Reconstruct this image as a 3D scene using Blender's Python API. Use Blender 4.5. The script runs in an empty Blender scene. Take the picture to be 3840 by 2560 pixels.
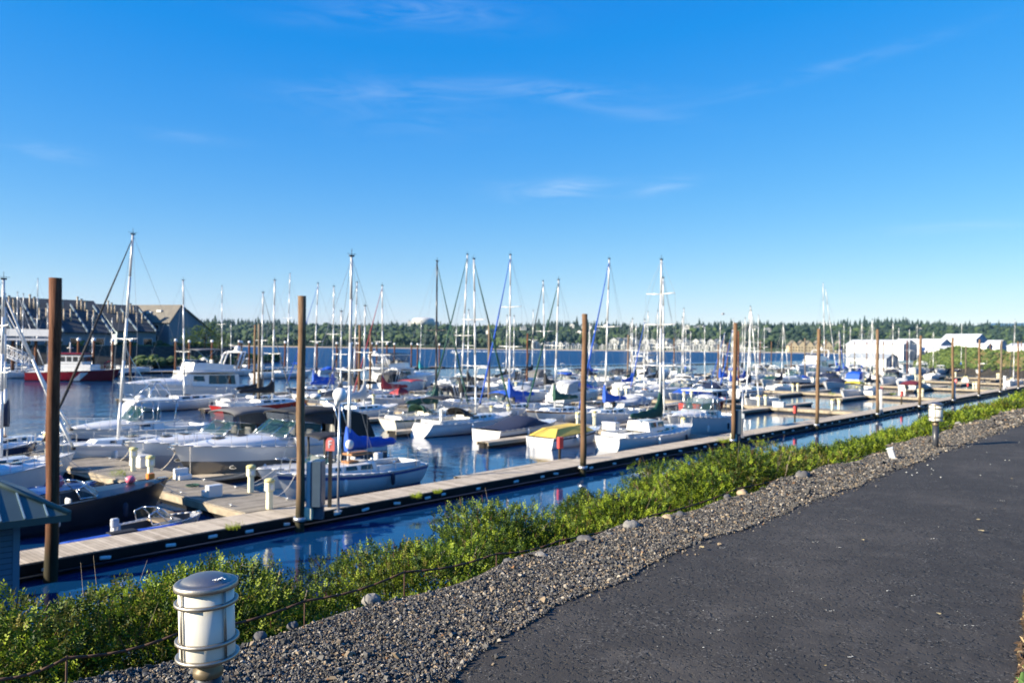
import bpy, math, random
import numpy as np
from mathutils import Vector, Matrix

random.seed(7)
RNG = np.random.default_rng(11)
sc = bpy.context.scene
COL = sc.collection
rad = math.radians

# ------------------------------------------------------------------ camera
F_PX = 3050.0                      # focal length in pixels of the 3840 px wide photograph
CAM_Z = 6.7                        # eye height above the water; the path lies 1.65 m below the eye
cd = bpy.data.cameras.new("camera")
cam = bpy.data.objects.new("camera", cd)
COL.objects.link(cam)
cd.sensor_width = 36.0
cd.lens = 36.0 * F_PX / 3840.0
cd.clip_start = 0.05
cd.clip_end = 30000
cam.location = (0, 0, CAM_Z)
CAM_ROT = Matrix.Rotation(rad(90) + math.atan(14 / F_PX), 3, 'X') @ Matrix.Rotation(0.0119, 3, 'Z')
cam.rotation_euler = CAM_ROT.to_euler()
cd.dof.use_dof = True
cd.dof.focus_distance = 3.3
cd.dof.aperture_fstop = 4.0
sc.camera = cam

# ------------------------------------------------------------------ sky, sun, exposure
SUN_EL = rad(21.5)
SUN_AZ = math.atan2(-0.935, -0.355)     # toward the sun: left of and behind the camera
world = bpy.data.worlds.new("World")
sc.world = world
world.use_nodes = True
wn, wl = world.node_tree.nodes, world.node_tree.links
bg = wn["Background"]
sky = wn.new("ShaderNodeTexSky")
sky.sky_type = 'NISHITA'
sky.sun_disc = False
sky.sun_elevation = SUN_EL
sky.sun_rotation = SUN_AZ
sky.air_density = 1.0
sky.dust_density = 0.15
sky.ozone_density = 6.0
bg.inputs["Strength"].default_value = 0.075
hs = wn.new("ShaderNodeHueSaturation")
hs.inputs["Hue"].default_value = 0.505
hs.inputs["Saturation"].default_value = 1.4
hs.inputs["Value"].default_value = 1.8
gm = wn.new("ShaderNodeGamma"); gm.inputs["Gamma"].default_value = 0.62
wl.new(sky.outputs[0], gm.inputs["Color"]); wl.new(gm.outputs[0], hs.inputs["Color"])
# thin cirrus: streaky noise laid out on the sky's own direction
tc = wn.new("ShaderNodeTexCoord")
def wnode(t, **kw):
    n = wn.new(t)
    for k, v in kw.items():
        setattr(n, k, v)
    return n
def wm(op, a, b=None, clamp=False):
    n = wnode("ShaderNodeMath", operation=op, use_clamp=clamp)
    for i, v in enumerate((a, b)):
        if v is None: continue
        if isinstance(v, (int, float)): n.inputs[i].default_value = v
        else: wl.new(v, n.inputs[i])
    return n.outputs[0]
sep = wn.new("ShaderNodeSeparateXYZ"); wl.new(tc.outputs["Generated"], sep.inputs[0])
az = wm('ARCTAN2', sep.outputs[0], sep.outputs[1]); el = wm('ARCSINE', sep.outputs[2])
def wray(x, y):
    d = (Matrix.Rotation(rad(90) + math.atan(14 / F_PX), 3, 'X') @ Matrix.Rotation(0.0119, 3, 'Z')) @ Vector(((x - 1920) / F_PX, -(y - 1280) / F_PX, -1)); d.normalize()
    return math.atan2(d.x, d.y), math.asin(d.z)
cmb = wn.new("ShaderNodeCombineXYZ"); wl.new(az, cmb.inputs[0]); wl.new(el, cmb.inputs[1])
mp = wn.new("ShaderNodeMapping"); mp.inputs["Rotation"].default_value = (0, 0, rad(-9)); mp.inputs["Scale"].default_value = (9, 46, 1)
wl.new(cmb.outputs[0], mp.inputs[0])
n1 = wn.new("ShaderNodeTexNoise"); n1.inputs["Scale"].default_value = 1.0; n1.inputs["Detail"].default_value = 8; n1.inputs["Roughness"].default_value = 0.6; n1.inputs["Distortion"].default_value = 1.2
wl.new(mp.outputs[0], n1.inputs["Vector"])
r1 = wn.new("ShaderNodeMapRange"); r1.inputs[1].default_value = 0.36; r1.inputs[2].default_value = 0.72; wl.new(n1.outputs[0], r1.inputs[0])
total = None
# faint wisps of cirrus: place, half length, half height (radians), slope, strength
for (x, y, hw, hh, sl_, amp) in ((2100, 712, .055, .011, .10, .75), (2480, 700, .040, .008, .16, .45), (1860, 700, .04, .006, 0, .2), (2130, 345, .10, .010, -.05, .42), (2380, 425, .08, .008, -.14, .2), (1430, 345, .11, .016, .05, .26), (1560, 430, .12, .03, 0, .12),
                                 (1600, 40, .12, .018, -.05, .26), (1400, 60, .10, .012, .1, .2), (3080, 265, .15, .007, .17, .2), (190, 574, .035, .008, -.05, .42), (720, 515, .05, .007, 0, .2), (3580, 852, .06, .005, .0, .34), (3350, 880, .05, .004, 0, .15), (2900, 1062, .10, .005, -.02, .18), (2300, 1130, .12, .010, 0, .12), (3020, 1120, .12, .007, 0, .14)):
    a0, e0 = wray(x, y)
    da = wm('SUBTRACT', az, a0); de = wm('SUBTRACT', wm('SUBTRACT', el, e0), wm('MULTIPLY', da, sl_))
    q = wm('ADD', wm('POWER', wm('ABSOLUTE', wm('DIVIDE', da, hw)), 2.0), wm('POWER', wm('ABSOLUTE', wm('DIVIDE', de, hh)), 2.0))
    g = wm('MULTIPLY', wm('POWER', 2.718, wm('MULTIPLY', q, -1.0)), amp)
    total = g if total is None else wm('ADD', total, g)
cl = wm('MULTIPLY', wm('MULTIPLY', total, r1.outputs[0]), 0.48, True)
mx = wnode("ShaderNodeMixRGB", blend_type='MIX')
sk = wn.new("ShaderNodeSeparateColor"); wl.new(hs.outputs[0], sk.inputs[0])
ck = wn.new("ShaderNodeCombineColor")
KS = 0.198                                            # picture brightness per unit of sky colour
rk = wm('MULTIPLY', wm('POWER', wm('MAXIMUM', wm('SUBTRACT', wm('MULTIPLY', wm('MULTIPLY', wm('POWER', sk.outputs[0], 1.5), 0.62), KS), 0.048), 0.003), 0.84), 0.92 / KS)
bk = wm('MULTIPLY', wm('POWER', wm('MAXIMUM', wm('MULTIPLY', sk.outputs[2], KS), 0.01), 0.5), 0.95 / KS)
gk = wm('MULTIPLY', wm('POWER', wm('MULTIPLY', sk.outputs[1], KS), 1.18), 0.94 / KS)
wl.new(rk, ck.inputs[0]); wl.new(gk, ck.inputs[1]); wl.new(bk, ck.inputs[2])
wl.new(cl, mx.inputs[0]); wl.new(ck.outputs[0], mx.inputs[1]); mx.inputs[2].default_value = (4.6, 5.2, 5.7, 1)
wl.new(mx.outputs[0], bg.inputs["Color"])

sl = bpy.data.lights.new("sun", 'SUN')
sl.energy = 5.0
sl.angle = rad(0.53)
sl.color = (1.0, 0.89, 0.70)
sun = bpy.data.objects.new("sun", sl)
COL.objects.link(sun)
TO_SUN = Vector((math.sin(SUN_AZ) * math.cos(SUN_EL), math.cos(SUN_AZ) * math.cos(SUN_EL), math.sin(SUN_EL)))
sun.rotation_euler = TO_SUN.to_track_quat('Z', 'Y').to_euler()
sun.location = (-30, -30, 40)

sc.view_settings.view_transform = 'Standard'
sc.view_settings.look = 'None'
sc.view_settings.exposure = 1.4
sc.view_settings.gamma = 1.0
sc.cycles.max_bounces = 8
sc.cycles.transparent_max_bounces = 12
sc.cycles.volume_bounces = 0
sc.cycles.use_denoising = True
sc.cycles.caustics_reflective = False
sc.cycles.caustics_refractive = False

# ------------------------------------------------------------------ shore frame: s runs along the shore, q runs out over the water
U = Vector((0.651, 0.759, 0)); V = Vector((-0.759, 0.651, 0))
ANG_U = math.atan2(U.y, U.x)
def W(s, q, z=0.0):
    return Vector((U.x * s + V.x * q, U.y * s + V.y * q, z))
def ray(x, y):
    return CAM_ROT @ Vector(((x - 1920) / F_PX, -(y - 1280) / F_PX, -1))
def at(x, y, z=0.0):                     # where the sight line through a photo pixel meets height z
    d = ray(x, y); k = (z - CAM_Z) / d.z
    return Vector((d.x * k, d.y * k, z))
def atd(x, y, dist):                     # ... reaches depth dist
    d = ray(x, y); k = dist / d.y
    return Vector((d.x * k, d.y * k, CAM_Z + d.z * k))
def s_of(q, x, y=1450):                  # s on the line q under photo column x
    d = ray(x, y); t = d.x / d.y
    return q * (U.x * t + U.y) / (U.x - U.y * t)
def sq(p):
    return (U.x * p.x + U.y * p.y, V.x * p.x + V.y * p.y)

# ------------------------------------------------------------------ materials
MATS = {}
def mat(name, color, rough=0.5, metal=0.0, var=0.0, vscale=3.0, bump=0.0, bscale=20.0, spec=0.5, coat=0.0, alpha=1.0, trans=0.0, emit=None, dirt=None, dscale=1.5, damt=0.5):
    if name in MATS: return MATS[name]
    m = bpy.data.materials.new(name); m.use_nodes = True
    n, l = m.node_tree.nodes, m.node_tree.links
    b = n["Principled BSDF"]
    b.inputs["Base Color"].default_value = (*color, 1)
    b.inputs["Roughness"].default_value = rough
    b.inputs["Metallic"].default_value = metal
    b.inputs["Specular IOR Level"].default_value = spec
    b.inputs["Coat Weight"].default_value = coat
    b.inputs["Alpha"].default_value = alpha
    b.inputs["Transmission Weight"].default_value = trans
    if emit:
        b.inputs["Emission Color"].default_value = (*emit[:3], 1); b.inputs["Emission Strength"].default_value = emit[3]
    tcn = n.new("ShaderNodeTexCoord")
    if var > 0 or dirt:
        nz = n.new("ShaderNodeTexNoise"); nz.inputs["Scale"].default_value = vscale; nz.inputs["Detail"].default_value = 5
        l.new(tcn.outputs["Object"], nz.inputs["Vector"])
        mr = n.new("ShaderNodeMapRange"); mr.inputs[1].default_value = 0.25; mr.inputs[2].default_value = 0.75; mr.inputs[3].default_value = 1 - var; mr.inputs[4].default_value = 1 + var
        l.new(nz.outputs[0], mr.inputs[0])
        mu = n.new("ShaderNodeVectorMath"); mu.operation = 'SCALE'; mu.inputs[0].default_value = color
        l.new(mr.outputs[0], mu.inputs["Scale"])
        src = mu.outputs[0]
        if dirt:
            nd = n.new("ShaderNodeTexNoise"); nd.inputs["Scale"].default_value = dscale; nd.inputs["Detail"].default_value = 6; nd.inputs["Roughness"].default_value = 0.65
            l.new(tcn.outputs["Object"], nd.inputs["Vector"])
            md = n.new("ShaderNodeMapRange"); md.inputs[1].default_value = 0.52; md.inputs[2].default_value = 0.72; md.inputs[4].default_value = damt
            l.new(nd.outputs[0], md.inputs[0])
            mi = n.new("ShaderNodeMixRGB"); mi.inputs[2].default_value = (*dirt, 1)
            l.new(md.outputs[0], mi.inputs[0]); l.new(src, mi.inputs[1]); src = mi.outputs[0]
        l.new(src, b.inputs["Base Color"])
    if bump > 0:
        nb = n.new("ShaderNodeTexNoise"); nb.inputs["Scale"].default_value = bscale; nb.inputs["Detail"].default_value = 4
        l.new(tcn.outputs["Object"], nb.inputs["Vector"])
        bp = n.new("ShaderNodeBump"); bp.inputs["Strength"].default_value = bump; bp.inputs["Distance"].default_value = 0.02
        l.new(nb.outputs[0], bp.inputs["Height"]); l.new(bp.outputs[0], b.inputs["Normal"])
    MATS[name] = m
    return m

def node_mat(name):
    m = bpy.data.materials.new(name); m.use_nodes = True
    MATS[name] = m
    return m, m.node_tree.nodes, m.node_tree.links, m.node_tree.nodes["Principled BSDF"]

# ------------------------------------------------------------------ mesh builder
class MB:
    def __init__(self):
        self.v, self.f, self.mi, self.cur, self.sm = [], [], [], 0, []
        self.M = None; self.smooth = False
    def add(self, vs, fs):
        o = len(self.v)
        if self.M is not None: vs = [self.M @ Vector(p) for p in vs]
        self.v += [tuple(p) for p in vs]
        self.f += [tuple(i + o for i in f) for f in fs]
        self.mi += [self.cur] * len(fs); self.sm += [self.smooth] * len(fs)
        return self
    def box(self, x0, x1, y0, y1, z0, z1, bev=0.0):
        if bev > 0:
            b = bev
            vs, ring = [], []
            prof = [(z0, b), (z0 + b, 0), (z1 - b, 0), (z1, b)]
            for z, i in prof:
                c = b
                vs += [(x0 + i, y0 + c + i * .0, z), (x0 + c, y0 + i, z), (x1 - c, y0 + i, z), (x1 - i, y0 + c, z), (x1 - i, y1 - c, z), (x1 - c, y1 - i, z), (x0 + c, y1 - i, z), (x0 + i, y1 - c, z)]
            fs = [tuple(range(7, -1, -1)), tuple(range(24, 32))]
            for r in range(3):
                for k in range(8):
                    a, c_ = r * 8 + k, r * 8 + (k + 1) % 8
                    fs.append((a, c_, c_ + 8, a + 8))
            return self.add(vs, fs)
        vs = [(x0, y0, z0), (x1, y0, z0), (x1, y1, z0), (x0, y1, z0), (x0, y0, z1), (x1, y0, z1), (x1, y1, z1), (x0, y1, z1)]
        return self.add(vs, [(3, 2, 1, 0), (4, 5, 6, 7), (0, 1, 5, 4), (1, 2, 6, 5), (2, 3, 7, 6), (3, 0, 4, 7)])
    def cyl(self, p0, p1, r0, r1=None, n=8, caps=True):
        r1 = r0 if r1 is None else r1
        p0, p1 = Vector(p0), Vector(p1)
        d = (p1 - p0).normalized()
        a = d.orthogonal().normalized(); b = d.cross(a)
        vs = []
        for p, r in ((p0, r0), (p1, r1)):
            for k in range(n):
                t = 2 * math.pi * k / n
                vs.append(p + a * (math.cos(t) * r) + b * (math.sin(t) * r))
        fs = [(k, (k + 1) % n, n + (k + 1) % n, n + k) for k in range(n)]
        s = self.smooth; self.smooth = n > 4
        self.add(vs, fs)
        self.smooth = s
        if caps:
            o = len(self.v) - 2 * n
            self.f += [tuple(o + k for k in range(n - 1, -1, -1)), tuple(o + n + k for k in range(n))]
            self.mi += [self.cur] * 2; self.sm += [False] * 2
        return self
    def tube(self, pts, r, n=6):
        for i in range(len(pts) - 1):
            ri = r[i] if isinstance(r, (list, tuple)) else r
            rj = r[i + 1] if isinstance(r, (list, tuple)) else r
            self.cyl(pts[i], pts[i + 1], ri, rj, n)
        return self
    def loft(self, rings, closed=True, cap0=True, cap1=True):
        n = len(rings[0]); vs = [p for r in rings for p in r]; fs = []
        for i in range(len(rings) - 1):
            for k in range(n if closed else n - 1):
                a, b = i * n + k, i * n + (k + 1) % n
                fs.append((a, b, b + n, a + n))
        s = self.smooth
        self.add(vs, fs)
        if closed:
            self.smooth = False
            o = len(self.v) - len(vs)
            if cap0: self.f.append(tuple(o + k for k in range(n - 1, -1, -1))); self.mi.append(self.cur); self.sm.append(False)
            if cap1: self.f.append(tuple(o + (len(rings) - 1) * n + k for k in range(n))); self.mi.append(self.cur); self.sm.append(False)
        self.smooth = s
        return self
    def lathe(self, prof, c=(0, 0, 0), n=24):
        c = Vector(c)
        rings = [[c + Vector((math.cos(2 * math.pi * k / n) * r, math.sin(2 * math.pi * k / n) * r, z)) for k in range(n)] for r, z in prof]
        return self.loft(rings, True, True, True)
    def ball(self, c, r, n=10, sx=1, sy=1, sz=1):
        c = Vector(c); rings = []
        for i in range(1, n):
            a = math.pi * i / n - math.pi / 2
            rings.append([c + Vector((math.cos(a) * math.cos(2 * math.pi * k / (n + 2)) * r * sx, math.cos(a) * math.sin(2 * math.pi * k / (n + 2)) * r * sy, math.sin(a) * r * sz)) for k in range(n + 2)])
        s = self.smooth; self.smooth = True
        self.loft(rings); self.smooth = s
        return self
    def prism(self, poly, y0, y1):          # poly in the x-z plane, swept along y
        n = len(poly)
        vs = [(x, y0, z) for x, z in poly] + [(x, y1, z) for x, z in poly]
        fs = [tuple(range(n)), tuple(range(2 * n - 1, n - 1, -1))] + [((k + 1) % n, k, n + k, n + (k + 1) % n) for k in range(n)]
        return self.add(vs, fs)
    def plate(self, pts, th, nrm=None):      # a flat polygon with thickness
        pts = [Vector(p) for p in pts]
        nrm = Vector(nrm) if nrm is not None else (pts[1] - pts[0]).cross(pts[2] - pts[0]).normalized()
        n = len(pts); vs = pts + [p + nrm * th for p in pts]
        fs = [tuple(range(n - 1, -1, -1)), tuple(range(n, 2 * n))] + [(k, (k + 1) % n, n + (k + 1) % n, n + k) for k in range(n)]
        return self.add(vs, fs)
    def mesh(self, name, mats):
        me = bpy.data.meshes.new(name)
        me.from_pydata(self.v, [], self.f)
        for m in (mats if isinstance(mats, (list, tuple)) else [mats]): me.materials.append(m)
        me.polygons.foreach_set("material_index", self.mi)
        me.polygons.foreach_set("use_smooth", self.sm)
        me.update()
        return me
    def build(self, name, mats, parent=None, loc=None):
        o = bpy.data.objects.new(name, self.mesh(name, mats))
        COL.objects.link(o)
        if parent is not None: o.parent = parent
        if loc is not None: o.location = loc
        return o

def np_mesh(name, verts, quads, mats, midx=None, smooth=False):
    me = bpy.data.meshes.new(name)
    nq, k = quads.shape
    me.vertices.add(len(verts)); me.vertices.foreach_set("co", verts.astype(np.float32).ravel())
    me.loops.add(nq * k); me.loops.foreach_set("vertex_index", quads.astype(np.int32).ravel())
    me.polygons.add(nq); me.polygons.foreach_set("loop_start", np.arange(0, nq * k, k, dtype=np.int32))
    for m in (mats if isinstance(mats, (list, tuple)) else [mats]): me.materials.append(m)
    if midx is not None: me.polygons.foreach_set("material_index", midx.astype(np.int32))
    me.polygons.foreach_set("use_smooth", np.full(nq, smooth))
    me.update(calc_edges=True)
    o = bpy.data.objects.new(name, me); COL.objects.link(o)
    return o

def tag(o, label=None, cat=None, group=None, kind=None):
    if label: o["label"] = label
    if cat: o["category"] = cat
    if group: o["group"] = group
    if kind: o["kind"] = kind
    return o
def empty(name, loc, rz=0.0, label=None, cat=None, group=None):
    o = bpy.data.objects.new(name, None); COL.objects.link(o)
    o.location = loc; o.rotation_euler = (0, 0, rz); o.empty_display_size = 0.3
    return tag(o, label, cat, group)
def dup(o, loc, rz=None, label=None, group=None):
    def cp(a, par):
        c = a.copy(); COL.objects.link(c); c.parent = par
        for ch in a.children: cp(ch, c)
        return c
    kids = list(o.children)
    r = o.copy(); COL.objects.link(r)
    for ch in kids: cp(ch, r)
    r.location = loc
    if rz is not None: r.rotation_euler = (0, 0, rz)
    if label: r["label"] = label
    if group: r["group"] = group
    return r
ORD = ["nearest", "second", "third", "fourth", "fifth", "sixth", "seventh", "eighth", "ninth", "tenth", "eleventh", "twelfth", "thirteenth", "fourteenth", "fifteenth", "sixteenth", "seventeenth", "eighteenth", "nineteenth", "twentieth"]
# ------------------------------------------------------------------ water
def water_mat():
    m, n, l, b = node_mat("water")
    b.inputs["Base Color"].default_value = (0.003, 0.036, 0.108, 1)
    b.inputs["Roughness"].default_value = 0.03
    b.inputs["IOR"].default_value = 1.333
    g = n.new("ShaderNodeNewGeometry")
    dt = n.new("ShaderNodeVectorMath"); dt.operation = 'DOT_PRODUCT'; dt.inputs[1].default_value = V
    l.new(g.outputs["Position"], dt.inputs[0])
    def mr(src, a, b_, c, d):
        k = n.new("ShaderNodeMapRange"); k.inputs[1].default_value = a; k.inputs[2].default_value = b_; k.inputs[3].default_value = c; k.inputs[4].default_value = d
        l.new(src, k.inputs[0]); return k.outputs[0]
    near = mr(dt.outputs["Value"], 24, 60, 0.16, 0.80)
    far = mr(dt.outputs["Value"], 160, 185, 0.0, 1.0)
    def noise(scale, detail, sx, sy, dist=0.3):
        mp_ = n.new("ShaderNodeMapping"); mp_.inputs["Scale"].default_value = (sx, sy, 1); mp_.inputs["Rotation"].default_value = (0, 0, 0.35)
        l.new(g.outputs["Position"], mp_.inputs[0])
        z = n.new("ShaderNodeTexNoise"); z.inputs["Scale"].default_value = scale; z.inputs["Detail"].default_value = detail; z.inputs["Distortion"].default_value = dist
        l.new(mp_.outputs[0], z.inputs["Vector"]); return z.outputs[0]
    def mul(a, c):
        k = n.new("ShaderNodeMath"); k.operation = 'MULTIPLY'
        for i, v in enumerate((a, c)):
            if isinstance(v, (int, float)): k.inputs[i].default_value = v
            else: l.new(v, k.inputs[i])
        return k.outputs[0]
    def add(a, c):
        k = n.new("ShaderNodeMath"); l.new(a, k.inputs[0]); l.new(c, k.inputs[1]); return k.outputs[0]
    rn = n.new("ShaderNodeMath"); rn.operation = 'MULTIPLY_ADD'; rn.inputs[1].default_value = 0.30; l.new(far, rn.inputs[0]); l.new(mr(dt.outputs["Value"], 24, 120, 0.015, 0.12), rn.inputs[2]); l.new(rn.outputs[0], b.inputs["Roughness"])
    ripple = mul(noise(1.5, 3, 1, 1.5), 0.075)
    swell = mul(noise(0.22, 2, 1, 1.6), 0.16)
    patch = mr(noise(0.02, 3, 1, 2.2), 0.4, 0.6, 0.6, 1.25)
    chop = mul(mul(noise(0.55, 4, 1, 1.7), far), 2.2)
    calm = mul(mul(add(ripple, swell), near), patch)
    hgt = add(calm, chop)
    bp = n.new("ShaderNodeBump"); bp.inputs["Strength"].default_value = 1.0; bp.inputs["Distance"].default_value = 0.55
    l.new(hgt, bp.inputs["Height"]); l.new(bp.outputs[0], b.inputs["Normal"])
    return m
mb = MB()
mb.add([(-7000, -60, 0), (7000, -60, 0), (7000, 7500, 0), (-7000, 7500, 0)], [(0, 1, 2, 3)])
tag(mb.build("water", water_mat()), kind="structure")

# ------------------------------------------------------------------ near bank: one sheet, flat inland and sloping into the water
def ground_z(s, q):
    z = np.interp(q, [-400, 2.2, 3.9, 4.3, 11.2, 14.5, 40], [5.0, 5.02, 5.02, 4.86, 0.1, -2.4, -3.0])
    return z
def soil_mat(name, c1, c2, scale, bump):
    m, n, l, b = node_mat(name)
    b.inputs["Roughness"].default_value = 0.95; b.inputs["Specular IOR Level"].default_value = 0.2
    t = n.new("ShaderNodeTexCoord")
    nz = n.new("ShaderNodeTexNoise"); nz.inputs["Scale"].default_value = scale; nz.inputs["Detail"].default_value = 9; nz.inputs["Roughness"].default_value = 0.7
    l.new(t.outputs["Object"], nz.inputs["Vector"])
    cr = n.new("ShaderNodeValToRGB"); cr.color_ramp.elements[0].position = 0.35; cr.color_ramp.elements[1].position = 0.68
    cr.color_ramp.elements[0].color = (*c1, 1); cr.color_ramp.elements[1].color = (*c2, 1)
    l.new(nz.outputs[0], cr.inputs[0]); l.new(cr.outputs[0], b.inputs["Base Color"])
    bp = n.new("ShaderNodeBump"); bp.inputs["Strength"].default_value = bump; bp.inputs["Distance"].default_value = 0.05
    l.new(nz.outputs[0], bp.inputs["Height"]); l.new(bp.outputs[0], b.inputs["Normal"])
    return m
M_SOIL = soil_mat("soil", (0.010, 0.012, 0.005), (0.035, 0.032, 0.015), 3.0, 0.8)
ss = np.concatenate([np.arange(-120, -10, 10), np.arange(-10, 60, 1.0), np.arange(60, 252, 6.0)])
qs = np.array([-900, -300, -60, -10, 0, 2.2, 3.9, 4.3, 5, 6, 7, 8, 9, 10, 11.2, 12.5, 14.5, 40])
vs, fs = [], []
for i, s in enumerate(ss):
    for j, q in enumerate(qs):
        z = ground_z(s, q) + (0.10 * math.sin(s * 1.7 + q * 2.1) * math.sin(q * 1.3 - s * .6) if 4.3 < q < 12 else 0) - 0.03
        vs.append(tuple(W(s, q, z)))
nq = len(qs)
for i in range(len(ss) - 1):
    for j in range(nq - 1):
        a = i * nq + j
        fs.append((a, a + nq, a + nq + 1, a + 1))
mb = MB(); mb.add(vs, fs); tag(mb.build("riverbank_ground", M_SOIL), kind="structure")

# ------------------------------------------------------------------ gravel strip (sheet), asphalt path, dry verge
def pl(s): return float(np.interp(s, [-6, 0.0, 1.5, 2.0, 2.8, 4.1, 6, 9, 14, 60, 250], [0.9, 1.95, 2.38, 2.55, 2.85, 3.17, 3.28, 3.27, 3.32, 3.36, 3.36])) + 0.035 * math.sin(s * 2.3) + 0.02 * math.sin(s * 5.9 + 1)
def pr(s): return float(np.interp(s, [-6, 0.0, 3, 4.7, 5.9, 7.1, 12, 250], [0.12, 0.34, 0.52, 0.69, 0.86, 0.97, 0.88, 0.88])) + 0.012 * math.sin(s * 4.1) + 0.01 * math.sin(s * 11)
def ge(s): return 4.05 + 0.07 * math.sin(s * 1.3) + 0.05 * math.sin(s * 3.7 + 2) + (0.10 if s > 15 else 0)

def asphalt_mat():
    m, n, l, b = node_mat("asphalt")
    t = n.new("ShaderNodeTexCoord"); P = t.outputs["Object"]
    def noise(sc_, det, rough=0.6):
        z = n.new("ShaderNodeTexNoise"); z.inputs["Scale"].default_value = sc_; z.inputs["Detail"].default_value = det; z.inputs["Roughness"].default_value = rough
        l.new(P, z.inputs["Vector"]); return z.outputs[0]
    def mr(src, a, b_, c, d):
        k = n.new("ShaderNodeMapRange"); k.inputs[1].default_value = a; k.inputs[2].default_value = b_; k.inputs[3].default_value = c; k.inputs[4].default_value = d
        l.new(src, k.inputs[0]); return k.outputs[0]
    def op(o, a, c):
        k = n.new("ShaderNodeMath"); k.operation = o
        for i, v in enumerate((a, c)):
            if isinstance(v, (int, float)): k.inputs[i].default_value = v
            else: l.new(v, k.inputs[i])
        return k.outputs[0]
    fine = noise(110, 3); pits = noise(30, 2, 0.5); mid = noise(6, 6); big = noise(0.9, 4)
    patch = mr(mid, 0.42, 0.62, 0.0, 1.0)
    pit = op('MULTIPLY', mr(pits, 0.33, 0.45, 1.0, 0.0), mr(patch, 0, 1, 0.5, 1.0))
    wn_ = noise(60, 1)
    worn = op('MULTIPLY', mr(wn_, 0.60, 0.68, 0.0, 1.0), patch)
    cr = n.new("ShaderNodeValToRGB")
    e = cr.color_ramp.elements; e[0].position = 0.3; e[0].color = (0.023, 0.020, 0.0165, 1); e[1].position = 0.75; e[1].color = (0.052, 0.045, 0.037, 1)
    l.new(op('ADD', op('MULTIPLY', big, 0.55), op('MULTIPLY', fine, 0.45)), cr.inputs[0])
    m1 = n.new("ShaderNodeMixRGB"); m1.inputs[2].default_value = (0.155, 0.145, 0.125, 1)
    l.new(op('MULTIPLY', worn, 0.9), m1.inputs[0]); l.new(cr.outputs[0], m1.inputs[1])
    m2 = n.new("ShaderNodeMixRGB"); m2.inputs[2].default_value = (0.006, 0.006, 0.006, 1)
    l.new(op('MULTIPLY', pit, 0.8), m2.inputs[0]); l.new(m1.outputs[0], m2.inputs[1])
    # a few hairline cracks and dusty patches
    vo = n.new("ShaderNodeTexVoronoi"); vo.feature = 'DISTANCE_TO_EDGE'; vo.inputs["Scale"].default_value = 0.55
    dsn = n.new("ShaderNodeTexNoise"); dsn.inputs["Scale"].default_value = 3; dsn.inputs["Detail"].default_value = 5; l.new(P, dsn.inputs["Vector"])
    va = n.new("ShaderNodeVectorMath"); va.operation = 'MULTIPLY_ADD'; va.inputs[1].default_value = (.55, .55, 0); l.new(dsn.outputs["Color"], va.inputs[0]); l.new(P, va.inputs[2]); l.new(va.outputs[0], vo.inputs["Vector"])
    crack = op('MULTIPLY', mr(vo.outputs["Distance"], 0.0, 0.006, 1.0, 0.0), mr(big, 0.5, 0.58, 0.0, 0.9))
    m3 = n.new("ShaderNodeMixRGB"); m3.inputs[2].default_value = (0.008, 0.008, 0.008, 1); l.new(crack, m3.inputs[0]); l.new(m2.outputs[0], m3.inputs[1])
    dust = op('ADD', mr(noise(1.7, 7, .7), 0.54, 0.74, 0.0, 0.5), mr(noise(0.45, 4, .6), 0.52, 0.66, 0.0, 0.28))
    m4 = n.new("ShaderNodeMixRGB"); m4.inputs[2].default_value = (0.105, 0.092, 0.078, 1); l.new(dust, m4.inputs[0]); l.new(m3.outputs[0], m4.inputs[1])
    l.new(m4.outputs[0], b.inputs["Base Color"])
    b.inputs["Roughness"].default_value = 0.82; b.inputs["Specular IOR Level"].default_value = 0.35
    h = op('SUBTRACT', op('ADD', op('MULTIPLY', fine, 0.25), op('MULTIPLY', mid, 0.9)), op('MULTIPLY', pit, 0.9))
    bp = n.new("ShaderNodeBump"); bp.inputs["Strength"].default_value = 0.9; bp.inputs["Distance"].default_value = 0.014
    l.new(h, bp.inputs["Height"]); l.new(bp.outputs[0], b.inputs["Normal"])
    return m
def gravel_mat(name, sc_):
    m, n, l, b = node_mat(name)
    t = n.new("ShaderNodeTexCoord")
    vo = n.new("ShaderNodeTexVoronoi"); vo.inputs["Scale"].default_value = sc_
    l.new(t.outputs["Object"], vo.inputs["Vector"])
    cr = n.new("ShaderNodeValToRGB"); e = cr.color_ramp.elements
    e[0].position = 0.0; e[0].color = (0.03, 0.03, 0.032, 1); e[1].position = 1.0; e[1].color = (0.42, 0.38, 0.32, 1)
    a = e.new(0.45); a.color = (0.075, 0.066, 0.056, 1); a = e.new(0.75); a.color = (0.15, 0.125, 0.095, 1); a = e.new(0.9); a.color = (0.31, 0.25, 0.18, 1)
    sp = n.new("ShaderNodeSeparateColor"); l.new(vo.outputs["Color"], sp.inputs[0]); l.new(sp.outputs[0], cr.inputs[0])
    l.new(cr.outputs[0], b.inputs["Base Color"]); b.inputs["Roughness"].default_value = 0.9; b.inputs["Specular IOR Level"].default_value = 0.3
    bp = n.new("ShaderNodeBump"); bp.inputs["Strength"].default_value = 1.0; bp.inputs["Distance"].default_value = 0.02; bp.invert = True
    l.new(vo.outputs["Distance"], bp.inputs["Height"]); l.new(bp.outputs[0], b.inputs["Normal"])
    return m
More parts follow.
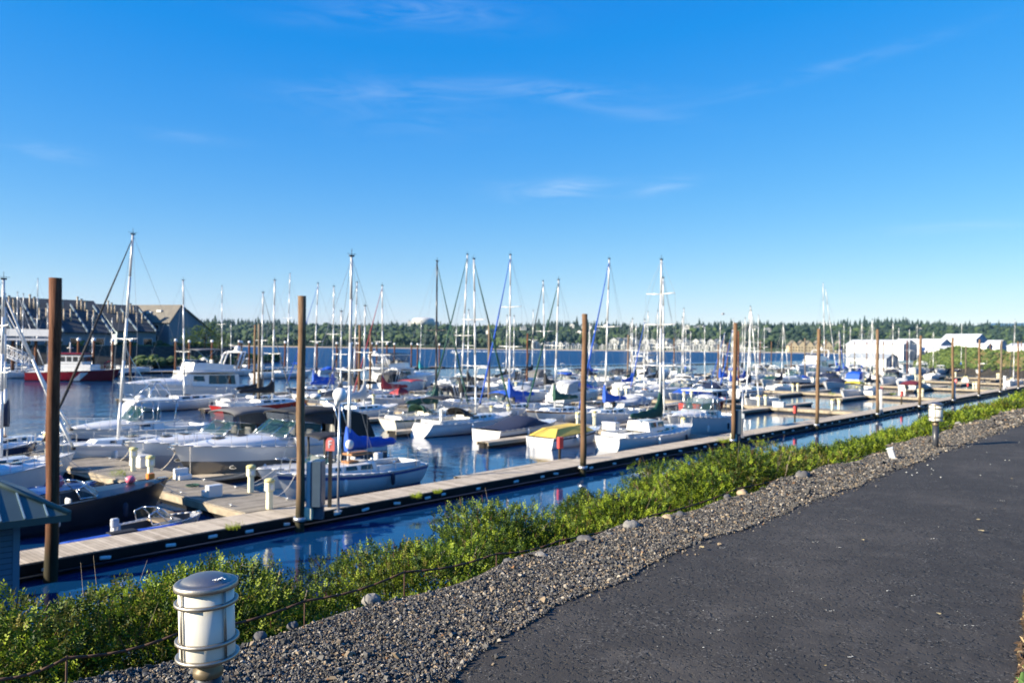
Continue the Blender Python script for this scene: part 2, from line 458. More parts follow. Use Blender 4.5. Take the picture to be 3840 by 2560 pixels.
def strip(name, m, ql, qr, z, kind="structure", s0=-6, s1=250, cols=1, crown=0.0):
    sv = list(np.arange(s0, 30, 0.12)) + list(np.arange(30, s1, 2.0))
    vs, fs = [], []
    for s in sv:
        a, c = qr(s), ql(s)
        for k in range(cols + 1):
            f_ = k / cols
            vs.append(tuple(W(s, a + (c - a) * f_, z + crown * math.sin(math.pi * f_))))
    w_ = cols + 1
    for i in range(len(sv) - 1):
        for k in range(cols):
            j = i * w_ + k
            fs.append((j, j + w_, j + w_ + 1, j + 1))
    mb = MB(); mb.add(vs, fs)
    return tag(mb.build(name, m), kind=kind)
M_ASPH = asphalt_mat()
strip("path", M_ASPH, pl, pr, 5.045, cols=8, crown=0.02)
# the path's own broken edge, a few centimetres thick
mb = MB(); sv = np.arange(-4, 40, 0.05)
for i in range(len(sv) - 1):
    a, c = sv[i], sv[i + 1]
    qa, qc = pl(a), pl(c)
    mb.add([W(a, qa, 5.045), W(c, qc, 5.045), W(c, qc + 0.05 + 0.02 * math.sin(c * 17), 5.0), W(a, qa + 0.05 + 0.02 * math.sin(a * 17), 5.0)], [(0, 1, 2, 3)])
tag(mb.build("path_edge", M_ASPH), kind="structure")
M_GRAV = gravel_mat("gravel_bed", 80)
strip("gravel_ground", M_GRAV, lambda s: ge(s) + 0.06, lambda s: pl(s) - 0.3, 5.022)
M_VERGE = soil_mat("dry_verge", (0.035, 0.024, 0.013), (0.20, 0.14, 0.075), 22.0, 1.0)
strip("verge_ground", M_VERGE, lambda s: pr(s) + 0.02, lambda s: -6.0, 5.05)

# loose stones: irregular eight-cornered pebbles
def pebble_template(k):
    base = np.array([[-1, -1, -1], [1, -1, -1], [1, 1, -1], [-1, 1, -1], [-1, -1, 1], [1, -1, 1], [1, 1, 1], [-1, 1, 1]], float) * 0.5
    r = np.random.default_rng(k)
    v = base * r.uniform(0.62, 1.15, (8, 3)) + r.uniform(-.12, .12, (8, 3))
    v[4:, :2] *= r.uniform(0.5, 0.85)
    q = np.array([[3, 2, 1, 0], [4, 5, 6, 7], [0, 1, 5, 4], [1, 2, 6, 5], [2, 3, 7, 6], [3, 0, 4, 7]])
    return v, q
PEB = [pebble_template(100 + k) for k in range(8)]
def rot_mats(n, tilt):
    az = RNG.uniform(0, 2 * np.pi, n); ax = RNG.normal(0, tilt, n); ay = RNG.normal(0, tilt, n)
    ca, sa, cx, sx, cy, sy = np.cos(az), np.sin(az), np.cos(ax), np.sin(ax), np.cos(ay), np.sin(ay)
    Z = np.zeros((n, 3, 3)); Z[:, 0, 0] = ca; Z[:, 0, 1] = -sa; Z[:, 1, 0] = sa; Z[:, 1, 1] = ca; Z[:, 2, 2] = 1
    X = np.zeros((n, 3, 3)); X[:, 0, 0] = 1; X[:, 1, 1] = cx; X[:, 1, 2] = -sx; X[:, 2, 1] = sx; X[:, 2, 2] = cx
    Y = np.zeros((n, 3, 3)); Y[:, 1, 1] = 1; Y[:, 0, 0] = cy; Y[:, 0, 2] = sy; Y[:, 2, 0] = -sy; Y[:, 2, 2] = cy
    return X @ Y @ Z
def scatter_template(temps, pos, size, aspect, tilt, midx):
    """pos (n,3), size (n,), aspect (n,3): returns verts, quads, material index"""
    n = len(pos); R = rot_mats(n, tilt); which = RNG.integers(0, len(temps), n)
    VV, QQ, MM = [], [], []; off = 0
    for t, (tv, tq) in enumerate(temps):
        ii = np.nonzero(which == t)[0]
        if len(ii) == 0: continue
        a = (tv[None] * aspect[ii][:, None, :] * size[ii][:, None, None])
        a = np.einsum('nij,nkj->nki', R[ii], a) + pos[ii][:, None, :]
        VV.append(a.reshape(-1, 3)); k = len(tv)
        QQ.append((tq[None] + (np.arange(len(ii)) * k)[:, None, None] + off).reshape(-1, tq.shape[1])); off += k * len(ii)
        MM.append(np.repeat(midx[ii], len(tq)))
    return np.concatenate(VV), np.concatenate(QQ), np.concatenate(MM)
STONE_M = [mat("stone_charcoal", (0.045, 0.043, 0.041), 0.85, var=0.4, vscale=9), mat("stone_grey", (0.098, 0.093, 0.086), 0.85, var=0.35, vscale=9),
           mat("stone_tan", (0.21, 0.16, 0.105), 0.85, var=0.3, vscale=9), mat("stone_pale", (0.30, 0.265, 0.215), 0.8, var=0.2, vscale=9), mat("stone_rust", (0.20, 0.10, 0.04), 0.85, var=0.3)]
Ss, Qs, Zs = [], [], []
def field(s0, s1, dens, size, sg, edge=0.0):
    n = int((s1 - s0) * 1.75 * dens)
    s = RNG.uniform(s0, s1, n); f_ = RNG.uniform(-0.04, 1.03, n)
    a = np.array([pl(x) for x in s]); g = np.array([ge(x) for x in s])
    w_ = g - a; keep = RNG.uniform(0, 1.75, n) < w_
    s, f_, a, w_ = s[keep], f_[keep], a[keep], w_[keep]
    Ss.append(s); Qs.append(a + f_ * w_); Zs.append(size * RNG.lognormal(0, sg, len(s)))
field(-2.5, 4.5, 17000, 0.0078, 0.42)
field(-2.5, 9, 160, 0.018, 0.3)
field(4.5, 9, 11500, 0.0086, 0.42)
field(9, 20, 4200, 0.0125, 0.4)
field(20, 60, 500, 0.024, 0.4)
sp_s = RNG.uniform(-1, 22, 1500); Ss.append(sp_s); Qs.append(np.array([pl(x) for x in sp_s]) - np.abs(RNG.normal(0, .07, 1500))); Zs.append(.0075 * RNG.lognormal(0, .4, 1500) * (1 + sp_s / 15))   # stones strewn over the path's edge
s_, q_, z_ = map(np.concatenate, (Ss, Qs, Zs))
on_path = q_ < np.array([pl(x) for x in s_])
n_ = len(s_)
pos = np.stack([U.x * s_ + V.x * q_, U.y * s_ + V.y * q_, np.where(on_path, 5.049, 5.024) + z_ * RNG.uniform(0.15, 0.8, n_)], 1)
asp = np.stack([RNG.uniform(0.9, 1.6, n_), RNG.uniform(0.7, 1.1, n_), RNG.uniform(0.45, 0.85, n_)], 1)
mi = RNG.choice(5, n_, p=[0.42, 0.36, 0.14, 0.07, 0.01])
rust = (np.hypot(s_ - 1.9, (q_ - 2.95) * 1.3) < 0.30) & (RNG.uniform(0, 1, n_) < 0.22); mi[rust] = 4
vv, qq, mm = scatter_template(PEB, pos, z_, asp, 0.5, mi)
tag(np_mesh("gravel", vv, qq, STONE_M, mm), kind="stuff")

# dry mulch and needles on the verge
n_ = 16000
s_ = RNG.uniform(2.0, 8.5, n_); q_ = np.array([pr(x) for x in s_]) + 0.01 - np.abs(RNG.normal(0, 0.35, n_))
z_ = RNG.lognormal(0, 0.4, n_) * 0.013
pos = np.stack([U.x * s_ + V.x * q_, U.y * s_ + V.y * q_, 5.056 + z_ * RNG.uniform(0.1, 1.2, n_)], 1)
asp = np.stack([RNG.uniform(1.2, 4.0, n_), RNG.uniform(0.3, 0.9, n_), RNG.uniform(0.2, 0.5, n_)], 1)
MUL = [mat("mulch_brown", (0.07, 0.04, 0.02), 0.9, var=0.3), mat("straw", (0.30, 0.22, 0.11), 0.9, var=0.3), mat("mulch_dark", (0.03, 0.02, 0.012), 0.9), mat("sprout_green", (0.06, 0.12, 0.02), 0.8)]
vv, qq, mm = scatter_template(PEB, pos, z_, asp, 0.5, RNG.choice(4, n_, p=[0.45, 0.25, 0.27, 0.03]))
tag(np_mesh("mulch", vv, qq, MUL, mm), kind="stuff")

# ------------------------------------------------------------------ boulders along the gravel's outer edge (each a thing)
ROCK_G = mat("boulder_grey", (0.20, 0.19, 0.175), 0.9, var=0.35, vscale=6, bump=0.8, bscale=14, dirt=(0.07, 0.06, 0.05), dscale=5)
ROCK_T = mat("boulder_tan", (0.30, 0.23, 0.15), 0.9, var=0.3, vscale=6, bump=0.8, bscale=14)
ROCK_D = mat("boulder_dark", (0.09, 0.088, 0.09), 0.9, var=0.35, vscale=6, bump=0.8, bscale=14)
def boulder(x, y, wpx, m, label, zc=0.32, k=0):
    p = at(x, y, 5.0); D = p.y; w = wpx / F_PX * D
    r = np.random.default_rng(k + 50)
    mb = MB(); mb.smooth = False
    rings = []; ph = r.uniform(0, 6.28, 6)
    for i in range(1, 8):
        a = math.pi * i / 8 - math.pi / 2
        rings.append([(math.cos(a) * math.cos(t) * w / 2 * (1 + .18 * math.sin(2 * t + ph[0]) + .10 * math.sin(3 * t + ph[1] + i)), math.cos(a) * math.sin(t) * w * .42 * (1 + .15 * math.sin(3 * t + ph[2])), math.sin(a) * w * zc * (1 + .15 * math.sin(2 * t + ph[3] + i * .5))) for t in [2 * math.pi * j / 12 for j in range(12)]])
    mb.smooth = True; mb.loft(rings)
    o = mb.build("boulder", m, loc=p + Vector((0, 0, w * zc * 0.45)))
    o.rotation_euler = (0, 0, r.uniform(0, 6))
    return tag(o, label, "boulder", "boulders edging the gravel strip")
for k, (x, y, w_, m_, lb) in enumerate([
    (2365, 1985, 76, ROCK_G, "rounded grey boulder at the gravel's edge, larger than the tan rock on its right"),
    (2505, 1952, 52, ROCK_T, "smooth tan rock between the big grey boulder and the gravel's next corner"),
    (2552, 1940, 50, ROCK_D, "low dark rock touching the right side of the smooth tan rock"),
    (2785, 1855, 45, ROCK_T, "orange-tan rock with a small dark rock just left of it"),
    (2728, 1868, 34, ROCK_D, "small dark rock just left of the orange-tan rock"),
    (3010, 1795, 66, ROCK_D, "wide flat dark boulder beside the rusty cable, below the yellowest shrubs"),
    (1392, 2262, 80, ROCK_G, "brown-grey boulder half buried where the gravel meets the shrubs, nearest the middle cable post"),
    (1098, 2352, 50, ROCK_D, "upright dark grey stone standing by the shrubs, right of the steel bollard light"),
    (975, 2395, 62, ROCK_D, "dark stone with a tilted top, closest boulder to the steel bollard light"),
    (1905, 2112, 46, ROCK_D, "brown knobbly rock, left of two pale rocks on the gravel rim"),
    (2030, 2095, 56, ROCK_G, "broken pale rock between two brown rocks on the gravel rim"),
    (2195, 2035, 62, ROCK_D, "wide brownish rock on the gravel rim, left of the rounded grey boulder"),
    (3595, 1592, 26, ROCK_G, "small grey boulder on the gravel rim beyond the far bollard light"),
    (2285, 2012, 36, ROCK_G, "small pale rock tucked against the left of the rounded grey boulder")]):
    boulder(x, y, w_, m_, lb, k=k)

# ------------------------------------------------------------------ shrubs on the bank: sprigs of pinnate leaves, reddish flower spikes
def leaf_mat(name, c, tr=0.25):
    m, n, l, b = node_mat(name)
    t = n.new("ShaderNodeTexCoord")
    nz = n.new("ShaderNodeTexNoise"); nz.inputs["Scale"].default_value = 1.3; nz.inputs["Detail"].default_value = 4
    l.new(t.outputs["Object"], nz.inputs["Vector"])
    mr = n.new("ShaderNodeMapRange"); mr.inputs[1].default_value = .3; mr.inputs[2].default_value = .7; mr.inputs[3].default_value = .6; mr.inputs[4].default_value = 1.4
    l.new(nz.outputs[0], mr.inputs[0])
    vm = n.new("ShaderNodeVectorMath"); vm.operation = 'SCALE'; vm.inputs[0].default_value = c; l.new(mr.outputs[0], vm.inputs["Scale"])
    b.inputs["Roughness"].default_value = 0.6; b.inputs["Specular IOR Level"].default_value = 0.25
    l.new(vm.outputs[0], b.inputs["Base Color"])
    tl = n.new("ShaderNodeBsdfTranslucent"); l.new(vm.outputs[0], tl.inputs[0])
    mxs = n.new("ShaderNodeMixShader"); mxs.inputs[0].default_value = tr
    l.new(b.outputs[0], mxs.inputs[1]); l.new(tl.outputs[0], mxs.inputs[2])
    l.new(mxs.outputs[0], n["Material Output"].inputs[0])
    return m
LEAF = [leaf_mat("leaf_bright", (0.21, 0.27, 0.018)), leaf_mat("leaf_mid", (0.095, 0.150, 0.012)), leaf_mat("leaf_deep", (0.028, 0.056, 0.008)),
        mat("flower_spike", (0.16, 0.065, 0.03), 0.8, var=0.3), mat("twig", (0.16, 0.13, 0.095), 0.85), leaf_mat("leaf_olive", (0.13, 0.12, 0.022))]
def shrubs():
    VV, MI = [], []
    lumps = []
    for (s0, s1, n) in ((-3.5, 12, 120), (12, 40, 210), (40, 110, 260), (110, 200, 180)):
        for _ in range(n):
            s = random.uniform(s0, s1); q = random.choice([random.uniform(4.7, 6.2), random.uniform(5.2, 10.2)])
            lumps.append((s, q))
    for (s, q) in lumps:
        r = random.uniform(0.38, 0.85) * (1.0 if s < 40 else 1.25)
        if s < 9 and q < 5.0: q += 0.3
        gz = float(ground_z(s, q))
        lim = 6.7 - (0.305 - 0.022 * max(0.0, min(1.0, (7 - s) / 4))) * q - 0.12 + 0.22 * math.sin(s * 1.1 + q) * math.sin(s * .47) - 0.28 * max(0.0, min(1.0, (s - 11) / 8))       # the shrubs are cut to about this line, leaving the water in view
        top = min(gz + random.uniform(0.75, 1.5), lim + random.uniform(-0.45, 0.14) + 0.14 * max(0, math.sin(s * 0.21 - 0.6)) ** 3)
        if q < 5.2: top = min(top, gz + 0.85)
        top = max(top, gz + 0.45)
        c = W(s, q, 0); D = max(3.0, math.hypot(c.x, c.y))
        if c.y < 1.0: continue
        lw = max(0.014, D * 0.0013); ll = lw * 1.9           # leaflet size
        nleaf = 7
        n = int(min(700, 220 * (r / 0.55) ** 2 * (0.05 / lw) ** 1.25)) if D > 9 else int(640 * (r / 0.55) ** 2)
        hh = top - gz
        # sprig roots on a bumpy shell
        th = RNG.uniform(0, 2 * np.pi, n); ph = np.arccos(RNG.uniform(-0.25, 1, n)); rr = r * (1 - np.abs(RNG.normal(0, 0.22, n))) * (1 + .18 * np.sin(3 * th + s) * np.sin(2 * ph))
        base = np.stack([np.cos(th) * np.sin(ph) * rr, np.sin(th) * np.sin(ph) * rr, np.cos(ph) * rr * 0.62 + top - r * .62], 1)
        base[:, 0] += c.x; base[:, 1] += c.y
        dirs = np.stack([np.cos(th) * np.sin(ph), np.sin(th) * np.sin(ph), np.cos(ph) + 0.7], 1) + RNG.normal(0, 0.45, (n, 3))
        dirs /= np.linalg.norm(dirs, axis=1, keepdims=True)
        side = np.cross(dirs, RNG.normal(0, 1, (n, 3))); side /= np.linalg.norm(side, axis=1, keepdims=True) + 1e-9
        nrm = np.cross(dirs, side)
        mbase = RNG.choice(random.choice(([0, 0, 1, 1, 2, 2], [0, 1, 2, 2, 2, 2], [0, 0, 0, 1, 1, 2], [0, 1, 5, 5, 2, 2])), n)
        for k in range(nleaf):
            sg = 1 if k % 2 else -1
            o = base + dirs * (ll * 0.75 * (k // 2 + 0.4))[..., None] if False else base + dirs * (ll * 0.62 * (k // 2 + 0.4))
            tipd = side * sg * (0.9 if k < nleaf - 1 else 0.0) + dirs * (0.45 if k < nleaf - 1 else 1.0) + RNG.normal(0, .16, (n, 3))
            tipd /= np.linalg.norm(tipd, axis=1, keepdims=True)
            wd = np.cross(tipd, nrm + RNG.normal(0, .35, (n, 3))); wd /= np.linalg.norm(wd, axis=1, keepdims=True) + 1e-9
            a = o; m_ = o + tipd * ll * 0.5
            VV.append(np.stack([a, m_ + wd * lw * .5, a + tipd * ll, m_ - wd * lw * .5], 1).reshape(-1, 3))
            MI.append(mbase)
        # flower spikes at some tips
        if hh > 0.5 and q < 8:
            ns = int(n * 0.045) + 1
            ii = RNG.integers(0, n, ns); up = dirs[ii] + np.array([0, 0, 0.8]); up /= np.linalg.norm(up, axis=1, keepdims=True)
            sd = np.cross(up, np.array([0.3, 1, 0])); sd /= np.linalg.norm(sd, axis=1, keepdims=True) + 1e-9
            for rot in (0, 1):
                s2 = sd if rot == 0 else np.cross(up, sd)
                o = base[ii] + up * ll * 0.5; L_ = max(0.085, ll * 1.6); w2 = max(0.007, lw * .55)
                VV.append(np.stack([o - s2 * w2 * .6, o + s2 * w2 * .6, o + up * L_ + s2 * w2 * .2, o + up * L_ - s2 * w2 * .2], 1).reshape(-1, 3))
                MI.append(np.full(ns, 3))
        # woody stems rising from the ground
        nst = 6 if D < 25 else 2
        for _ in range(nst):
            a0 = random.uniform(0, 6.28); p0 = np.array([c.x + random.uniform(-.15, .15), c.y + random.uniform(-.15, .15), gz - .05])
            p1 = np.array([c.x + math.cos(a0) * r * .7, c.y + math.sin(a0) * r * .7, top - r * .15])
            d = p1 - p0; sd = np.array([d[1], -d[0], 0.0]); sd /= np.linalg.norm(sd) + 1e-9; w2 = 0.006 + D * .0002
            sd = np.array([0.8, -0.2, 0]) if np.linalg.norm(sd) < .1 else sd
            VV.append(np.array([p0 - sd * w2, p0 + sd * w2, p1 + sd * w2 * .5, p1 - sd * w2 * .5])); MI.append(np.array([4]))
        if D < 22 and q < 8 and random.random() < .22:          # bare stems standing clear of the leaves
            for _ in range(2):
                a0 = random.uniform(0, 6.28); p0 = np.array([c.x + math.cos(a0) * r * .4, c.y + math.sin(a0) * r * .4, top - .3]); p1 = p0 + np.array([math.cos(a0) * .25, math.sin(a0) * .25, random.uniform(.3, .5)])
                w2 = 0.002 + D * .00012; sd = np.array([0.8, -0.3, 0]); VV.append(np.array([p0 - sd * w2, p0 + sd * w2, p1 + sd * w2 * .4, p1 - sd * w2 * .4])); MI.append(np.array([4]))
    # low green cover on the soil between the shrubs
    n = 60000
    s = np.concatenate([RNG.uniform(-3.5, 14, n // 2), RNG.uniform(14, 190, n // 2)]); q = RNG.uniform(4.12, 8.5, n)
    z = ground_z(s, q); x = U.x * s + V.x * q; y = U.y * s + V.y * q
    D = np.hypot(x, y); l_ = np.maximum(0.03, D * 0.0030)
    up = RNG.normal(0, .7, (n, 3)); up[:, 2] = 1.0; up /= np.linalg.norm(up, axis=1, keepdims=True)
    sd = np.cross(up, RNG.normal(0, 1, (n, 3))); sd /= np.linalg.norm(sd, axis=1, keepdims=True)
    o = np.stack([x, y, z - 0.03], 1); o[:, 2] += RNG.uniform(0, .16, n) * np.clip((q - 4.05) / 0.4, 0.1, 1)
    VV.append(np.stack([o, o + up * l_[:, None] * .5 + sd * l_[:, None] * .25, o + up * l_[:, None], o + up * l_[:, None] * .5 - sd * l_[:, None] * .25], 1).reshape(-1, 3))
    MI.append(RNG.choice([0, 1, 2], n, p=[.3, .4, .3]))
    v = np.concatenate(VV); m_ = np.concatenate(MI); nq_ = len(v) // 4
    print("shrub quads", nq_)
    return tag(np_mesh("shrubbery", v, np.arange(nq_ * 4).reshape(-1, 4), LEAF, m_), kind="stuff")
shrubs()

# ------------------------------------------------------------------ far shore: low beach, rising wooded hill
M_FARG = soil_mat("far_bank", (0.035, 0.06, 0.018), (0.10, 0.12, 0.045), 0.02, 0.2)
M_BEACH = mat("beach", (0.42, 0.34, 0.26), 0.95, var=0.25, vscale=0.02)
def hill_z(D): return float(np.interp(D, [1170, 1190, 1260, 1400, 2100, 3200], [-1, 1.6, 3.2, 8, 40, 46]))
def shore_D(x): return 1170 + 18 * math.sin(x * 0.006) - 0.06 * x + (60 * max(0, (x - 420) / 400))
mb = MB(); xs = np.arange(-2600, 2700, 65); Ds = [-6, 14, 60, 130, 300, 600, 930, 1500, 3500]; zz = [-0.8, 1.4, 3.0, 6, 18, 36, 54, 56, 50]
vs = [(x, shore_D(x) + d, z * ((.92 + .34 * min(1, max(0, (x - 100) / 700))) if d > 60 else 1)) for x in xs for d, z in zip(Ds, zz)]
n9 = len(Ds); fs = [(i * n9 + j, (i + 1) * n9 + j, (i + 1) * n9 + j + 1, i * n9 + j + 1) for i in range(len(xs) - 1) for j in range(n9 - 1)]
mb.add(vs, fs)
for k in range(len(fs)): mb.mi[k] = 1 if k % (n9 - 1) == 0 else 0
tag(mb.build("far_bank", [M_FARG, M_BEACH]), kind="structure")
TREE_M = [mat("conifer_dark", (0.008, 0.022, 0.012), 0.9, var=0.4, vscale=0.2), mat("conifer_mid", (0.012, 0.030, 0.013), 0.9, var=0.4, vscale=0.2),
          mat("broadleaf_mid", (0.024, 0.046, 0.013), 0.9, var=0.4, vscale=0.3), mat("broadleaf_light", (0.042, 0.070, 0.018), 0.9, var=0.4, vscale=0.3)]
def cone_tree(k):
    r = np.random.default_rng(k); V_, Q_ = [], []
    n, tiers = 7, 5
    for t in range(tiers):
        z0 = 0.12 + t * 0.16; rad_ = 0.19 * (1 - t / (tiers + .6)) ; zt = z0 + 0.30 * (1 - t * .08)
        o = len(V_)
        for j in range(n):
            a = 2 * np.pi * (j + t * .5) / n; rr = rad_ * r.uniform(0.7, 1.25)
            V_.append([math.cos(a) * rr, math.sin(a) * rr, z0 + r.uniform(-.03, .03)])
        V_.append([0, 0, min(zt, 1.0)])
        for j in range(n): Q_.append([o + j, o + (j + 1) % n, o + n, o + n])
    return np.array(V_), np.array(Q_)
def blob_tree(k):
    r = np.random.default_rng(k); V_, Q_ = [], []
    for L_ in range(7):
        c = np.array([r.uniform(-.22, .22), r.uniform(-.22, .22), r.uniform(.35, .78)]); R_ = r.uniform(.16, .28); o = len(V_)
        nn = 7
        for i, a in enumerate((-1.0, -.2, .6)):
            for j in range(nn):
                t = 2 * np.pi * j / nn + i; q_ = R_ * r.uniform(.75, 1.2)
                V_.append(c + np.array([math.cos(t) * math.cos(a) * q_, math.sin(t) * math.cos(a) * q_, math.sin(a) * q_]))
        V_.append(c + [0, 0, R_]); V_.append(c - [0, 0, R_])
        for i in range(2):
            for j in range(nn): Q_.append([o + i * nn + j, o + i * nn + (j + 1) % nn, o + (i + 1) * nn + (j + 1) % nn, o + (i + 1) * nn + j])
        for j in range(nn): Q_.append([o + 2 * nn + j, o + 2 * nn + (j + 1) % nn, o + 3 * nn, o + 3 * nn])
    return np.array(V_), np.array(Q_)
CT = [cone_tree(k) for k in range(5)]; BT = [blob_tree(k) for k in range(5)]
def tri_fix(q):   # repeated last index -> keep as quads only where real
    return q
def far_trees():
    VV, QQ, MM = [], [], []; off = 0
    def put(temps, pos, size, asp, mi):
        nonlocal off
        v, q, m_ = scatter_template(temps, pos, size, asp, 0.03, mi)
        VV.append(v); QQ.append(q + off); MM.append(m_); off += len(v)
    def zof(x, d): return np.interp(d, Ds, zz) * np.where(d > 60, .92 + .34 * np.clip((x - 100) / 700, 0, 1), 1)
    gap = lambda x, d: (d < 110) & (x > 25) & (x < 470)         # the built-up strip of shore
    # shoreline broadleaf belt
    n = 620; x = RNG.uniform(-900, 900, n); d = RNG.uniform(16, 95, n); k = ~gap(x, d); x, d = x[k], d[k]; n = len(x)
    sD = np.array([shore_D(a) for a in x]); size = RNG.uniform(11, 21, n)
    put(BT, np.stack([x, sD + d, zof(x, d) - 1], 1), size, np.stack([RNG.uniform(.8, 1.3, n)] * 2 + [np.ones(n)], 1), RNG.choice([0, 1, 2, 3], n, p=[.12, .2, .43, .25]))
    # broadleaf and mixed slope
    n = 2000; x = RNG.uniform(-1300, 1250, n); d = RNG.uniform(110, 700, n); sD = np.array([shore_D(a) for a in x]); size = RNG.uniform(11, 19, n)
    put(BT, np.stack([x, sD + d, zof(x, d) - 2], 1), size, np.stack([RNG.uniform(.9, 1.5, n)] * 2 + [np.ones(n)], 1), RNG.choice([0, 1, 2, 3], n, p=[.2, .35, .35, .10]))
    # conifers, many along the crest
    n = 3800; x = RNG.uniform(-1500, 1450, n); d = np.where(RNG.uniform(0, 1, n) < .7, RNG.uniform(650, 1100, n), RNG.uniform(115, 700, n)); sD = np.array([shore_D(a) for a in x])
    clump = 0.75 + 0.35 * np.sin(x * .011) * np.sin(x * .0043 + 1)
    size = RNG.uniform(12, 25, n) * clump * np.where(RNG.uniform(0, 1, n) < .12, 1.4, 1.0)
    put(CT, np.stack([x, sD + d, zof(x, d) - 1], 1), size, np.stack([RNG.uniform(.75, 1.25, n)] * 2 + [np.ones(n)], 1), RNG.choice([0, 1], n, p=[.6, .4]))
    v = np.concatenate(VV); q = np.concatenate(QQ); m_ = np.concatenate(MM)
    tri = q[:, 2] == q[:, 3]
    me = bpy.data.meshes.new("wooded_hillside")
    loops = np.concatenate([q[~tri].ravel(), q[tri][:, :3].ravel()])
    nqd, ntr = (~tri).sum(), tri.sum()
    me.vertices.add(len(v)); me.vertices.foreach_set("co", v.astype(np.float32).ravel())
    me.loops.add(len(loops)); me.loops.foreach_set("vertex_index", loops.astype(np.int32))
    me.polygons.add(nqd + ntr)
    me.polygons.foreach_set("loop_start", np.concatenate([np.arange(nqd) * 4, nqd * 4 + np.arange(ntr) * 3]).astype(np.int32))
    for mt in TREE_M: me.materials.append(mt)
    me.polygons.foreach_set("material_index", np.concatenate([m_[~tri], m_[tri]]).astype(np.int32))
    me.update(calc_edges=True)
    o = bpy.data.objects.new("forest", me); COL.objects.link(o); tag(o, kind="stuff")
far_trees()

# distant ridge on the right, the blue of haze painted into its colour
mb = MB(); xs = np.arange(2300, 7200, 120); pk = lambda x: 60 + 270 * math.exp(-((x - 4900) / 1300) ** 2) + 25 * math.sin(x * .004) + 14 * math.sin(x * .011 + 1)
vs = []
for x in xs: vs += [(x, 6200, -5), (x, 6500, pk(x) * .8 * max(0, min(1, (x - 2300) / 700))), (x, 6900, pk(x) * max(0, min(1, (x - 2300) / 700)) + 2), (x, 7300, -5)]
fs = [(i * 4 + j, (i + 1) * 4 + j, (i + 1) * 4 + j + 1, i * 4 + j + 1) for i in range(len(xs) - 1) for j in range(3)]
mb.smooth = True; mb.add(vs, fs); tag(mb.build("mountain_ridge", mat("ridge_haze_blue", (0.05, 0.12, 0.22), 0.95, var=0.15, vscale=.002)), kind="structure")
# ------------------------------------------------------------------ docks
def plank_mat(name, c1, c2, axis, pitch=0.145):
    m, n, l, b = node_mat(name)
    t = n.new("ShaderNodeTexCoord"); s = n.new("ShaderNodeSeparateXYZ"); l.new(t.outputs["Object"], s.inputs[0])
    dv = n.new("ShaderNodeMath"); dv.operation = 'DIVIDE'; dv.inputs[1].default_value = pitch; l.new(s.outputs[axis], dv.inputs[0])
    fl = n.new("ShaderNodeMath"); fl.operation = 'FLOOR'; l.new(dv.outputs[0], fl.inputs[0])
    fr = n.new("ShaderNodeMath"); fr.operation = 'FRACT'; l.new(dv.outputs[0], fr.inputs[0])
    wn_ = n.new("ShaderNodeTexWhiteNoise"); wn_.noise_dimensions = '1D'; l.new(fl.outputs[0], wn_.inputs["W"])
    nz = n.new("ShaderNodeTexNoise"); nz.inputs["Scale"].default_value = 2.2; nz.inputs["Detail"].default_value = 6; l.new(t.outputs["Object"], nz.inputs["Vector"])
    ad = n.new("ShaderNodeMath"); ad.operation = 'MULTIPLY_ADD'; ad.inputs[1].default_value = 0.55; l.new(wn_.outputs[0], ad.inputs[0]); l.new(nz.outputs[0], ad.inputs[2])
    cr = n.new("ShaderNodeValToRGB"); cr.color_ramp.elements[0].position = 0.35; cr.color_ramp.elements[1].position = 1.05
    cr.color_ramp.elements[0].color = (*c1, 1); cr.color_ramp.elements[1].color = (*c2, 1); l.new(ad.outputs[0], cr.inputs[0])
    gp = n.new("ShaderNodeMath"); gp.operation = 'LESS_THAN'; gp.inputs[1].default_value = 0.07; l.new(fr.outputs[0], gp.inputs[0])
    mi = n.new("ShaderNodeMixRGB"); mi.inputs[2].default_value = (0.02, 0.017, 0.013, 1); l.new(gp.outputs[0], mi.inputs[0]); l.new(cr.outputs[0], mi.inputs[1])
    l.new(mi.outputs[0], b.inputs["Base Color"]); b.inputs["Roughness"].default_value = 0.85; b.inputs["Specular IOR Level"].default_value = 0.3
    return m
M_PLX = plank_mat("dock_planks", (0.33, 0.27, 0.195), (0.56, 0.475, 0.36), 0)
M_PLY = plank_mat("walkway_planks", (0.17, 0.145, 0.11), (0.32, 0.28, 0.22), 0)
M_FLOAT = mat("black_float", (0.006, 0.006, 0.008), 0.5, spec=.2, var=0.4, vscale=1.2)
M_TIMB = mat("dock_timber", (0.30, 0.25, 0.18), 0.85, var=0.35, vscale=3)
M_TIMBD = mat("dark_timber", (0.014, 0.012, 0.011), 0.8, spec=.25, var=0.4, vscale=3)
M_GALV = mat("galvanised", (0.55, 0.56, 0.57), 0.35, metal=0.8, var=0.15)
M_WHITE = mat("white_paint", (0.80, 0.80, 0.78), 0.35)
M_CREAM = mat("cream_plastic", (0.74, 0.72, 0.52), 0.45, var=0.06)
M_CREAMY = mat("yellowed_plastic", (0.62, 0.54, 0.22), 0.5, var=0.1)
M_RED = mat("red_paint", (0.55, 0.06, 0.05), 0.45, var=0.15)
M_BLACK = mat("black_rubber", (0.012, 0.012, 0.013), 0.6)
M_GLASSLAMP = mat("opal_glass", (0.82, 0.84, 0.84), 0.12)
DK = 0.50                                            # deck height over the water

